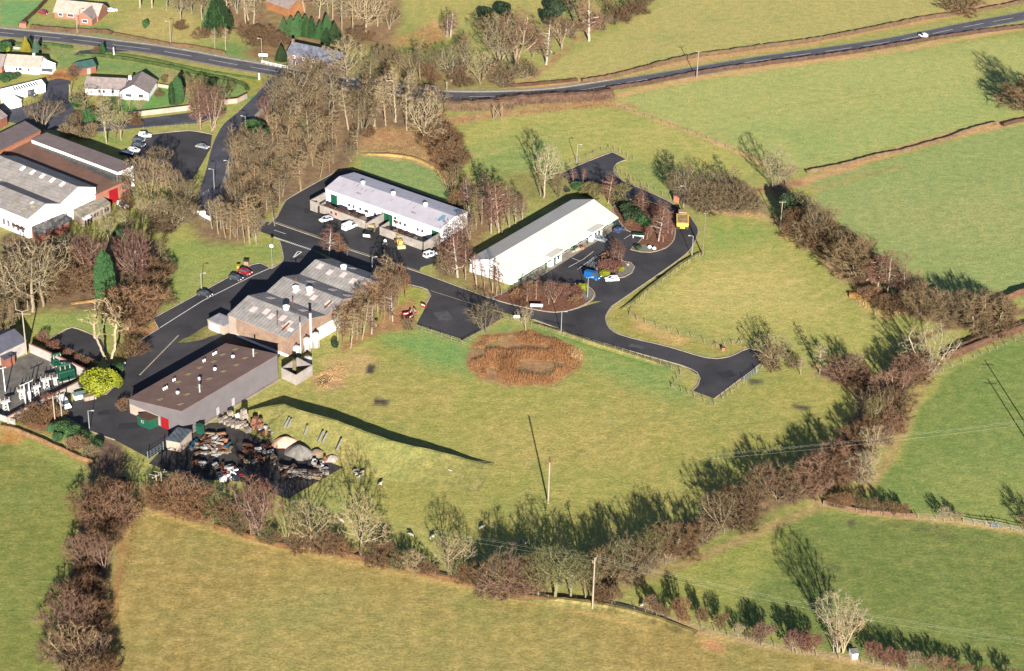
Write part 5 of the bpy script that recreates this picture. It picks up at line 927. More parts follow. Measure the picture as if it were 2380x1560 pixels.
clump('in the young lower right hedge', 'round brown d3 1030 985 825 .8;shrub brown d3 930 960 850;round pink d3 1360 1065 890 .75;round brown d3 1420 1085 960 .7;round brown d3 1490 1095 990 .7;round rust d3 1635 1120 925 .85;round brown d3 1785 1170 1000 .75;round brown d3 1965 1215 1060 .75;round pale d3 2120 1270 1150 .7;round brown d3 2210 1290 1200 .6;round pink d3 2310 1320 1150 .9;round pink d4 25 1305 1140 .9;round red d4 290 1400 1215 .8;round red d4 380 1410 1220 .8;round red d4 465 1410 1240 .8;round red d4 1000 1500 1320 .8;round red d4 1125 1530 1365 .8;round red d4 1220 1540 1380 .8;round tan d4 1375 1540 1385 .8;round tan d4 1500 1580 1430 .9;round rust d4 1620 1590 1440 .9;round brown d4 1760 1640 1500;round brown d4 1990 1660 1520;round brown d4 2200 1680 1550', 'bushes in the young hedge')
clump('beside the white field shelter', 'multi pale d4 690 1395 905 .85;slim white d4 652 1395 1190 1.2;multi pale d4 735 1400 960 .75', 'trees by the field shelter')
clump('on the far right pasture boundary', 'round rust d4 770 130 -10 .8;round brown d4 880 150 20 .8;round brown d4 990 165 30 .8;round brown d4 1090 185 40 .8;round brown d4 1180 190 60 .8;round brown d4 1270 195 80 .8;round pale d4 1630 238 115 .8;round pale d4 1740 240 130 .75;shrub brown d4 650 90 0;shrub rust d4 2420 300 120 1.2;shrub rust d4 700 100 -10', 'bushes on the far boundary')
clump('just beyond the right border', 'broad grey a4 2420 1010 560 .9;fan grey a4 2445 1005 610 1.0;shrub brown a4 2400 1000 720 1.4', 'trees at the right border')  # the fan tree is added out of view to make the incoming shadow denser
# ---- village greenery
clump('in the gardens by the main road', 'cone yellow a1 232 455 335 1.3;cone green a1 262 420 330 1.0;cone bluegreen a1 330 460 355 1.2;shrub olive a1 385 465 410 1.2;leafy green a1 20 470 360 1.1;leafy lime a1 60 480 410 .8;cone green a1 910 470 380 1.2;shrub brown a1 870 470 410;column green a1 1530 930 740 1.1;column green a1 1580 920 690 1.1;shrub pink a1 1570 930 880;shrub brown a1 1410 860 800;shrub brown a1 120 700 640;leafy green a1 60 730 650 1.4;leafy green a1 150 700 640 1.2;shrub pink a1 660 680 590 1.1;leafy green a1 1300 250 170 .7', 'garden plants')
clump('between the bungalow and the lane', 'broad tan a1 755 1000 780;leafy green a1 700 950 850 1.3;multi tan a1 870 930 810;broad brown a1 940 1130 870 .8;slim pale a1 1060 1000 830;slim pale a1 1080 985 850;slim pale a1 1145 985 870;fan pale a1 1235 985 860;leafy green a1 800 1100 980 1.3;multi purple a1 1775 1150 740 .8;birch purple a1 1780 1145 760;multi purple a1 1880 1160 780 .8;birch purple a1 1910 1130 800;shrub brown a1 690 1120 1000;broad grey a1 750 1060 930;leafy dgreen a1 1890 760 690 1.0;broad olive a1 1790 800 660;shrub olive a1 1640 760 660;shrub olive a1 2040 800 720;shrub olive a1 1460 720 670 1.3', 'trees by the bungalow')
clump('beside the pink brick factory', 'fan grey a1 370 1165 880 1.15;slim pale a1 945 1270 880 1.2;broad pale a1 1075 1245 1000 1.0;shrub tan a1 600 1220 1100;shrub tan a1 720 1230 1120;fan grey a1 640 1160 1020;shrub brown a1 1190 1110 1000;shrub tan a1 820 1200 1090;slim tan a1 1020 1250 1120', 'trees beside the factory')
clump('beside the access road verge', 'multi grey a1 2200 1400 1140;multi grey a1 2100 1480 1200;fan grey a1 2300 1440 1170;leafy green a1 2240 1170 1060 1.3;leafy green a1 2310 1250 1130 1.2;slim grey a1 2080 1330 1090;slim grey a1 2180 1330 1080;multi tan a1 2290 1560 1340;leafy green a2 90 1180 1080 1.1', 'trees by the access road')
clump('at the substation corner', 'leafy lime c1 890 605 410 1.15;leafy lime c1 970 585 420 .9;leafy green c1 1040 470 370 1.0;leafy dgreen c1 750 580 480 .9;shrub brown c1 1180 300 160 1.5;shrub rust c1 1150 120 -20 1.3;shrub red c1 390 150 80 1.4;shrub red c1 480 250 170 1.3;shrub red c1 600 310 240 1.2;shrub red c1 700 350 290 1.2;shrub red c1 780 370 310 1.2;shrub red c1 420 740 640 1.2;shrub brown c1 320 860 740 1.4;shrub brown c1 250 880 780 1.4;shrub brown c1 390 880 780 1.3;shrub rust c1 470 840 720;leafy green c1 480 960 880 1.1;leafy green c1 560 980 880 1.1;leafy green c1 640 1000 900 1.1;leafy green c1 730 1040 960 1.0;shrub rust c1 700 1120 1010 1.2;shrub tan c1 800 1180 1090 1.2;leafy green c1 500 1050 970;shrub rust c1 1090 760 680 1.2;leafy green c1 870 1100 1040;shrub tan c1 620 1100 1020', 'plants around the substation')
# ---- hedgerows, one mesh each
M_HEDGE = mat('hedge_twigs', (1, 1, 1), .9, .25, .5, spec=.1, objcol=True)
def hedge(label, tg, s, h, w_, col, dens=60, name='hedge', leaf=False, core=True):
    core = core and name not in ('grassy_bank', 'bramble_bank'); dens = dens*(.5 if name == 'grassy_bank' else 1)
    L = smooth_line([xy(p) for p in GP(tg, s)], 1.5); r = random.Random(hash_(label)); b = MB(); n_ = len(L)
    if core:                                   # the tight middle of the hedge
        Lf, Rf = offset(L, w_*.33), offset(L, -w_*.33); vs = []; ring = 5
        for i in range(n_):
            hh = h*(.72+.2*r.random()); jx = w_*.1*(r.random()-.5)
            for q in range(ring):
                t = q/(ring-1); z = hh*math.sin(math.pi*t)**.5 if 0 < t < 1 else 0
                vs.append((Lf[i][0]*(1-t)+Rf[i][0]*t+jx, Lf[i][1]*(1-t)+Rf[i][1]*t+jx, z))
        b.add(vs, [(i*ring+q, (i+1)*ring+q, (i+1)*ring+q+1, i*ring+q+1) for i in range(n_-1) for q in range(ring-1)])
    for i in range(n_-1):
        dx, dy = L[i+1][0]-L[i][0], L[i+1][1]-L[i][1]; l = math.hypot(dx, dy); nx_, ny_ = -dy/l, dx/l
        if r.random() < .06: continue
        for k in range(int(dens*l)):
            t = r.random(); o = r.gauss(0, .3)*w_; o = max(-.6*w_, min(.6*w_, o)); z0 = r.uniform(0, .75)*h*(1-abs(o)/w_); p = Vector((L[i][0]+dx*t+nx_*o, L[i][1]+dy*t+ny_*o, z0))
            d = Vector((r.gauss(0, .45)+nx_*o/w_, r.gauss(0, .45)+ny_*o/w_, 1)).normalized(); spike(b, p, d, h*r.uniform(.25, .55), .05*r.uniform(.6, 1.4) if not leaf else .12, r)
    a = A(*col, 2.9); o_ = L[len(L)//2]; ob = b.build(name, M_HEDGE, org=(o_[0], o_[1], 0)); ob.color = (*a, 1); tag(ob, label, name.replace('_', ' ')); return ob
def hash_(s): return sum((i+1)*ord(c) for i, c in enumerate(s))
HB = (132, 100, 76); HS = (204, 166, 116)
hedge('long clipped brown hedge above the main road climbing to the right corner', 'a3', '740,735 950,700 1200,640 1500,560 1790,500 1960,480 2340,425', 1.7, 2.0, (140, 114, 86), 50)
hedge('clipped hedge continuing above the main road to the top right corner', 'a4', '0,428 350,385 700,325 1100,245 1500,165 1860,115', 1.7, 2.0, (140, 114, 86), 50); hedge('last stretch of clipped hedge above the road at the top right corner', 'a4', '1900,112 2100,75 2420,10', 1.7, 2.0, (140, 114, 86), 50)
hedge('low hedge below the main road from the thicket to the parked white car', 'a3', '960,800 1300,750 1700,670 2000,620 2340,580', 1.6, 1.8, (120, 92, 78), 50); hedge('low hedge below the main road running past the white car to the right border', 'a4', '0,580 400,530 800,475 1200,410 1600,340 2000,285 2420,235', 1.6, 1.8, (120, 92, 78), 50)
hedge('tall brown thicket below the main road beyond the stream wood', 'a2', '1720,960 1900,960 2100,955 2340,945', 3.4, 7, (138, 112, 88), 150); hedge('tall purple brown thicket between the road and the pasture', 'a3', '0,930 250,905 500,890 750,880 930,860 1000,850', 3.2, 7, (132, 102, 84), 150)
hedge('straw coloured bank line dividing two pastures', 'a3', '1020,935 1300,1020 1600,1130 1850,1220 2100,1330 2340,1430', .5, .9, HS, 40, 'grassy_bank'); hedge('thin hedge hiding the north side of the top field', 'a3', '0,775 300,755 700,715', 1.2, 1.6, (110, 84, 62), 50)
hedge('low laid hedge with a dark shadow between the right hand pastures', 'a4', '410,1535 700,1480 1000,1400 1250,1350 1500,1280 1650,1240 1850,1165 2100,1100', 1.3, 1.6, (160, 130, 98), 50); hedge('short ragged hedge at the right border above the pasture', 'a4', '2150,1120 2250,1090 2420,1060', 1.4, 1.6, (120, 96, 76), 50)
hedge('dark hedge corner at the right border below the upper pasture', 'b4', '2090,1275 2200,1225 2420,1150', 2.2, 2.2, (150, 112, 84), 60); hedge('brown hedge climbing to the right border above the stream', 'c4', '1640,320 1800,260 2000,180 2200,100 2420,30', 1.9, 3.2, (140, 106, 84), 90); hedge('upper of the two brown hedges at the right border', 'c4', '1690,270 1850,190 2050,110 2240,60 2340,45', 1.6, 2.4, (128, 98, 80), 70)
hedge('brown hedge across the top left field', 'a1', '430,-20 330,90 240,170 175,225', 1.2, 1.8, (112, 84, 62), 50); hedge('clipped hedge in front of the brick bungalow', 'a1', '270,250 450,265 700,285 900,290 1000,305', 1.7, 2.2, (126, 98, 76), 50); hedge('brown hedge along the main road below the yellow lawn', 'a1', '1010,310 1250,355 1500,400 1750,430 2000,480', 1.3, 1.8, (140, 108, 80), 50)
hedge('low dark hedge below the main road in the village', 'a1', '30,395 250,400 450,405 640,430', 1.1, 1.2, (84, 112, 62), 60, leaf=True); hedge('long dark hedge on the bank above the L-shaped bungalow', 'a1', '700,495 950,510 1200,545 1500,600 1800,670 2050,720 2180,770 2190,810', 1.3, 1.5, (92, 110, 62), 60, leaf=True); hedge('second thin hedge along the roadside verge', 'a1', '950,470 1300,520 1600,585 1900,645 2280,705', .7, 1.0, (92, 116, 62), 50, leaf=True)
hedge('brown bramble bank beside the orange garden patch', 'a1', '430,700 520,670 620,690 680,720', 1.0, 2.5, (172, 108, 60), 80, 'bramble_bank'); hedge('straw hedge bank under the village lane fence', 'a1', '560,1190 750,1190 950,1170 1100,1150', .8, 1.6, (176, 136, 96), 50, 'grassy_bank')
hedge('rough red brown bank at the foot of the substation wall', 'c1', '300,150 430,205 560,270 700,330 850,400', 1.0, 2.4, (150, 96, 70), 160, 'bramble_bank'); hedge('tangled brown bank below the substation wall', 'c1', '180,860 300,800 420,740 500,700', 1.3, 4, (140, 100, 72), 90, 'bramble_bank')
hedge('hedge along the top of the bottom left field', 'c1', '0,930 120,950 300,1020 500,1110 700,1200 830,1245', 1.0, 1.6, (176, 136, 96), 50); hedge('dark hedge bottom running down the left side', 'd1', '1100,-120 1000,60 930,250 880,450 800,700 760,900 740,1150 720,1400 720,1640', 1.6, 6, (96, 74, 60), 110, 'hedge'); hedge('straw edged strip right of the dark left hedge', 'd1', '1180,150 1170,420 1120,650 1060,800 1010,950 980,1150 1000,1500', .7, 1.6, (176, 122, 74), 50, 'grassy_bank')
hedge('brown hedge bottom along the lower pasture edge', 'd2', '-300,280 0,370 300,450 600,490 900,545 1200,610 1500,680 1750,740 2000,800 2340,860', 1.1, 2.6, (150, 112, 74), 60); hedge('hedge bottom under the olive trees by the power pole', 'd3', '-60,860 200,900 450,930 700,945 850,960 1000,990', 1.0, 2.4, (140, 112, 74), 60)
hedge('straw strip along the young hedge', 'd3', '900,960 1150,1010 1400,1085 1650,1135 1900,1200 2150,1280 2340,1330', .5, 1.4, HS, 50, 'grassy_bank'); hedge('straw strip continuing along the young hedge to the bottom border', 'd4', '0,1310 300,1400 600,1430 900,1480 1200,1550 1500,1620', .5, 1.4, HS, 50, 'grassy_bank')
hedge('brown hedge below the far right pasture', 'd4', '560,70 750,120 950,155 1200,180 1370,190', 1.0, 1.4, (160, 118, 88), 60); hedge('brown scrub mass lining the stream at the lower middle', 'd3', '1040,740 1250,640 1500,540 1750,400 1950,260 2150,160 2340,60', 1.5, 6, (140, 116, 84), 90, 'scrub')
hedge('brown scrub mass lining the stream at the right', 'c4', '500,1500 650,1400 800,1250 950,1080 1080,860 1150,700 1300,520 1450,400', 1.5, 6, (138, 112, 84), 90, 'scrub'); hedge('straw fringe of the hedge above the eastern pasture', 'b4', '0,540 150,640 350,730 470,770 560,860 700,1000', .5, 1.2, HS, 50, 'grassy_bank')
hedge('tangled bottom of the tall hedge running down to the right', 'b4', '240,480 430,640 560,760 700,900 850,1030 1000,1130 1200,1240 1400,1340 1700,1420 2000,1470', 1.2, 4.5, (122, 100, 74), 80, 'scrub'); hedge('brown gorse patch at the hedge foot', 'b4', '790,1190 900,1200 1020,1240 1100,1260', 1.3, 4.5, (176, 132, 72), 120, 'scrub')
# reed bed
poly = [xy(p) for p in GP('D', '1092,802 1130,778 1228,770 1300,792 1350,815 1358,832 1330,868 1290,893 1225,898 1168,893 1110,880 1086,850')]
b = MB(); r = random.Random(11); xs = [p[0] for p in poly]; ys = [p[1] for p in poly]; cnt = 0; Ps = np.array([[r.uniform(min(xs), max(xs)), r.uniform(min(ys), max(ys))] for _ in range(26000)])
sd_ = sdf(Ps[:, 0], Ps[:, 1], poly)+2.2*(vnoise(Ps[:, 0]+300, Ps[:, 1], 3, 33)-.6); ins = sd_ < 0; gx = vnoise(Ps[:, 0]+500, Ps[:, 1], 4.5, 21); g2_ = vnoise(Ps[:, 0]+500, Ps[:, 1], 9, 22)
for (x, y), i_, g_, g2, e_ in zip(Ps, ins, gx, g2_, np.clip(-sd_/3.5, .2, 1)):
    if not i_ or g_ < .25 or g2*g_ < .1: continue
    h_ = e_*(.25+2.4*g_*g_+.5*g2)*r.uniform(.6, 1.15); spike(b, Vector((x, y, 0)), Vector((r.gauss(-.5+g2, .28), r.gauss(.1, .28), 1)).normalized(), h_, .09, r)
o = b.build('reed_bed', mat('dead_reeds', A(192, 138, 90, 2.9), .9, .25, .3, col2=A(146, 96, 60, 2.9))); o['kind'] = 'stuff'; tag(o, 'oval patch of orange brown dead reeds in the middle of the pasture', 'reeds')
# dead bracken and rough tufts
def tufts(name, label, col, areas, n_, h_, cat, seed):
    b = MB(); r = random.Random(seed)
    for tg, s in areas:
        pl = [xy(p) for p in GP(tg, s)]; xs = [p[0] for p in pl]; ys = [p[1] for p in pl]; k = np.array([[r.uniform(min(xs), max(xs)), r.uniform(min(ys), max(ys))] for _ in range(n_)]); ok = sdf(k[:, 0], k[:, 1], pl) < 0; nz = vnoise(k[:, 0]+900, k[:, 1], 3, 5)
        for (x, y), i_, z_ in zip(k, ok, nz):
            if i_ and z_ > .3:
                for _ in range(2): spike(b, Vector((x, y, 0)), Vector((r.gauss(0, .5), r.gauss(0, .5), 1)).normalized(), h_*r.uniform(.5, 1.3)*(.6+z_), .09, r)
    o = b.build(name, mat(name+'_blades', A(*col, 2.3), .9, .25, .4)); o['kind'] = 'stuff'; tag(o, label, cat)
tufts('bracken', 'orange brown dead bracken on the stream bank and below the road thicket', (168, 124, 84), [('D', '830,340 860,300 960,295 1035,330 1050,420 1010,388 960,370'), ('D', '1035,285 1150,265 1280,250 1400,238 1440,250 1280,262 1120,278 1040,300'), ('D', '905,100 1000,60 1045,85 980,120')], 2600, .7, 'bracken', 3)
tufts('dead_grass', 'pale dead grass on the rough ground beside the works and in the hedge corner', (206, 166, 112), [('D', '725,880 790,845 810,860 800,900 740,905'), ('D', '1960,680 2010,670 2060,690 2110,720 2070,745 2000,715'), ('D', '1690,462 1790,505 1850,545 1900,585 1890,600 1780,515 1660,492'), ('D', '1300,795 1350,815 1355,835 1325,850')], 1100, .45, 'grass', 4)
# ================================================================ FENCES, POLES, LAMPS
M_POST = mat('fence_timber', AV(196, 180, 150), .95, .2, 3); M_WIRE = mat('wire', (.12, .12, .11), .6, .05, 1); M_GALV = mat('galvanised', AV(186, 200, 206), .5, .1, 1, metal=.3)
M_POLE = mat('pole_timber', AV(226, 204, 178), .9, .12, 1); M_LAMP = mat('lamp_column', AV(214, 214, 212), .5, .06, 1); M_BLACK = mat('black_rubber', (.015, .015, .016), .8, .1, 2); M_PALIS = mat('blue_steel', AV(70, 78, 100), .6, .2, 1)
def fence(label, pts, gap=2.7, h=1.25, m=M_POST, rails=(.45, .8, 1.1), rr=.012, pr=.085, strain=True):
    L = [Vector((p[0], p[1], 0)) for p in pts]; t_ = thing('fence', label, 'fence', L[len(L)//2]); b = MB(); po = []
    for a, c in zip(L, L[1:]):
        k = max(1, round((c-a).length/gap)); po += [a.lerp(c, i/k) for i in range(k)]
    po.append(L[-1])
    for i, p in enumerate(po[:100]):
        q = MB(); q.tube((p.x, p.y, -.05), (p.x+R.uniform(-.05, .05), p.y+R.uniform(-.05, .05), h*R.uniform(.94, 1.06)), pr, pr*.9, 5); q.build('post', m, t_)
    for z in rails:
        for a, c in zip(po, po[1:]): b.tube((a.x, a.y, z), (c.x, c.y, z), rr, rr, 4, False)
    b.build('rail', m if rr > .02 else M_WIRE, t_)
    if strain:
        for i in range(1, len(L)-1):
            u = (L[i+1]-L[i]).normalized(); v = (L[i-1]-L[i]).normalized()
            if u.dot(v) > -.9:
                for d in (u, v): q = MB(); e = L[i]+d*1.5; q.tube((L[i].x, L[i].y, h*.85), (e.x, e.y, .05), .06, .06, 5); q.build('brace', m, t_)
    return t_
fp = lambda *a: [xy(p) for t_, s in a for p in GP(t_, s)]
fence('long timber post fence along the lower edge of the estate road', fp(('b3', '20,1400 110,1415 290,1462'), ('c3', '480,92 660,145 840,200 1030,250 1230,312 1430,380 1530,416 1612,445')), rails=(.3, .6, .9, 1.15), rr=.022)
fence('timber fence stepping round the left side of the turning head', fp(('c3', '1612,470 1535,580 1620,615 1735,665 1820,705 1915,738')))
fence('timber fence along the right side of the turning head', fp(('c3', '1915,738 1985,690 2060,630 2118,580 2165,530')))
fence('short timber fence from the steel gate to the hedge tree', fp(('c3', '2290,445 2340,400'), ('c4', '60,400 110,385')))
fence('long timber fence round the western side of the yellow field', fp(('b3', '1812,832 1740,872 1680,912 1570,990 1450,1085 1400,1125 1290,1212 1180,1310 1160,1370 1225,1412 1300,1440 1400,1475 1500,1510 1600,1540'), ('c3', '1712,140 1820,182 1930,220 2000,210 2070,196 2150,190 2230,208')))
fence('timber fence around the northern turning head', fp(('a3', '570,1480 640,1450 710,1425 780,1402 845,1372 915,1345 980,1320 1070,1352 1140,1395 1195,1420')))
fence('timber fence along the grass verge by the scrub', fp(('b3', '1050,90 1130,140 1200,185 1390,270 1450,305 1520,335')))
fence('pale timber fence around the near end of the lorry yard', fp(('c2', '1440,30 1530,75 1610,98 1700,130 1790,165 1890,195 1955,160 2060,105')), rails=(.4, .8, 1.15), rr=.045)
fence('grey broken rail fence at the right end of the far boundary', fp(('d4', '1800,240 1900,262 2000,275 2110,285 2230,310 2350,340')), 2.2, 1.5, mat('grey_timber', AV(200, 196, 186), .9, .2, 2), (.5, .9, 1.3), .05)
fence('post fence between the village lane and the dark car park', fp(('a1', '1275,1150 1370,1145 1465,1135 1560,1125 1650,1115 1760,1105')), 3.5, 1.1)
fence('leaning timber post fence behind the pink factory', fp(('a1', '640,1200 720,1215 820,1210 920,1200 1000,1180')), 3.0, 1.3)
fence('wire fence along the stream scrub above the corner pasture', fp(('d3', '1060,800 1250,730 1400,660 1560,590 1700,500 1850,420 2000,340 2160,285')), 3.2, 1.3)
fence('wire fence following the young hedge at the lower right', fp(('d3', '860,945 1000,985 1200,1030 1400,1085 1600,1130 1800,1180 2030,1255 2200,1300 2330,1340'),)+fp(('d4', '130,1350 320,1410 500,1430 700,1455 900,1490 1110,1540 1300,1590')), 3.4, 1.2)
fence('wire fence along the straw edge of the far pasture boundary', fp(('d4', '560,90 750,135 950,170 1200,195 1400,205 1560,215 1700,235')), 3.2, 1.2)
fence('wire fence at the foot of the eastern straw hedge bank', fp(('c4', '1540,470 1700,400 1900,320 2100,240 2340,140')), 3.5, 1.1)
fence('wire fence along the lower pasture edge', fp(('d2', '140,400 380,455 530,490 700,520 900,560 1100,600 1300,645 1500,690 1800,745 2020,805 2200,850'), ('d3', '60,860 240,890 440,920')), 3.6, 1.15)
fence('wire fence in front of the upper right hedge bank', fp(('a3', '1040,945 1300,1035 1600,1145 1850,1235 2100,1345 2330,1440')), 4, 1.0)
fence('dark blue steel palisade behind the scrap yard machines', fp(('e2', '1060,1000 1160,1040 1250,1075')), .45, 2.2, M_PALIS, (.4, 1.8), .04, .05, False)
fence('dark steel palisade along the front of the scrap yard', fp(('e2', '1260,1075 1400,1130 1480,1165 1555,1190 1560,1260')), .6, 2.0, M_PALIS, (.4, 1.6), .04, .05, False)
def gate(label, tg, a, c, h=1.3, n=5, m=M_GALV):
    A_ = g1(tg, *a); B_ = g1(tg, *c); t_ = thing('gate', label, 'gate', A_); b = MB()
    for i in range(n): z = .15+(h-.2)*i/(n-1); b.tube((A_.x, A_.y, z), (B_.x, B_.y, z), .035, .035, 5)
    for i in range(6): q = A_.lerp(B_, i/5); b.tube((q.x, q.y, .12), (q.x, q.y, h), .035, .035, 5)
    b.build('gate_frame', m, t_)
    for p in (A_, B_): q = MB(); q.tube((p.x, p.y, -.05), (p.x, p.y, h+.3), .11, .1, 6); q.build('post', m, t_)
gate('pale galvanised field gate beside the turning head', 'c3', (2175, 525), (2282, 447), 1.4, 6); gate('tall steel yard gate by the pale lean-to', 'c1', (1312, 1215), (1450, 1125), 2.0, 4); gate('grey field gate in the far pasture boundary', 'd4', (2050, 285), (2110, 292), 1.4)
def lamp(label, tg, x, yb, yt, arm=1, two=False):
    p = g1(tg, x, yb); h = hgt(tg, x, yb, yt); t_ = thing('street_lamp', label, 'lamp post', p); b = MB(); b.tube((p.x, p.y, 0), (p.x, p.y, 1.2), .13, .12, 8); b.tube((p.x, p.y, 1.2), (p.x, p.y, h), .10, .075, 8); b.build('column', M_LAMP, t_)
    b = MB(); b.tube((p.x, p.y, h-.05), (p.x+arm*.9, p.y, h+.12), .06, .05, 6); b.build('arm', M_LAMP, t_); b = MB(); b.box((p.x+arm*1.15, p.y, h+.05), .75, .3, .2, 0, .8); b.build('lamp_head', M_LAMP, t_); t_['group'] = 'street lamps'
for a in (('grey lamp post at the service road edge near the substation', 'c1', 795, 960, 787), ('lamp post standing by the dark car on the parking lane', 'b1', 1787, 1140, 995), ('lamp post half in shade across the road from the black machine', 'b2', 1090, 1000, 850), ('lamp post on the lower road edge above the reeds', 'b3', 553, 1525, 1335), ('lamp post on the near planted bed by the blue van', 'b3', 787, 1205, 1030), ('lamp post on the outer curve of the loop road', 'b3', 1712, 850, 665, -1), ('lamp post beside the small brick kiosk', 'b3', 1640, 400, 225, -1), ('lamp post at the northern turning head', 'a3', 692, 1445, 1285), ('tall lamp post in front of the red brick bungalow', 'a1', 685, 290, 100), ('tall lamp post by the yellow lawn on the main road', 'a1', 1512, 385, 200, -1), ('tall lamp post near the white signs on the main road', 'a1', 2325, 545, 350, -1), ('lamp post on the access road below the cottage trees', 'a1', 2180, 1190, 1035, -1), ('lamp post on the access road above the little bridge', 'b1', 1900, 250, 75, -1), ('lamp post against the trees right of the access road', 'b1', 2032, 160, 0, -1)): lamp(*a)
def pole(label, tg, x, yb, yt, arms=(), m=M_POLE, r=.16, top=None):
    p = g1(tg, x, yb); h = hgt(tg, x, yb, yt); t_ = thing('power_pole', label, 'pole', p); b = MB(); b.tube((p.x, p.y, -.05), (p.x, p.y, h), r, r*.68, 8); b.build('pole', m, t_)
    for dz, w_, az in arms:
        b = MB(); c, s_ = math.cos(az), math.sin(az); b.tube((p.x-c*w_/2, p.y-s_*w_/2, h-dz), (p.x+c*w_/2, p.y+s_*w_/2, h-dz), .08, .08, 5); ar = b.build('crossarm', m, t_); 
        for f in (-.45, 0, .45): b = MB(); b.lathe((p.x+c*w_*f, p.y+s_*w_*f, h-dz+.06), [(.05, 0), (.09, .12), (.05, .18), (.09, .26), (.04, .34)], 6); sub(b, 'insulator', M_CREAMW, ar, t_)
    if top: b = MB(); b.tube((p.x, p.y, h-1.2), (p.x, p.y, h+.05), r*.95, r*.9, 8); b.build('pole_top', top, t_)
    return p, h
pole('lone pale pole with a dark top in the middle of the pasture', 'D', 1274, 1170, 1066, (), M_POLE, .22, M_RUST)
PA, HA = pole('tall pale power pole with a wide crossarm at the lower pasture edge', 'd3', 830, 1012, 572, ((.35, 2.6, 1.1), (.9, 1.8, 1.1)), M_POLE, .2)
pole('power pole with a short crossarm beside the upper road', 'a3', 1756, 692, 460, ((.25, 1.9, 0),)); pole('power pole with a crossarm beside the tall sloping hedge', 'b4', 176, 612, 362, ((.2, 2.0, .2),)); pole('slim pole beside the crossarm pole at the tall hedge', 'b4', 205, 530, 400, (), M_POLE, .1)
pole('tall mossy pole at the corner of the yellow field', 'b3', 1806, 835, 468, ((.2, 1.0, .3),), mat('mossy_pole', AV(166, 152, 116), .95, .2, 1), .2); pole('short white post on the village verge', 'a1', 1010, 490, 425, (), M_COWL, .22); pole('short grey pole at the end of the village lane', 'a1', 622, 850, 750); pole('grey post at the thicket by the road wall', 'a2', 1750, 805, 735, ((.1, .8, 0),)); pole('pale post at the junction with the main road', 'a1', 2298, 705, 650, (), M_COWL, .3)
pole('thin iron flue pole at the factory gable', 'e5', 558, 1110, 925, (), M_RUST, .12); pole('second thin iron flue pole at the factory gable', 'e5', 610, 1090, 935, (), M_RUST, .12); pole('thin pale mast by the red factory door', 'e5', 1262, 920, 690, (), M_LGREY, .1)
def hpole(label, tg, A_, B_, ta, tb, bar=.5, vee=False, m=M_POLE):
    pa = g1(tg, *A_); pb = g1(tg, *B_); ha = hgt(tg, A_[0], A_[1], ta); t_ = thing('twin_pole', label, 'pole', (pa+pb)/2)
    for p in (pa, pb): b = MB(); b.tube((p.x, p.y, -.05), (p.x, p.y, ha), .17, .13, 8); b.build('pole', m, t_)
    d = (pb-pa).normalized(); b = MB(); e0 = pa-d*1.2; e1_ = pb+d*1.2; b.tube((e0.x, e0.y, ha-bar), (e1_.x, e1_.y, ha-bar), .1, .1, 5); cr = b.build('crossarm', m, t_)
    for f in (0, .5, 1): q = e0.lerp(e1_, f); b = MB(); b.lathe((q.x, q.y, ha-bar+.08), [(.06, 0), (.11, .12), (.06, .2), (.1, .3), (.04, .4)], 6); sub(b, 'insulator', M_CREAMW, cr, t_)
    if vee:
        for p in (pa, pb):
            for k in (-1, 1): b = MB(); b.tube((p.x, p.y, ha-.3), (p.x+k*1.6, p.y-.6, ha+.5), .07, .06, 5); b.build('brace', m, t_)
    return (pa+pb)/2, ha
HP, HH = hpole('twin timber pole with a crossarm below the substation wall', 'c1', (490, 888), (552, 868), 655, 640)
HY, HHY = hpole('twin timber pole with spreading arms in front of the scrap yard', 'D', (367, 1165), (378, 1158), 1105, 1100, .4, True)
for k, (x, y) in enumerate(((1990, 330), (2015, 495))):
    tip = g1('c4', x, y); hh = 13.0; base = tip+Vector((math.sin(SUN_AZ), -math.cos(SUN_AZ), 0))*(hh/math.tan(SUN_EL))
    t_ = thing('power_pole', ('far' if k == 0 else 'near')+' one of two power poles just beyond the right border', 'pole', base); b = MB(); b.tube((base.x, base.y, -.05), (base.x, base.y, hh), .2, .14, 8); b.build('pole', M_POLE, t_); b = MB(); b.tube((base.x-1.6, base.y, hh-.8), (base.x+1.6, base.y, hh-.8), .09, .09, 5); b.build('crossarm', M_POLE, t_)
    if k == 1: PR, HR_ = base, hh
def wires(label, a, b_, ha, hb, off=((-1, 0), (0, .3), (1, 0)), sag=1.6):
    b = MB()
    d = (b_-a); d.z = 0; nrm = Vector((-d.y, d.x, 0)).normalized()
    for o, dz in off:
        prev = None
        for i in range(13):
            t = i/12; p = a.lerp(b_, t)+nrm*o; p.z = ha+(hb-ha)*t+dz-sag*4*t*(1-t)
            if prev is not None: b.tube(prev, p, .009, .009, 3, False)
            prev = p
    tag(b.build('power_line', mat('cable', (.2, .2, .17), .5, .05, 1), org=(a.x, a.y, 0)), label, 'cable')
wires('three cables from the tall crossarm pole to the left hedge trees', Vector((PA.x, PA.y, 0)), Vector((HY.x, HY.y, 0)), HA-.1, HHY-.1); wires('cables sweeping from the tall crossarm pole to the lower right', Vector((PA.x, PA.y, 0)), g1('d4', 2400, 1700), HA-.1, 11)
wires('cables crossing the eastern pasture to the right border', g1('D', 1640, 1120), PR, 7, HR_-.8, sag=.6)
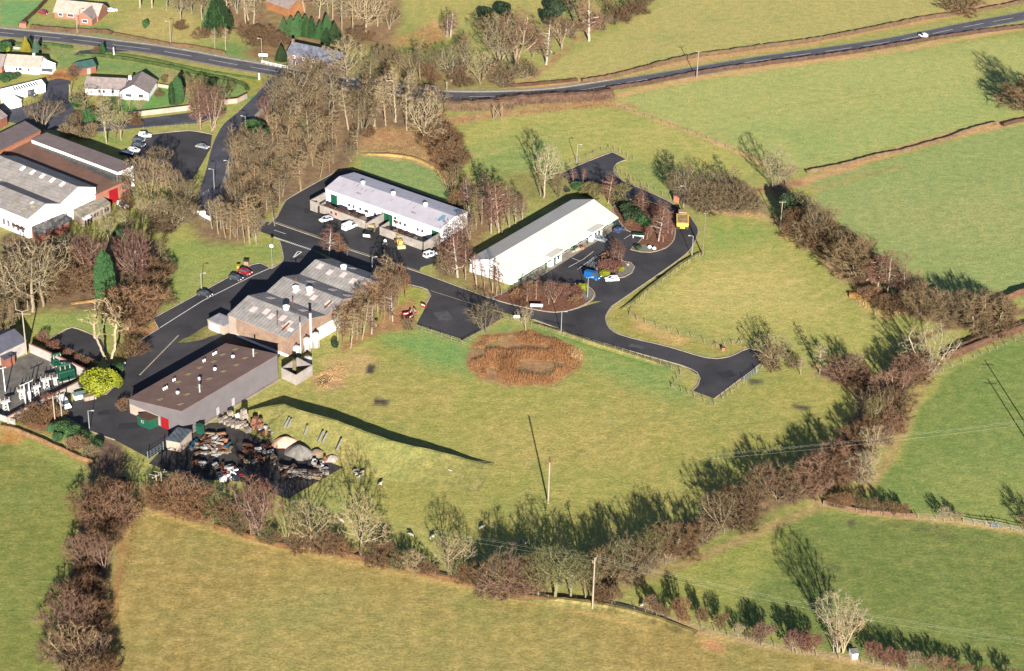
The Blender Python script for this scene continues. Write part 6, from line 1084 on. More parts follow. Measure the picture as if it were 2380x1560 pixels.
# ================================================================ SUBSTATION
M_SWG = mat('pale_steel', (.34, .34, .33), .6, .08, 1)
M_SLAB = mat('substation_floor', AF(112, 105, 98), .95, .2, .3, fine=(2, .25)); M_SUBW = mat('substation_wall', AV(232, 222, 212), .9, .12, .5)  # floor colour darkened to stand for the shadows lying across the compound
sheet('substation_yard', 'e1', '-150,720 200,575 350,510 405,475 1090,800 860,925 590,1075 90,1335 -200,1260', .03, M_SLAB)
yardwall('pale wall along the back of the substation with a red brick coping', [xy(p) for p in GP('e1', '400,475 730,620 1000,745 1240,860')], 2.6, M_SUBW, cop=M_PINK, name='compound_wall'); yardwall('pale front wall of the substation with a red brick coping', [xy(p) for p in GP('e1', '1075,940 860,1050 590,1180 330,1310 100,1430')], 2.0, M_SUBW, cop=M_PINK, name='compound_wall'); yardwall('short pale wall closing the left end of the substation', [xy(p) for p in GP('e1', '-60,1350 60,1390 205,1440')], 1.6, M_SUBW, name='compound_wall'); yardwall('short wall at the right corner of the substation', [xy(p) for p in GP('e1', '1075,940 1160,905')], 2.0, M_SUBW, cop=M_PINK, name='compound_wall')
f, t, pr = house('white substation control house with a dark grey roof', 'e1', (-190, 570), (340, 320), 9, 3.6, 5.4, M_SUBW, mat('dark_grey_roof', AF(82, 82, 94), .85, .12, .5), 'control_house', 'building', .3); gable(f, .6, 1.1, 0, 2.6, 'door', M_GREEN, t)
f, t = cabin('little red brick switch house in front of the control house', 'switch_house', 'e1', (75, 690), (205, 630), (20, 650), 2.5, M_BRICK, mat('dark_grey_roof', AF(82, 82, 94)), .1, 'building', win=False)
def transformer(label, x, y, w_, d_, h_, rz):
    p = g1('e1', x, y); t_ = thing('transformer', label, 'transformer', p, rz); b = MB(); b.box((0, 0, .35), w_, d_, h_); b.build('tank', M_GREEN, t_); b = MB(); b.box((0, 0, .03), w_+.5, d_+.5, .32); b.build('plinth', M_CONC, t_)
    b = MB()
    for k in range(9): b.box((-w_*.45+w_*.9*k/8, -d_*.5-.32, .6), .1, .6, h_*.75)
    b.build('radiator', M_GREEN, t_); b = MB(); b.tube((-w_*.4, d_*.4, h_+1.1), (w_*.4, d_*.4, h_+1.1), .42, .42, 12); b.build('conservator', M_GREEN, t_)
    for k in (-1, 0, 1): b = MB(); b.lathe((k*w_*.3, 0, h_+.35), [(.14, 0), (.2, .2), (.12, .3), (.18, .5), (.1, .6), (.15, .8), (.05, 1.1)], 8); b.build('bushing', M_CREAMW, t_)
transformer('large green transformer by the back wall of the substation', 880, 830, 4.2, 2.2, 2.6, .55); transformer('smaller green transformer further back by the wall', 770, 640, 3.0, 1.6, 1.6, .55)
def gantry(label, tg, x, y, h_, w_, n=3, rz=.5):
    p = g1(tg, x, y); t_ = thing('switchgear_frame', label, 'switchgear', p, rz); b = MB()
    for sx in (-1, 1):
        for sy in (-1, 1): b.tube((sx*w_*.25, sy*w_*.25, 0), (sx*w_*.18, sy*w_*.18, h_), .07, .06, 4)
    for i in range(3):
        z0, z1 = h_*i/3, h_*(i+1)/3
        for sy in (-1, 1): b.tube((-w_*.24, sy*w_*.22, z0), (w_*.22, sy*w_*.22, z1), .05, .05, 4); b.tube((w_*.24, sy*w_*.22, z0), (-w_*.22, sy*w_*.22, z1), .05, .05, 4)
    b.build('lattice', M_SWG, t_); b = MB(); b.box((0, 0, h_), w_, w_*.5, .14); b.build('platform', M_SWG, t_)
    for k in range(n): b = MB(); xx = (k/(n-1)-.5)*w_*.9; b.lathe((xx, 0, h_+.14), [(.09, 0), (.16, .15), (.08, .25), (.15, .4), (.08, .5), (.14, .65), (.05, 1.0)], 7); b.build('insulator', M_CREAMW, t_)
gantry('white lattice switch frame beside the large green transformer', 'e1', 620, 960, 2.8, 2.6); gantry('white lattice switch frame left of the tall transformer frame', 'e1', 490, 1040, 2.4, 2.2); gantry('white lattice switch frame behind the pale portal poles', 'e1', 290, 1090, 2.4, 2.0); gantry('white lattice switch frame nearest the left border', 'e1', 80, 1240, 2.4, 2.4); gantry('slim white insulator frame left of the green tank', 'e1', 740, 910, 2.0, 1.4, 2); gantry('pale switch frame in the corner of the front wall', 'e1', 400, 1090, 2.0, 1.6)
hpole('white portal of two steel posts inside the substation', 'e1', (345, 1195), (410, 1165), 905, 860, .1, m=M_SWG); pole('white steel post at the left of the substation', 'e1', 75, 1030, 690, ((.1, 1.6, .5),), M_SWG, .16)
p = g1('D', 62, 823.7); h_ = hgt('D', 62, 823.7, 727); t = thing('radio_mast', 'tall pale mast with a forked top beside the control house', 'mast', p); b = MB(); b.tube((p.x, p.y, 0), (p.x, p.y, h_), .2, .15, 8); b.build('pole', M_POLE, t); b = MB()
for k in (-1, 1): b.tube((p.x, p.y, h_-.1), (p.x+k*1.6, p.y, h_+.4), .08, .08, 5); b.tube((p.x+k*1.6, p.y, h_+.4), (p.x+k*1.6, p.y, h_+3.2), .08, .07, 5)
b.tube((p.x-1.8, p.y, h_-.8), (p.x+2.2, p.y, h_-.8), .07, .07, 5); b.build('fork', M_POLE, t)
# ================================================================ VEHICLES
def paint(nm, c): return mat('paint_'+nm, c, .3, .04, 1, spec=.6)
PW = paint('white', (.46, .46, .47)); PRD = paint('red', AV(206, 30, 44)); PBK = paint('black', (.02, .021, .025)); PBL = paint('blue', AV(28, 120, 206)); PDB = paint('dark_blue', AV(70, 96, 150)); PSV = paint('silver', AV(196, 202, 206)); PYL = paint('yellow', (.36, .21, .04)); PCR = paint('cream', AV(240, 206, 150)); PDG = paint('green_grey', AV(72, 92, 92))
M_LENS = mat('lamp_lens', (.7, .7, .66), .2, .05, 1); M_TAIL = mat('tail_lens', AV(190, 40, 30), .3, .05, 1)
def loft(mb, prof, w0, w1, zr):    # side outline (x,z) given a width that narrows upward
    z0, z1 = zr; n = len(prof); vs = []
    for s_ in (-1, 1):
        for x, z in prof: k = (z-z0)/(z1-z0); vs.append((x, s_*(w0+(w1-w0)*k)/2, z))
    mb.add(vs, [tuple(range(n)), tuple(range(2*n-1, n-1, -1))]+[(i, n+i, n+(i+1) % n, (i+1) % n) for i in range(n)])
SHAPES = {'hatch': ([(-1.95, .32), (-1.98, .62), (-1.9, .92), (.95, .95), (1.75, .78), (1.95, .55), (1.93, .3)], [(-1.8, .93), (-1.45, 1.38), (.2, 1.4), (.98, .94)], 4.0),
          'saloon': ([(-2.2, .32), (-2.22, .7), (-2.0, .92), (.9, .93), (1.95, .76), (2.2, .55), (2.18, .3)], [(-1.55, .92), (-.95, 1.36), (.2, 1.38), (.95, .93)], 4.4),
          'estate': ([(-2.2, .32), (-2.22, .7), (-2.15, .94), (.9, .95), (1.95, .78), (2.2, .55), (2.18, .3)], [(-2.1, .93), (-1.85, 1.42), (.2, 1.44), (.95, .94)], 4.4),
          'van': ([(-2.4, .35), (-2.42, 1.0), (-2.38, 1.25), (1.35, 1.25), (1.85, 1.0), (2.35, .85), (2.4, .35)], [(-2.36, 1.25), (-2.3, 2.15), (.95, 2.18), (1.55, 1.22)], 4.8),
          'small_van': ([(-2.0, .33), (-2.02, .7), (-1.98, .98), (.95, .98), (1.75, .8), (2.0, .58), (1.98, .3)], [(-1.96, .97), (-1.9, 1.72), (.1, 1.74), (.9, .97)], 4.1),
          'offroad': ([(-2.1, .5), (-2.1, 1.1), (.75, 1.12), (1.95, 1.08), (2.0, .5)], [(-2.06, 1.11), (-1.95, 1.9), (.3, 1.9), (.72, 1.11)], 4.1)}
def car(label, tg, rear, fr_, kind, pm, cat='car', glass=M_GLASS, wd=1.68):
    a = g1(tg, *rear); c = g1(tg, *fr_); d = c-a; rz = math.atan2(d.y, d.x); t_ = thing('parked_car' if cat == 'car' else 'parked_van', label, cat, (a+c)/2, rz if abs(rz) > 1e-3 else .01); hull, cab, L = SHAPES[kind]; pan = kind in ('van', 'small_van')
    if kind == 'van': wd = 1.9
    b = MB(); loft(b, hull, wd, wd*.96, (hull[0][1], max(z for _, z in hull))); b.build('body', pm, t_)
    zb, zt = cab[0][1], cab[1][1]
    if pan:
        b = MB(); x0 = cab[0][0]; xs = cab[2][0]-.9; loft(b, [(x0, zb), (cab[1][0], zt), (xs, zt), (xs, zb)], wd*.95, wd*.84, (zb, zt)); b.build('cargo_body', pm, t_); b = MB(); loft(b, [(xs+.004, zb), (xs+.004, zt-.02), (cab[2][0], zt-.02), cab[3]], wd*.94, wd*.82, (zb, zt)); b.build('window', glass, t_)
        b = MB(); b.box(((xs+cab[2][0])/2, 0, zt-.012), .95, wd*.84, .05); b.build('roof', pm, t_)
        b = MB(); [b.box((x0-.02, s_*.42, zb+.15), .05, .45, .4) for s_ in (-1, 1)]; b.build('rear_window', M_DARK, t_)
    else:
        b = MB(); loft(b, cab, wd*.94, wd*.74, (zb, zt)); b.build('window', glass, t_); b = MB(); b.box(((cab[1][0]+cab[2][0])/2, 0, zt-.02), cab[2][0]-cab[1][0]+.1, wd*.78, .06); rf = b.build('roof', pm, t_)
        b = MB()
        for s_ in (-1, 1):
            for q in ((0, 1), (3, 2)): x0, z0 = cab[q[0]]; x1, z1 = cab[q[1]]; b.tube((x0, s_*wd*.47, z0), (x1, s_*wd*.375, z1), .05, .05, 4)
            xm = (cab[1][0]+cab[2][0])/2; b.tube((xm, s_*wd*.475, zb), (xm, s_*wd*.38, zt), .05, .05, 4)
        b.build('pillar', pm, t_)
    wr = .31 if kind not in ('van', 'offroad') else .36
    for x in (-L*.31, L*.31):
        for s_ in (-1, 1):
            b = MB(); b.tube((x, s_*wd*.43, wr), (x, s_*wd*.515, wr), wr, wr, 14); w_ = b.build('wheel', M_BLACK, t_); b = MB(); b.tube((x, s_*wd*.5, wr), (x, s_*wd*.522, wr), wr*.6, wr*.6, 10); b.build('rim', M_GALV, w_)
    xf, zf = hull[-2]; xr, zr_ = hull[1]
    for s_ in (-1, 1):
        b = MB(); b.box((xf-.06, s_*wd*.36, zf+.02), .16, .32, .14); b.build('headlight', M_LENS, t_); b = MB(); b.box((xr-.01, s_*wd*.4, zr_+.02), .08, .22, .2); b.build('tail_light', M_TAIL, t_)
    return t_
car('white hatchback parked in front of the red signed bay wall', 'e3', (320, 430), (165, 470), 'hatch', PW); car('white panel van with two dark rear windows by the workshop', 'e3', (480, 590), (640, 520), 'van', PW, 'van')
car('red car parked at the end of the lane by the lawn', 'e4', (300, 250), (455, 290), 'hatch', PRD); car('black car parked beside the red one', 'e4', (200, 320), (350, 350), 'hatch', PBK); car('dark car parked at the foot of the lamp post', 'b1', (1755, 1175), (1875, 1205), 'saloon', PBK)
car('silver grey saloon parked alone in the dark car park', 'a1', (1735, 1300), (1855, 1325), 'saloon', PSV); car('white van at the top of the parked row in the dark car park', 'a1', (1230, 1215), (1345, 1215), 'small_van', PW, 'van'); car('black car parked next below the white van', 'a1', (1175, 1250), (1290, 1255), 'hatch', PBK); car('second black car down the row in the dark car park', 'a1', (1165, 1290), (1290, 1300), 'saloon', PBK); car('white hatchback second from the bottom of the parked row', 'a1', (1140, 1340), (1235, 1350), 'hatch', PW); car('grey green car at the bottom of the parked row', 'a1', (1070, 1365), (1175, 1375), 'saloon', PDG); car('dark blue car half hidden by bare trees in the car park', 'a1', (1375, 1450), (1475, 1470), 'hatch', PDB)
car('white van parked beside the mossy office hut', 'e5', (1250, 985), (1370, 1050), 'small_van', PW, 'van'); car('white van parked on the verge below the substation wall', 'e1', (790, 1120), (915, 1250), 'van', PW, 'van'); car('black off-road car parked at the white garage', 'e6', (380, 1270), (465, 1295), 'offroad', PBK); car('white car beside the red brick bungalow', 'e6', (1420, 160), (1540, 150), 'estate', PW); car('red and white small car on the gravel left of the brick bungalow', 'e6', (540, 180), (630, 200), 'hatch', PRD)
car('blue car at the far end of the cream roofed block', 'e7', (765, 300), (880, 240), 'hatch', PDB); car('silver estate car backed up to the cream roofed block', 'e7', (470, 370), (650, 415), 'estate', PSV); car('bright blue panel van by the small planted bed', 'e7', (365, 870), (575, 920), 'van', PBL, 'van'); car('white hatchback beside the bright blue van', 'e7', (815, 920), (635, 930), 'hatch', PW); car('white van driving on the upper main road', 'a4', (1470, 345), (1420, 318), 'small_van', PW, 'van')
car('white pickup with an open back at the right end of the forecourt', 'e3', (1565, 965), (1740, 905), 'offroad', PW)
def wheels(t_, spec, m=M_BLACK):
    for x, y, r_, w_ in spec:
        b = MB(); b.tube((x, y-w_/2, r_), (x, y+w_/2, r_), r_, r_, 16); k = b.build('wheel', m, t_); b = MB(); b.tube((x, y-w_/2-.02, r_), (x, y+w_/2+.02, r_), r_*.5, r_*.5, 10); b.build('rim', PYL if m is M_BLACK and r_ > .45 else M_GALV, k)
def place(name, label, cat, tg, a, c):
    A_ = g1(tg, *a); C_2 = g1(tg, *c); d = C_2-A_; return thing(name, label, cat, (A_+C_2)/2, math.atan2(d.y, d.x)+1e-4)
t = place('backhoe_loader', 'yellow digger with a raised rusty boom and wide front bucket', 'digger', 'e3', (1200, 700), (1275, 850))
for nm, c_, s_, m in (('chassis', (-.2, 0, .75), (3.6, 1.0, .5), PYL), ('bonnet', (.95, 0, 1.25), (1.6, 1.0, .75), PYL), ('cab', (-.6, 0, 1.25), (1.5, 1.5, .55), PYL)): b = MB(); b.box(c_, *s_, 0, .94); b.build(nm, m, t)
b = MB(); b.box((-.6, 0, 1.8), 1.45, 1.45, .85, 0, .92); b.build('window', M_GLASS, t); b = MB(); b.box((-.6, 0, 2.65), 1.6, 1.6, .14); b.build('cab_roof', PYL, t)
b = MB(); [b.tube((.4, s_*.75, 1.4), (2.4, s_*.75, .55), .12, .1, 6) for s_ in (-1, 1)]; b.build('loader_arm', PYL, t); b = MB(); loft(b, [(2.3, .1), (2.2, .9), (2.55, 1.0), (3.1, .12)], 2.4, 2.4, (.1, 1.0)); b.build('bucket', PCR, t)
b = MB(); b.tube((-2.0, 0, .9), (-2.9, 0, 3.4), .17, .14, 6); b.tube((-2.9, 0, 3.4), (-3.4, 0, 5.6), .14, .1, 6); b.build('boom', M_RUST, t); b = MB(); b.box((-3.5, 0, 5.4), .55, .8, .7, 0, .7); b.build('digging_bucket', M_RUST, t)
wheels(t, [(-1.2, s_*.95, .75, .45) for s_ in (-1, 1)]+[(1.4, s_*.9, .5, .35) for s_ in (-1, 1)])
t = place('tipper_truck', 'tipper truck with a cream cab and empty dark body', 'truck', 'e3', (785, 715), (880, 570)); b = MB(); b.box((0, 0, .55), 6.2, 1.0, .25); b.build('chassis', M_BLACK, t)
b = MB(); loft(b, [(1.5, .6), (1.5, 2.5), (2.7, 2.5), (3.1, 1.5), (3.1, .6)], 2.1, 1.95, (.6, 2.5)); cb = b.build('cab', PCR, t); b = MB(); b.box((2.9, 0, 1.55), .35, 1.7, .75, 0, .9); b.build('windscreen', M_GLASS, cb)
b = MB(); b.box((-.95, 0, .85), 4.4, 2.1, .15)
for y in (-1, 1): b.box((-.95, y*1.02, 1.0), 4.4, .08, .7)
b.box((1.22, 0, 1.0), .08, 2.1, .9); b.build('tipping_body', M_DARK, t); b = MB(); b.box((-3.2, 0, .9), .1, 2.1, .8); b.build('tailgate', PW, t); wheels(t, [(x, s_*.9, .42, .3) for x in (-2.0, 2.2) for s_ in (-1, 1)])
t = place('dump_truck', 'yellow articulated dump truck on the loop road', 'truck', 'e7', (1660, 275), (1655, 95)); b = MB(); b.box((-.2, 0, .8), 7.0, 1.2, .4); b.build('chassis', PYL, t); b = MB(); loft(b, [(-3.6, 1.25), (-3.7, 2.1), (.2, 2.5), (.8, 2.5), (.1, 1.25)], 2.6, 2.9, (1.25, 2.5)); bd = b.build('tipping_body', PYL, t); b = MB(); loft(b, [(-3.3, 2.16), (-3.3, 2.2), (.1, 2.54), (.1, 2.52)], 2.3, 2.3, (2.16, 2.54)); b.build('load', mat('gravel_load', AV(206, 176, 120), .9, .3, 1), bd)
b = MB(); b.box((1.6, 0, 1.2), 1.5, 1.9, .7); b.build('cab', PYL, t); b = MB(); b.box((1.6, 0, 1.9), 1.4, 1.8, .8, 0, .9); b.build('window', M_GLASS, t); b = MB(); b.box((1.6, 0, 2.7), 1.6, 1.9, .14); b.build('cab_roof', PCR, t); b = MB(); b.box((2.9, 0, 1.1), 1.3, 1.6, .9, 0, .9); b.build('bonnet', PYL, t); wheels(t, [(x, s_*1.1, .7, .5) for x in (-2.5, -.9, 2.2) for s_ in (-1, 1)])
t.scale = (1.3, 1.3, 1.3)
t = place('flat_trailer', 'green topped flat trailer on white legs by the large bed', 'trailer', 'e7', (1015, 345), (1140, 355)); b = MB(); b.box((0, 0, 1.0), 3.4, 1.6, .16); b.build('deck', M_GREEN, t); [MB().box((x, s_*.65, 0), .14, .14, .995).build('leg', PW, t) for x in (-1.5, 1.5) for s_ in (-1, 1)]; b = MB(); [b.box((0, s_*.82, .85), 3.4, .06, .2) for s_ in (-1, 1)]; b.build('side_rail', PW, t)
t = place('light_trailer', 'dark frame trailer behind the bright blue van', 'trailer', 'e7', (410, 740), (500, 760)); b = MB(); b.box((0, 0, .5), 2.4, 1.5, .1); b.build('deck', M_BLACK, t); b = MB(); [b.tube((x, s_*.72, .6), (x, s_*.72, 1.5), .04, .04, 4) for x in (-1.15, 0, 1.15) for s_ in (-1, 1)]; [b.tube((-1.15, s_*.72, z), (1.15, s_*.72, z), .04, .04, 4) for z in (1.05, 1.5) for s_ in (-1, 1)]; b.build('cage', M_GALV, t); wheels(t, [(0, s_*.85, .3, .2) for s_ in (-1, 1)])
t = place('farm_machine', 'black machine of pipes and tines beside the road opposite the works', 'machine', 'e3', (960, 930), (1070, 890)); b = MB(); b.box((0, 0, .5), 2.2, 1.4, .35); [b.tube((R.uniform(-1.2, 1.2), R.uniform(-.9, .9), .1), (R.uniform(-1.4, 1.4), R.uniform(-1, 1), R.uniform(1, 2)), .08, .05, 5) for _ in range(16)]; b.build('frame', M_BLACK, t); b = MB(); b.box((.2, 0, .9), .9, .8, .6, .3, .7); b.build('hopper', mat('grey_steel', AV(120, 126, 128), .6), t); wheels(t, [(-.6, s_*.85, .45, .25) for s_ in (-1, 1)])
t = place('cement_mixer', 'small pale machine on the forecourt left of the yellow digger', 'machine', 'e3', (1015, 765), (1070, 775)); b = MB(); b.lathe((0, 0, .7), [(.2, 0), (.5, .25), (.5, .6), (.25, 1.0)], 12); b.build('drum', PW, t); b = MB(); [b.tube((x, s_*.4, 0), (x*.3, s_*.3, 1.0), .06, .06, 5) for x in (-.6, .6) for s_ in (-1, 1)]; b.build('legs', PSV, t); wheels(t, [(-.6, s_*.45, .2, .1) for s_ in (-1, 1)])
# signs by the junctions
def signboard(label, tg, x, yb, yt, w_, hh, m=M_COWL, px=(-.4, .4)):
    p = g1(tg, x, yb); h_ = hgt(tg, x, yb, yt); t_ = thing('sign_board', label, 'sign', p); b = MB(); b.box((p.x, p.y-.06, h_-hh), w_, .06, hh); b.build('panel', m, t_)
    for k in px: b = MB(); b.tube((p.x+k*w_, p.y+.03, 0), (p.x+k*w_, p.y+.03, h_), .06, .06, 6); b.build('post', M_LAMP, t_)
signboard('white board on a tall green post beside the junction lawn', 'b2', 203, 925, 742, .9, .8, px=(0,)); signboard('wide white board on the verge by the tall lamp post', 'a2', 125, 520, 478, 3.2, .9); signboard('low white board on the near bed kerb', 'b3', 335, 1310, 1265, 3.4, .8); signboard('white name board beside the bridge parapet', 'b1', 1770, 520, 440, 3.6, 1.1)
signboard('small white sign in the car park behind the lorry fence', 'c1', 1105, 385, 350, .5, .6, px=(0,)); signboard('white board under the bare tree by the reeds', 'b3', 160, 1400, 1365, 1.6, .8)
fence('white rail fence below the stone cottage', fp(('a2', '110,560 190,580 280,600 340,610')), 2.2, 1.1, M_COWL, (.4, .8, 1.05), .05, .08, False); fence('steel rail along the bridge edge of the access road', fp(('b1', '1680,385 1760,325 1850,270')), 3, 1.0, M_GALV, (.5, .95), .05, .06, False)
for k, (x, y, w) in enumerate(((1385, 1365, 'left front'), (1430, 1390, 'near'), (1425, 1345, 'rear'), (1470, 1335, 'right'), (1545, 1290, 'separate'))):
    p = g1('b2', x, y); t_ = thing('road_barrier', w+' red and white plastic barrier at the edge of the lorry yard', 'barrier', p, .4+.5*k, 'plastic barriers by the lorry yard'); b = MB(); loft(b, [(-.9, 0), (-.9, .9), (.9, .9), (.9, 0)], .55, .25, (0, .9)); b.build('body', PRD, t_); b = MB(); b.box((0, 0, .45), 1.3, .5, .3); b.build('stripe', PW, t_)
# ================================================================ YARD STOCK AND SCRAP
def heap(label, tg, x, y, r_, h_, m, name='gravel_heap'):
    p = g1(tg, x, y); b = MB(); n_ = 26; rr = random.Random(int(x)); vs = [(p.x, p.y, h_)]; ph = rr.uniform(0, 6)
    for j in range(1, 6):
        for i in range(n_): a = 6.283*i/n_; k = r_*j/5*(1+.16*math.sin(2*a+ph)+.08*math.sin(5*a+ph)); vs.append((p.x+k*math.cos(a)*1.15, p.y+k*math.sin(a), h_*(1-(j/5)**1.25)+(rr.uniform(-.16, .16) if j < 5 else -.02)))
    fs = [(0, 1+i, 1+(i+1) % n_) for i in range(n_)]
    for j in range(4): fs += [(1+j*n_+i, 1+(j+1)*n_+i, 1+(j+1)*n_+(i+1) % n_, 1+j*n_+(i+1) % n_) for i in range(n_)]
    b.add(vs, fs); tag(b.build(name, m, None, True, org=(p.x, p.y, 0)), label, 'heap')
heap('pale pink sand heap against the grass bank', 'e2', 1545, 620, 2.9, 2.0, mat('pink_sand', AF(214, 168, 142), .95, .12, .5, fine=(3, .2))); heap('grey gravel heap in the middle of the bank', 'e2', 1715, 730, 3.5, 2.3, mat('grey_gravel', AF(126, 120, 112), .95, .15, .5, fine=(3, .3))); heap('small brown heap right of the grey one', 'e2', 1905, 745, 2.1, 1.5, mat('brown_soil', AF(130, 108, 92), .95, .15, .5, fine=(3, .3))); heap('low pale grey heap at the right end of the yard', 'e2', 2090, 800, 2.2, 1.1, mat('pale_gravel', AF(164, 150, 142), .95, .15, .5, fine=(3, .3)))
M_BEAM = mat('grey_beam', AV(176, 172, 172), .8, .15, 1)
M_BLK = [mat('cut_stone', AV(226, 206, 186), .95, .14, 1, fine=(4, .2)), mat('grey_stone', AV(180, 166, 156), .95, .16, 1), mat('brown_stone', AV(180, 122, 94), .95, .16, 1), mat('blue_board', AV(70, 130, 170), .7, .2, 1), mat('orange_board', AV(206, 140, 96), .8, .2, 1), M_TIMB, M_DTIMB, M_RUST, M_LGREY]
SPOT = ['nearest the shed corner', 'beside the cabin wall', 'at the bank foot', 'in the back row', 'in the front row', 'near the brown blocks', 'by the sand heap']
def stock(nm, lab, cat, tg, quad, nu, nv, size, mats, grp, drop=.1, seed=1, lay=False, hk=1):
    r = random.Random(seed); c = [Vector(Z(tg, *q)+(0,)) for q in quad]; k = 0
    for j in range(nv):
        for i in range(nu):
            if r.random() < drop: continue
            u = (i+.5+r.uniform(-.25, .25))/nu; v = (j+.5+r.uniform(-.25, .25))/nv; q = c[0].lerp(c[1], u).lerp(c[3].lerp(c[2], u), v); p = G(q.x, q.y); s_ = [a*r.uniform(.7, 1.3) for a in size]; b = MB()
            if lay:                            # a bundle of boards lying askew
                an = r.uniform(0, 3.14)
                for l in range(r.choice((2, 3, 4))): b.box((r.uniform(-.2, .2), r.uniform(-.2, .2), .02+l*.16*hk), s_[0], s_[1], .13*hk, an+r.uniform(-.5, .5))
            else: b.box((0, 0, 0), *s_, .5+r.uniform(-.3, .3), .93); (r.random() < .5) and b.box((r.uniform(-.2, .2), r.uniform(-.2, .2), s_[2]+.003), s_[0]*.7, s_[1]*.7, s_[2]*.6, r.uniform(0, 1.5), .9)
            m = r.choice(mats); o = b.build(nm, m); o.location = (p.x, p.y, .04)
            col = j+1; row = i+1; k += 1
            o['label'] = lab+', %s from the left in the %s row' % (ORD[row], ('back', 'second', 'third', 'fourth', 'fifth')[j]); o['category'] = cat; o['group'] = grp
stock('stone_block', 'pale stone block stack by the shed', 'stone', 'e2', ((800, 330), (1090, 410), (1130, 500), (760, 370)), 7, 3, (1.3, 1.1, .8), M_BLK[:2], 'stone stacks beside the shed', .12, 3)
stock('stone_block', 'tall white block pile behind the stone rows', 'stone', 'e2', ((880, 290), (1110, 360), (1110, 380), (880, 320)), 3, 1, (1.7, 1.4, 1.6), [M_BLK[0], M_COWL], 'tall block piles', 0, 4)
stock('brick_stack', 'brown brick stack by the bank', 'bricks', 'e2', ((1150, 400), (1270, 420), (1250, 470), (1140, 460)), 2, 2, (1.6, 1.3, 1.3), [M_BLK[2]], 'brown brick stacks', 0, 5); stock('scrap_crate', 'grey scrap crate below the sand heap', 'scrap', 'e2', ((1290, 440), (1400, 520), (1380, 580), (1190, 500)), 4, 3, (1.1, 1.0, .7), [M_BLK[1], M_RUST, M_TIMB, M_DTIMB, M_LGREY], 'scrap below the sand heap', .1, 6)
stock('board_pile', 'loose boards on the scrap heap', 'boards', 'e2', ((620, 540), (800, 520), (930, 720), (390, 690)), 9, 5, (2.0, .5), [M_BLK[4], M_TIMB, M_DTIMB, M_BLK[4], M_BLK[0], M_TIMB, M_LGREY, M_RUST, M_BLK[3]], 'loose boards by the lean-to', .08, 7, True, 1.9)
stock('pale_slab', 'pale slab at the heap front', 'slab', 'e2', ((460, 740), (860, 700), (880, 740), (660, 790)), 6, 2, (1.6, .7), [M_BLK[0], M_TIMB, M_LGREY], 'pale slabs by the heap', .1, 8, True)
stock('scrap_pile', 'mixed scrap in the yard middle', 'scrap', 'e2', ((960, 640), (1400, 640), (1450, 880), (1000, 880)), 6, 4, (1.5, .5), [M_BLK[1], M_TIMB, M_RUST, M_DTIMB, M_LGREY, M_BLK[2]], 'mixed scrap in the yard', .35, 21, True, 2.0)
stock('scrap_pile', 'rusty scrap along the yard front', 'scrap', 'e2', ((480, 860), (1060, 900), (1060, 960), (480, 930)), 8, 2, (1.4, .5), [M_RUST, M_DTIMB, M_BLK[1], M_LGREY], 'scrap along the yard front', .3, 22, True, 2.0)
stock('rubble_block', 'rough stone at the right end', 'stone', 'e2', ((1840, 850), (2040, 780), (2040, 990), (1930, 1000)), 3, 4, (1.1, 1.0, .8), [M_BLK[0], M_BLK[1], M_BLK[2], M_LGREY], 'rough stones at the right end', .08, 9)
stock('log_stack', 'long grey timber bundle', 'timber', 'e2', ((1480, 930), (1860, 960), (1880, 1040), (1600, 990)), 4, 2, (4.2, .7), [M_BLK[1], M_TIMB, M_DTIMB], 'long timbers in the yard', 0, 10, True, 2.5)
stock('scrap_metal', 'white and red scrap piece behind the hedge', 'scrap', 'e2', ((740, 960), (960, 930), (1030, 1010), (800, 1090)), 6, 4, (1.5, .35), [M_COWL, M_LGREY, M_RUST, M_RED, M_PALIS, M_LGREY], 'scrap behind the yard hedge', .08, 11, True, 2.2); stock('rubble_block', 'pinkish rubble lump by the twin pole', 'rubble', 'e2', ((250, 920), (420, 970), (430, 1000), (290, 970)), 5, 2, (.8, .7, .4), [mat('pink_rubble', AV(226, 190, 178), .95, .15, 1), M_BLK[1]], 'rubble by the twin pole', .05, 12)
for k, (a, c) in enumerate((((1520, 500), (1590, 445)), ((1560, 510), (1615, 460)), ((1760, 580), (1800, 535)), ((1920, 660), (1980, 605)), ((1970, 670), (2025, 625)), ((2130, 760), (2195, 695)))):
    A_ = g1('e2', *a); C_2 = g1('e2', c[0], c[1]); b = MB(); b.tube((A_.x, A_.y, 1.5), (C_2.x, C_2.y, 3.1), .28, .28, 4); tag(b.build('concrete_beam', M_BEAM, org=(A_.x, A_.y, 0)), ORD[k+1]+' pale beam from the left leaning on the grass bank', 'beam', 'beams on the bank')
stock('timber_pallet', 'wooden pallet stack behind the middle bed', 'pallet', 'e7', ((560, 590), (660, 560), (700, 620), (600, 640)), 3, 2, (1.3, .3), [M_TIMB, M_BLK[4]], 'pallets by the middle bed', 0, 13, True, 1.6)
stock('shop_stock', 'small goods crate under the canopy', 'goods', 'e7', ((170, 545), (330, 480), (350, 520), (200, 560)), 4, 1, (1.0, .8, .7), [M_BLK[3], M_BLK[0], M_BLK[4]], 'goods under the canopy', 0, 14); stock('boulder', 'pale boulder on the planted bed', 'boulder', 'e7', ((900, 670), (950, 700), (950, 740), (900, 700)), 2, 2, (.7, .6, .5), [M_BLK[0]], 'boulders on the middle bed', 0, 15)
for k, (x, y) in enumerate(((1225, 490), (1287, 510))):
    p = g1('e7', x, y); b = MB(); b.lathe((p.x, p.y, .12), [(.5, 0), (.62, .25), (.45, .6), (.12, .75)], 9); tag(b.build('boulder', M_COWL, None, True, org=(p.x, p.y, 0)), ('left' if k == 0 else 'right')+' of two white painted boulders on the large bed', 'boulder')
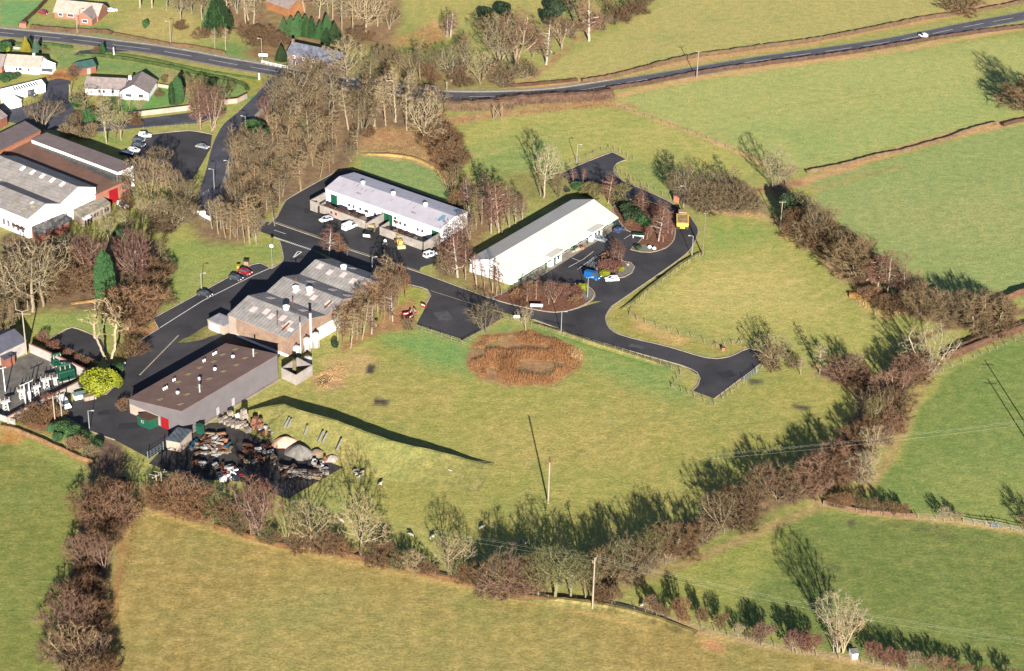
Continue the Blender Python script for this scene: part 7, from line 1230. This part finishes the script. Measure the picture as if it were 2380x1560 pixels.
for k, (x, y, m, lb) in enumerate(((1060, 1075, mat('blue_lid', AV(190, 220, 232), .6), 'pale blue topped container beside the substation shrub'), (1190, 1090, M_BLK[0], 'cream container with rubbish beside the yellow shrub'), (1290, 1000, M_CONC, 'grey flat slab under the yellow shrub'))):
    p = g1('e1', x, y); t_ = thing('storage_container', lb, 'container', p, .5); b = MB(); b.box((0, 0, .03), 3.0, 1.9, 1.1 if k < 2 else .3); b.build('body', M_COWL if k == 0 else m, t_); b = MB(); b.box((0, 0, 1.133 if k < 2 else .335), 3.1, 2.0, .12); b.build('lid', m if k == 0 else M_TIMB, t_)
b = MB(); c1_ = g1('a2', 2165, 1062); c2_ = g1('a2', 2238, 1062); t_ = thing('timber_brace', 'crossed timber strainer posts standing in the bracken', 'fence post', c1_)
for p, q in ((c1_, c2_), (c2_, c1_)): b = MB(); b.tube((p.x, p.y, 0), (p.x, p.y, 5.2), .14, .12, 6); b.build('post', M_POST, t_); b = MB(); b.tube((p.x, p.y, .2), (q.x, q.y, 4.6), .09, .09, 5); b.build('brace', M_POST, t_)
p = g1('c3', 1988, 250); t_ = thing('gas_marker', 'small brown kiosk post on the verge by the turning head', 'kiosk', p); b = MB(); b.box((p.x, p.y, 0), .8, .6, 1.0); b.build('body', M_PINK, t_); b = MB(); b.box((p.x, p.y, 1.003), .95, .75, .14); b.build('cap', M_DTIMB, t_)
# ================================================================ SHEEP
def skin(verts, edges, rad, sub=1):
    me_ = bpy.data.meshes.new('sheep_body'); me_.from_pydata(verts, edges, []); ob = bpy.data.objects.new('tmp', me_); sc.collection.objects.link(ob)
    m_ = ob.modifiers.new('s', 'SKIN'); s_ = ob.modifiers.new('d', 'SUBSURF'); s_.levels = sub; s_.render_levels = sub
    for i, v in enumerate(me_.skin_vertices[0].data): v.radius = rad[i]; v.use_root = i == 0
    dg = bpy.context.evaluated_depsgraph_get(); out = bpy.data.meshes.new_from_object(ob.evaluated_get(dg)); bpy.data.objects.remove(ob); return out
V = [(-.35, 0, .68), (0, 0, .70), (.32, 0, .70), (.5, 0, .86), (.64, 0, .94), (.8, 0, .84)]; E_ = [(i, i+1) for i in range(5)]; RD = [(.24, .25), (.27, .28), (.23, .25), (.13, .14), (.10, .11), (.055, .06)]
for sx, base in ((-.38, 0), (.34, 2)):
    for sy in (-1, 1):
        k = len(V); kx = -.05 if sx < 0 else .03; V += [(sx, sy*.15, .44), (sx+kx, sy*.15, .24), (sx, sy*.15, .03)]; E_ += [(base, k), (k, k+1), (k+1, k+2)]; RD += [(.09, .09), (.05, .05), (.045, .045)]
smesh = skin(V, E_, RD, 2); smesh.materials.append(mat('fleece', AV(240, 228, 206), .95, .1, 4))
hm = MB(); hm.lathe((0, 0, 0), [(.03, 0), (.075, .06), (.085, .16), (.05, .26)], 8); em = MB(); [em.add([(0, s_*.06, .2), (-.05, s_*.17, .22), (.03, s_*.15, .24)], [(0, 1, 2)]) for s_ in (-1, 1)]
for k, (tg, x, y, lb) in enumerate((('c2', 1790, 1338, 'alone on the pasture near the bank end'), ('c2', 1157, 1450, 'alone above the bare oak'), ('c2', 930, 1330, 'upper left of the four by the tree shadow'), ('c2', 955, 1360, 'lower left of the four by the tree shadow'), ('c2', 992, 1345, 'right of the four by the tree shadow'), ('c2', 970, 1385, 'lowest of the four by the tree shadow'), ('d2', 1437, 370, 'left of the pair by the dark bush shadow'), ('d2', 1620, 388, 'right of the pair by the dark bush shadow'), ('d2', 2055, 306, 'alone right of the tree shadow'), ('d2', 820, 245, 'behind the pale oak branches'), ('d3', 125, 445, 'left of the trio beside the big shadow'), ('d3', 180, 424, 'middle of the trio beside the big shadow'), ('d3', 253, 442, 'in the edge of the big shadow'), ('d3', 88, 558, 'standing lower near the cables'), ('d3', 1270, 995, 'standing at the young hedge'))):
    p = g1(tg, x, y); o = bpy.data.objects.new('sheep', smesh); sc.collection.objects.link(o); o.location = (p.x, p.y, 0); o.rotation_euler = (0, 0, R.uniform(-.5, .5)+(3.14 if k % 3 == 0 else 0)); o.scale = (1.12,)*3
    tag(o, 'white sheep '+lb, 'sheep', 'sheep grazing in the pasture')
    ear = em.build('ear', M_BLK[0], o); ear.location = (.66, 0, .82)
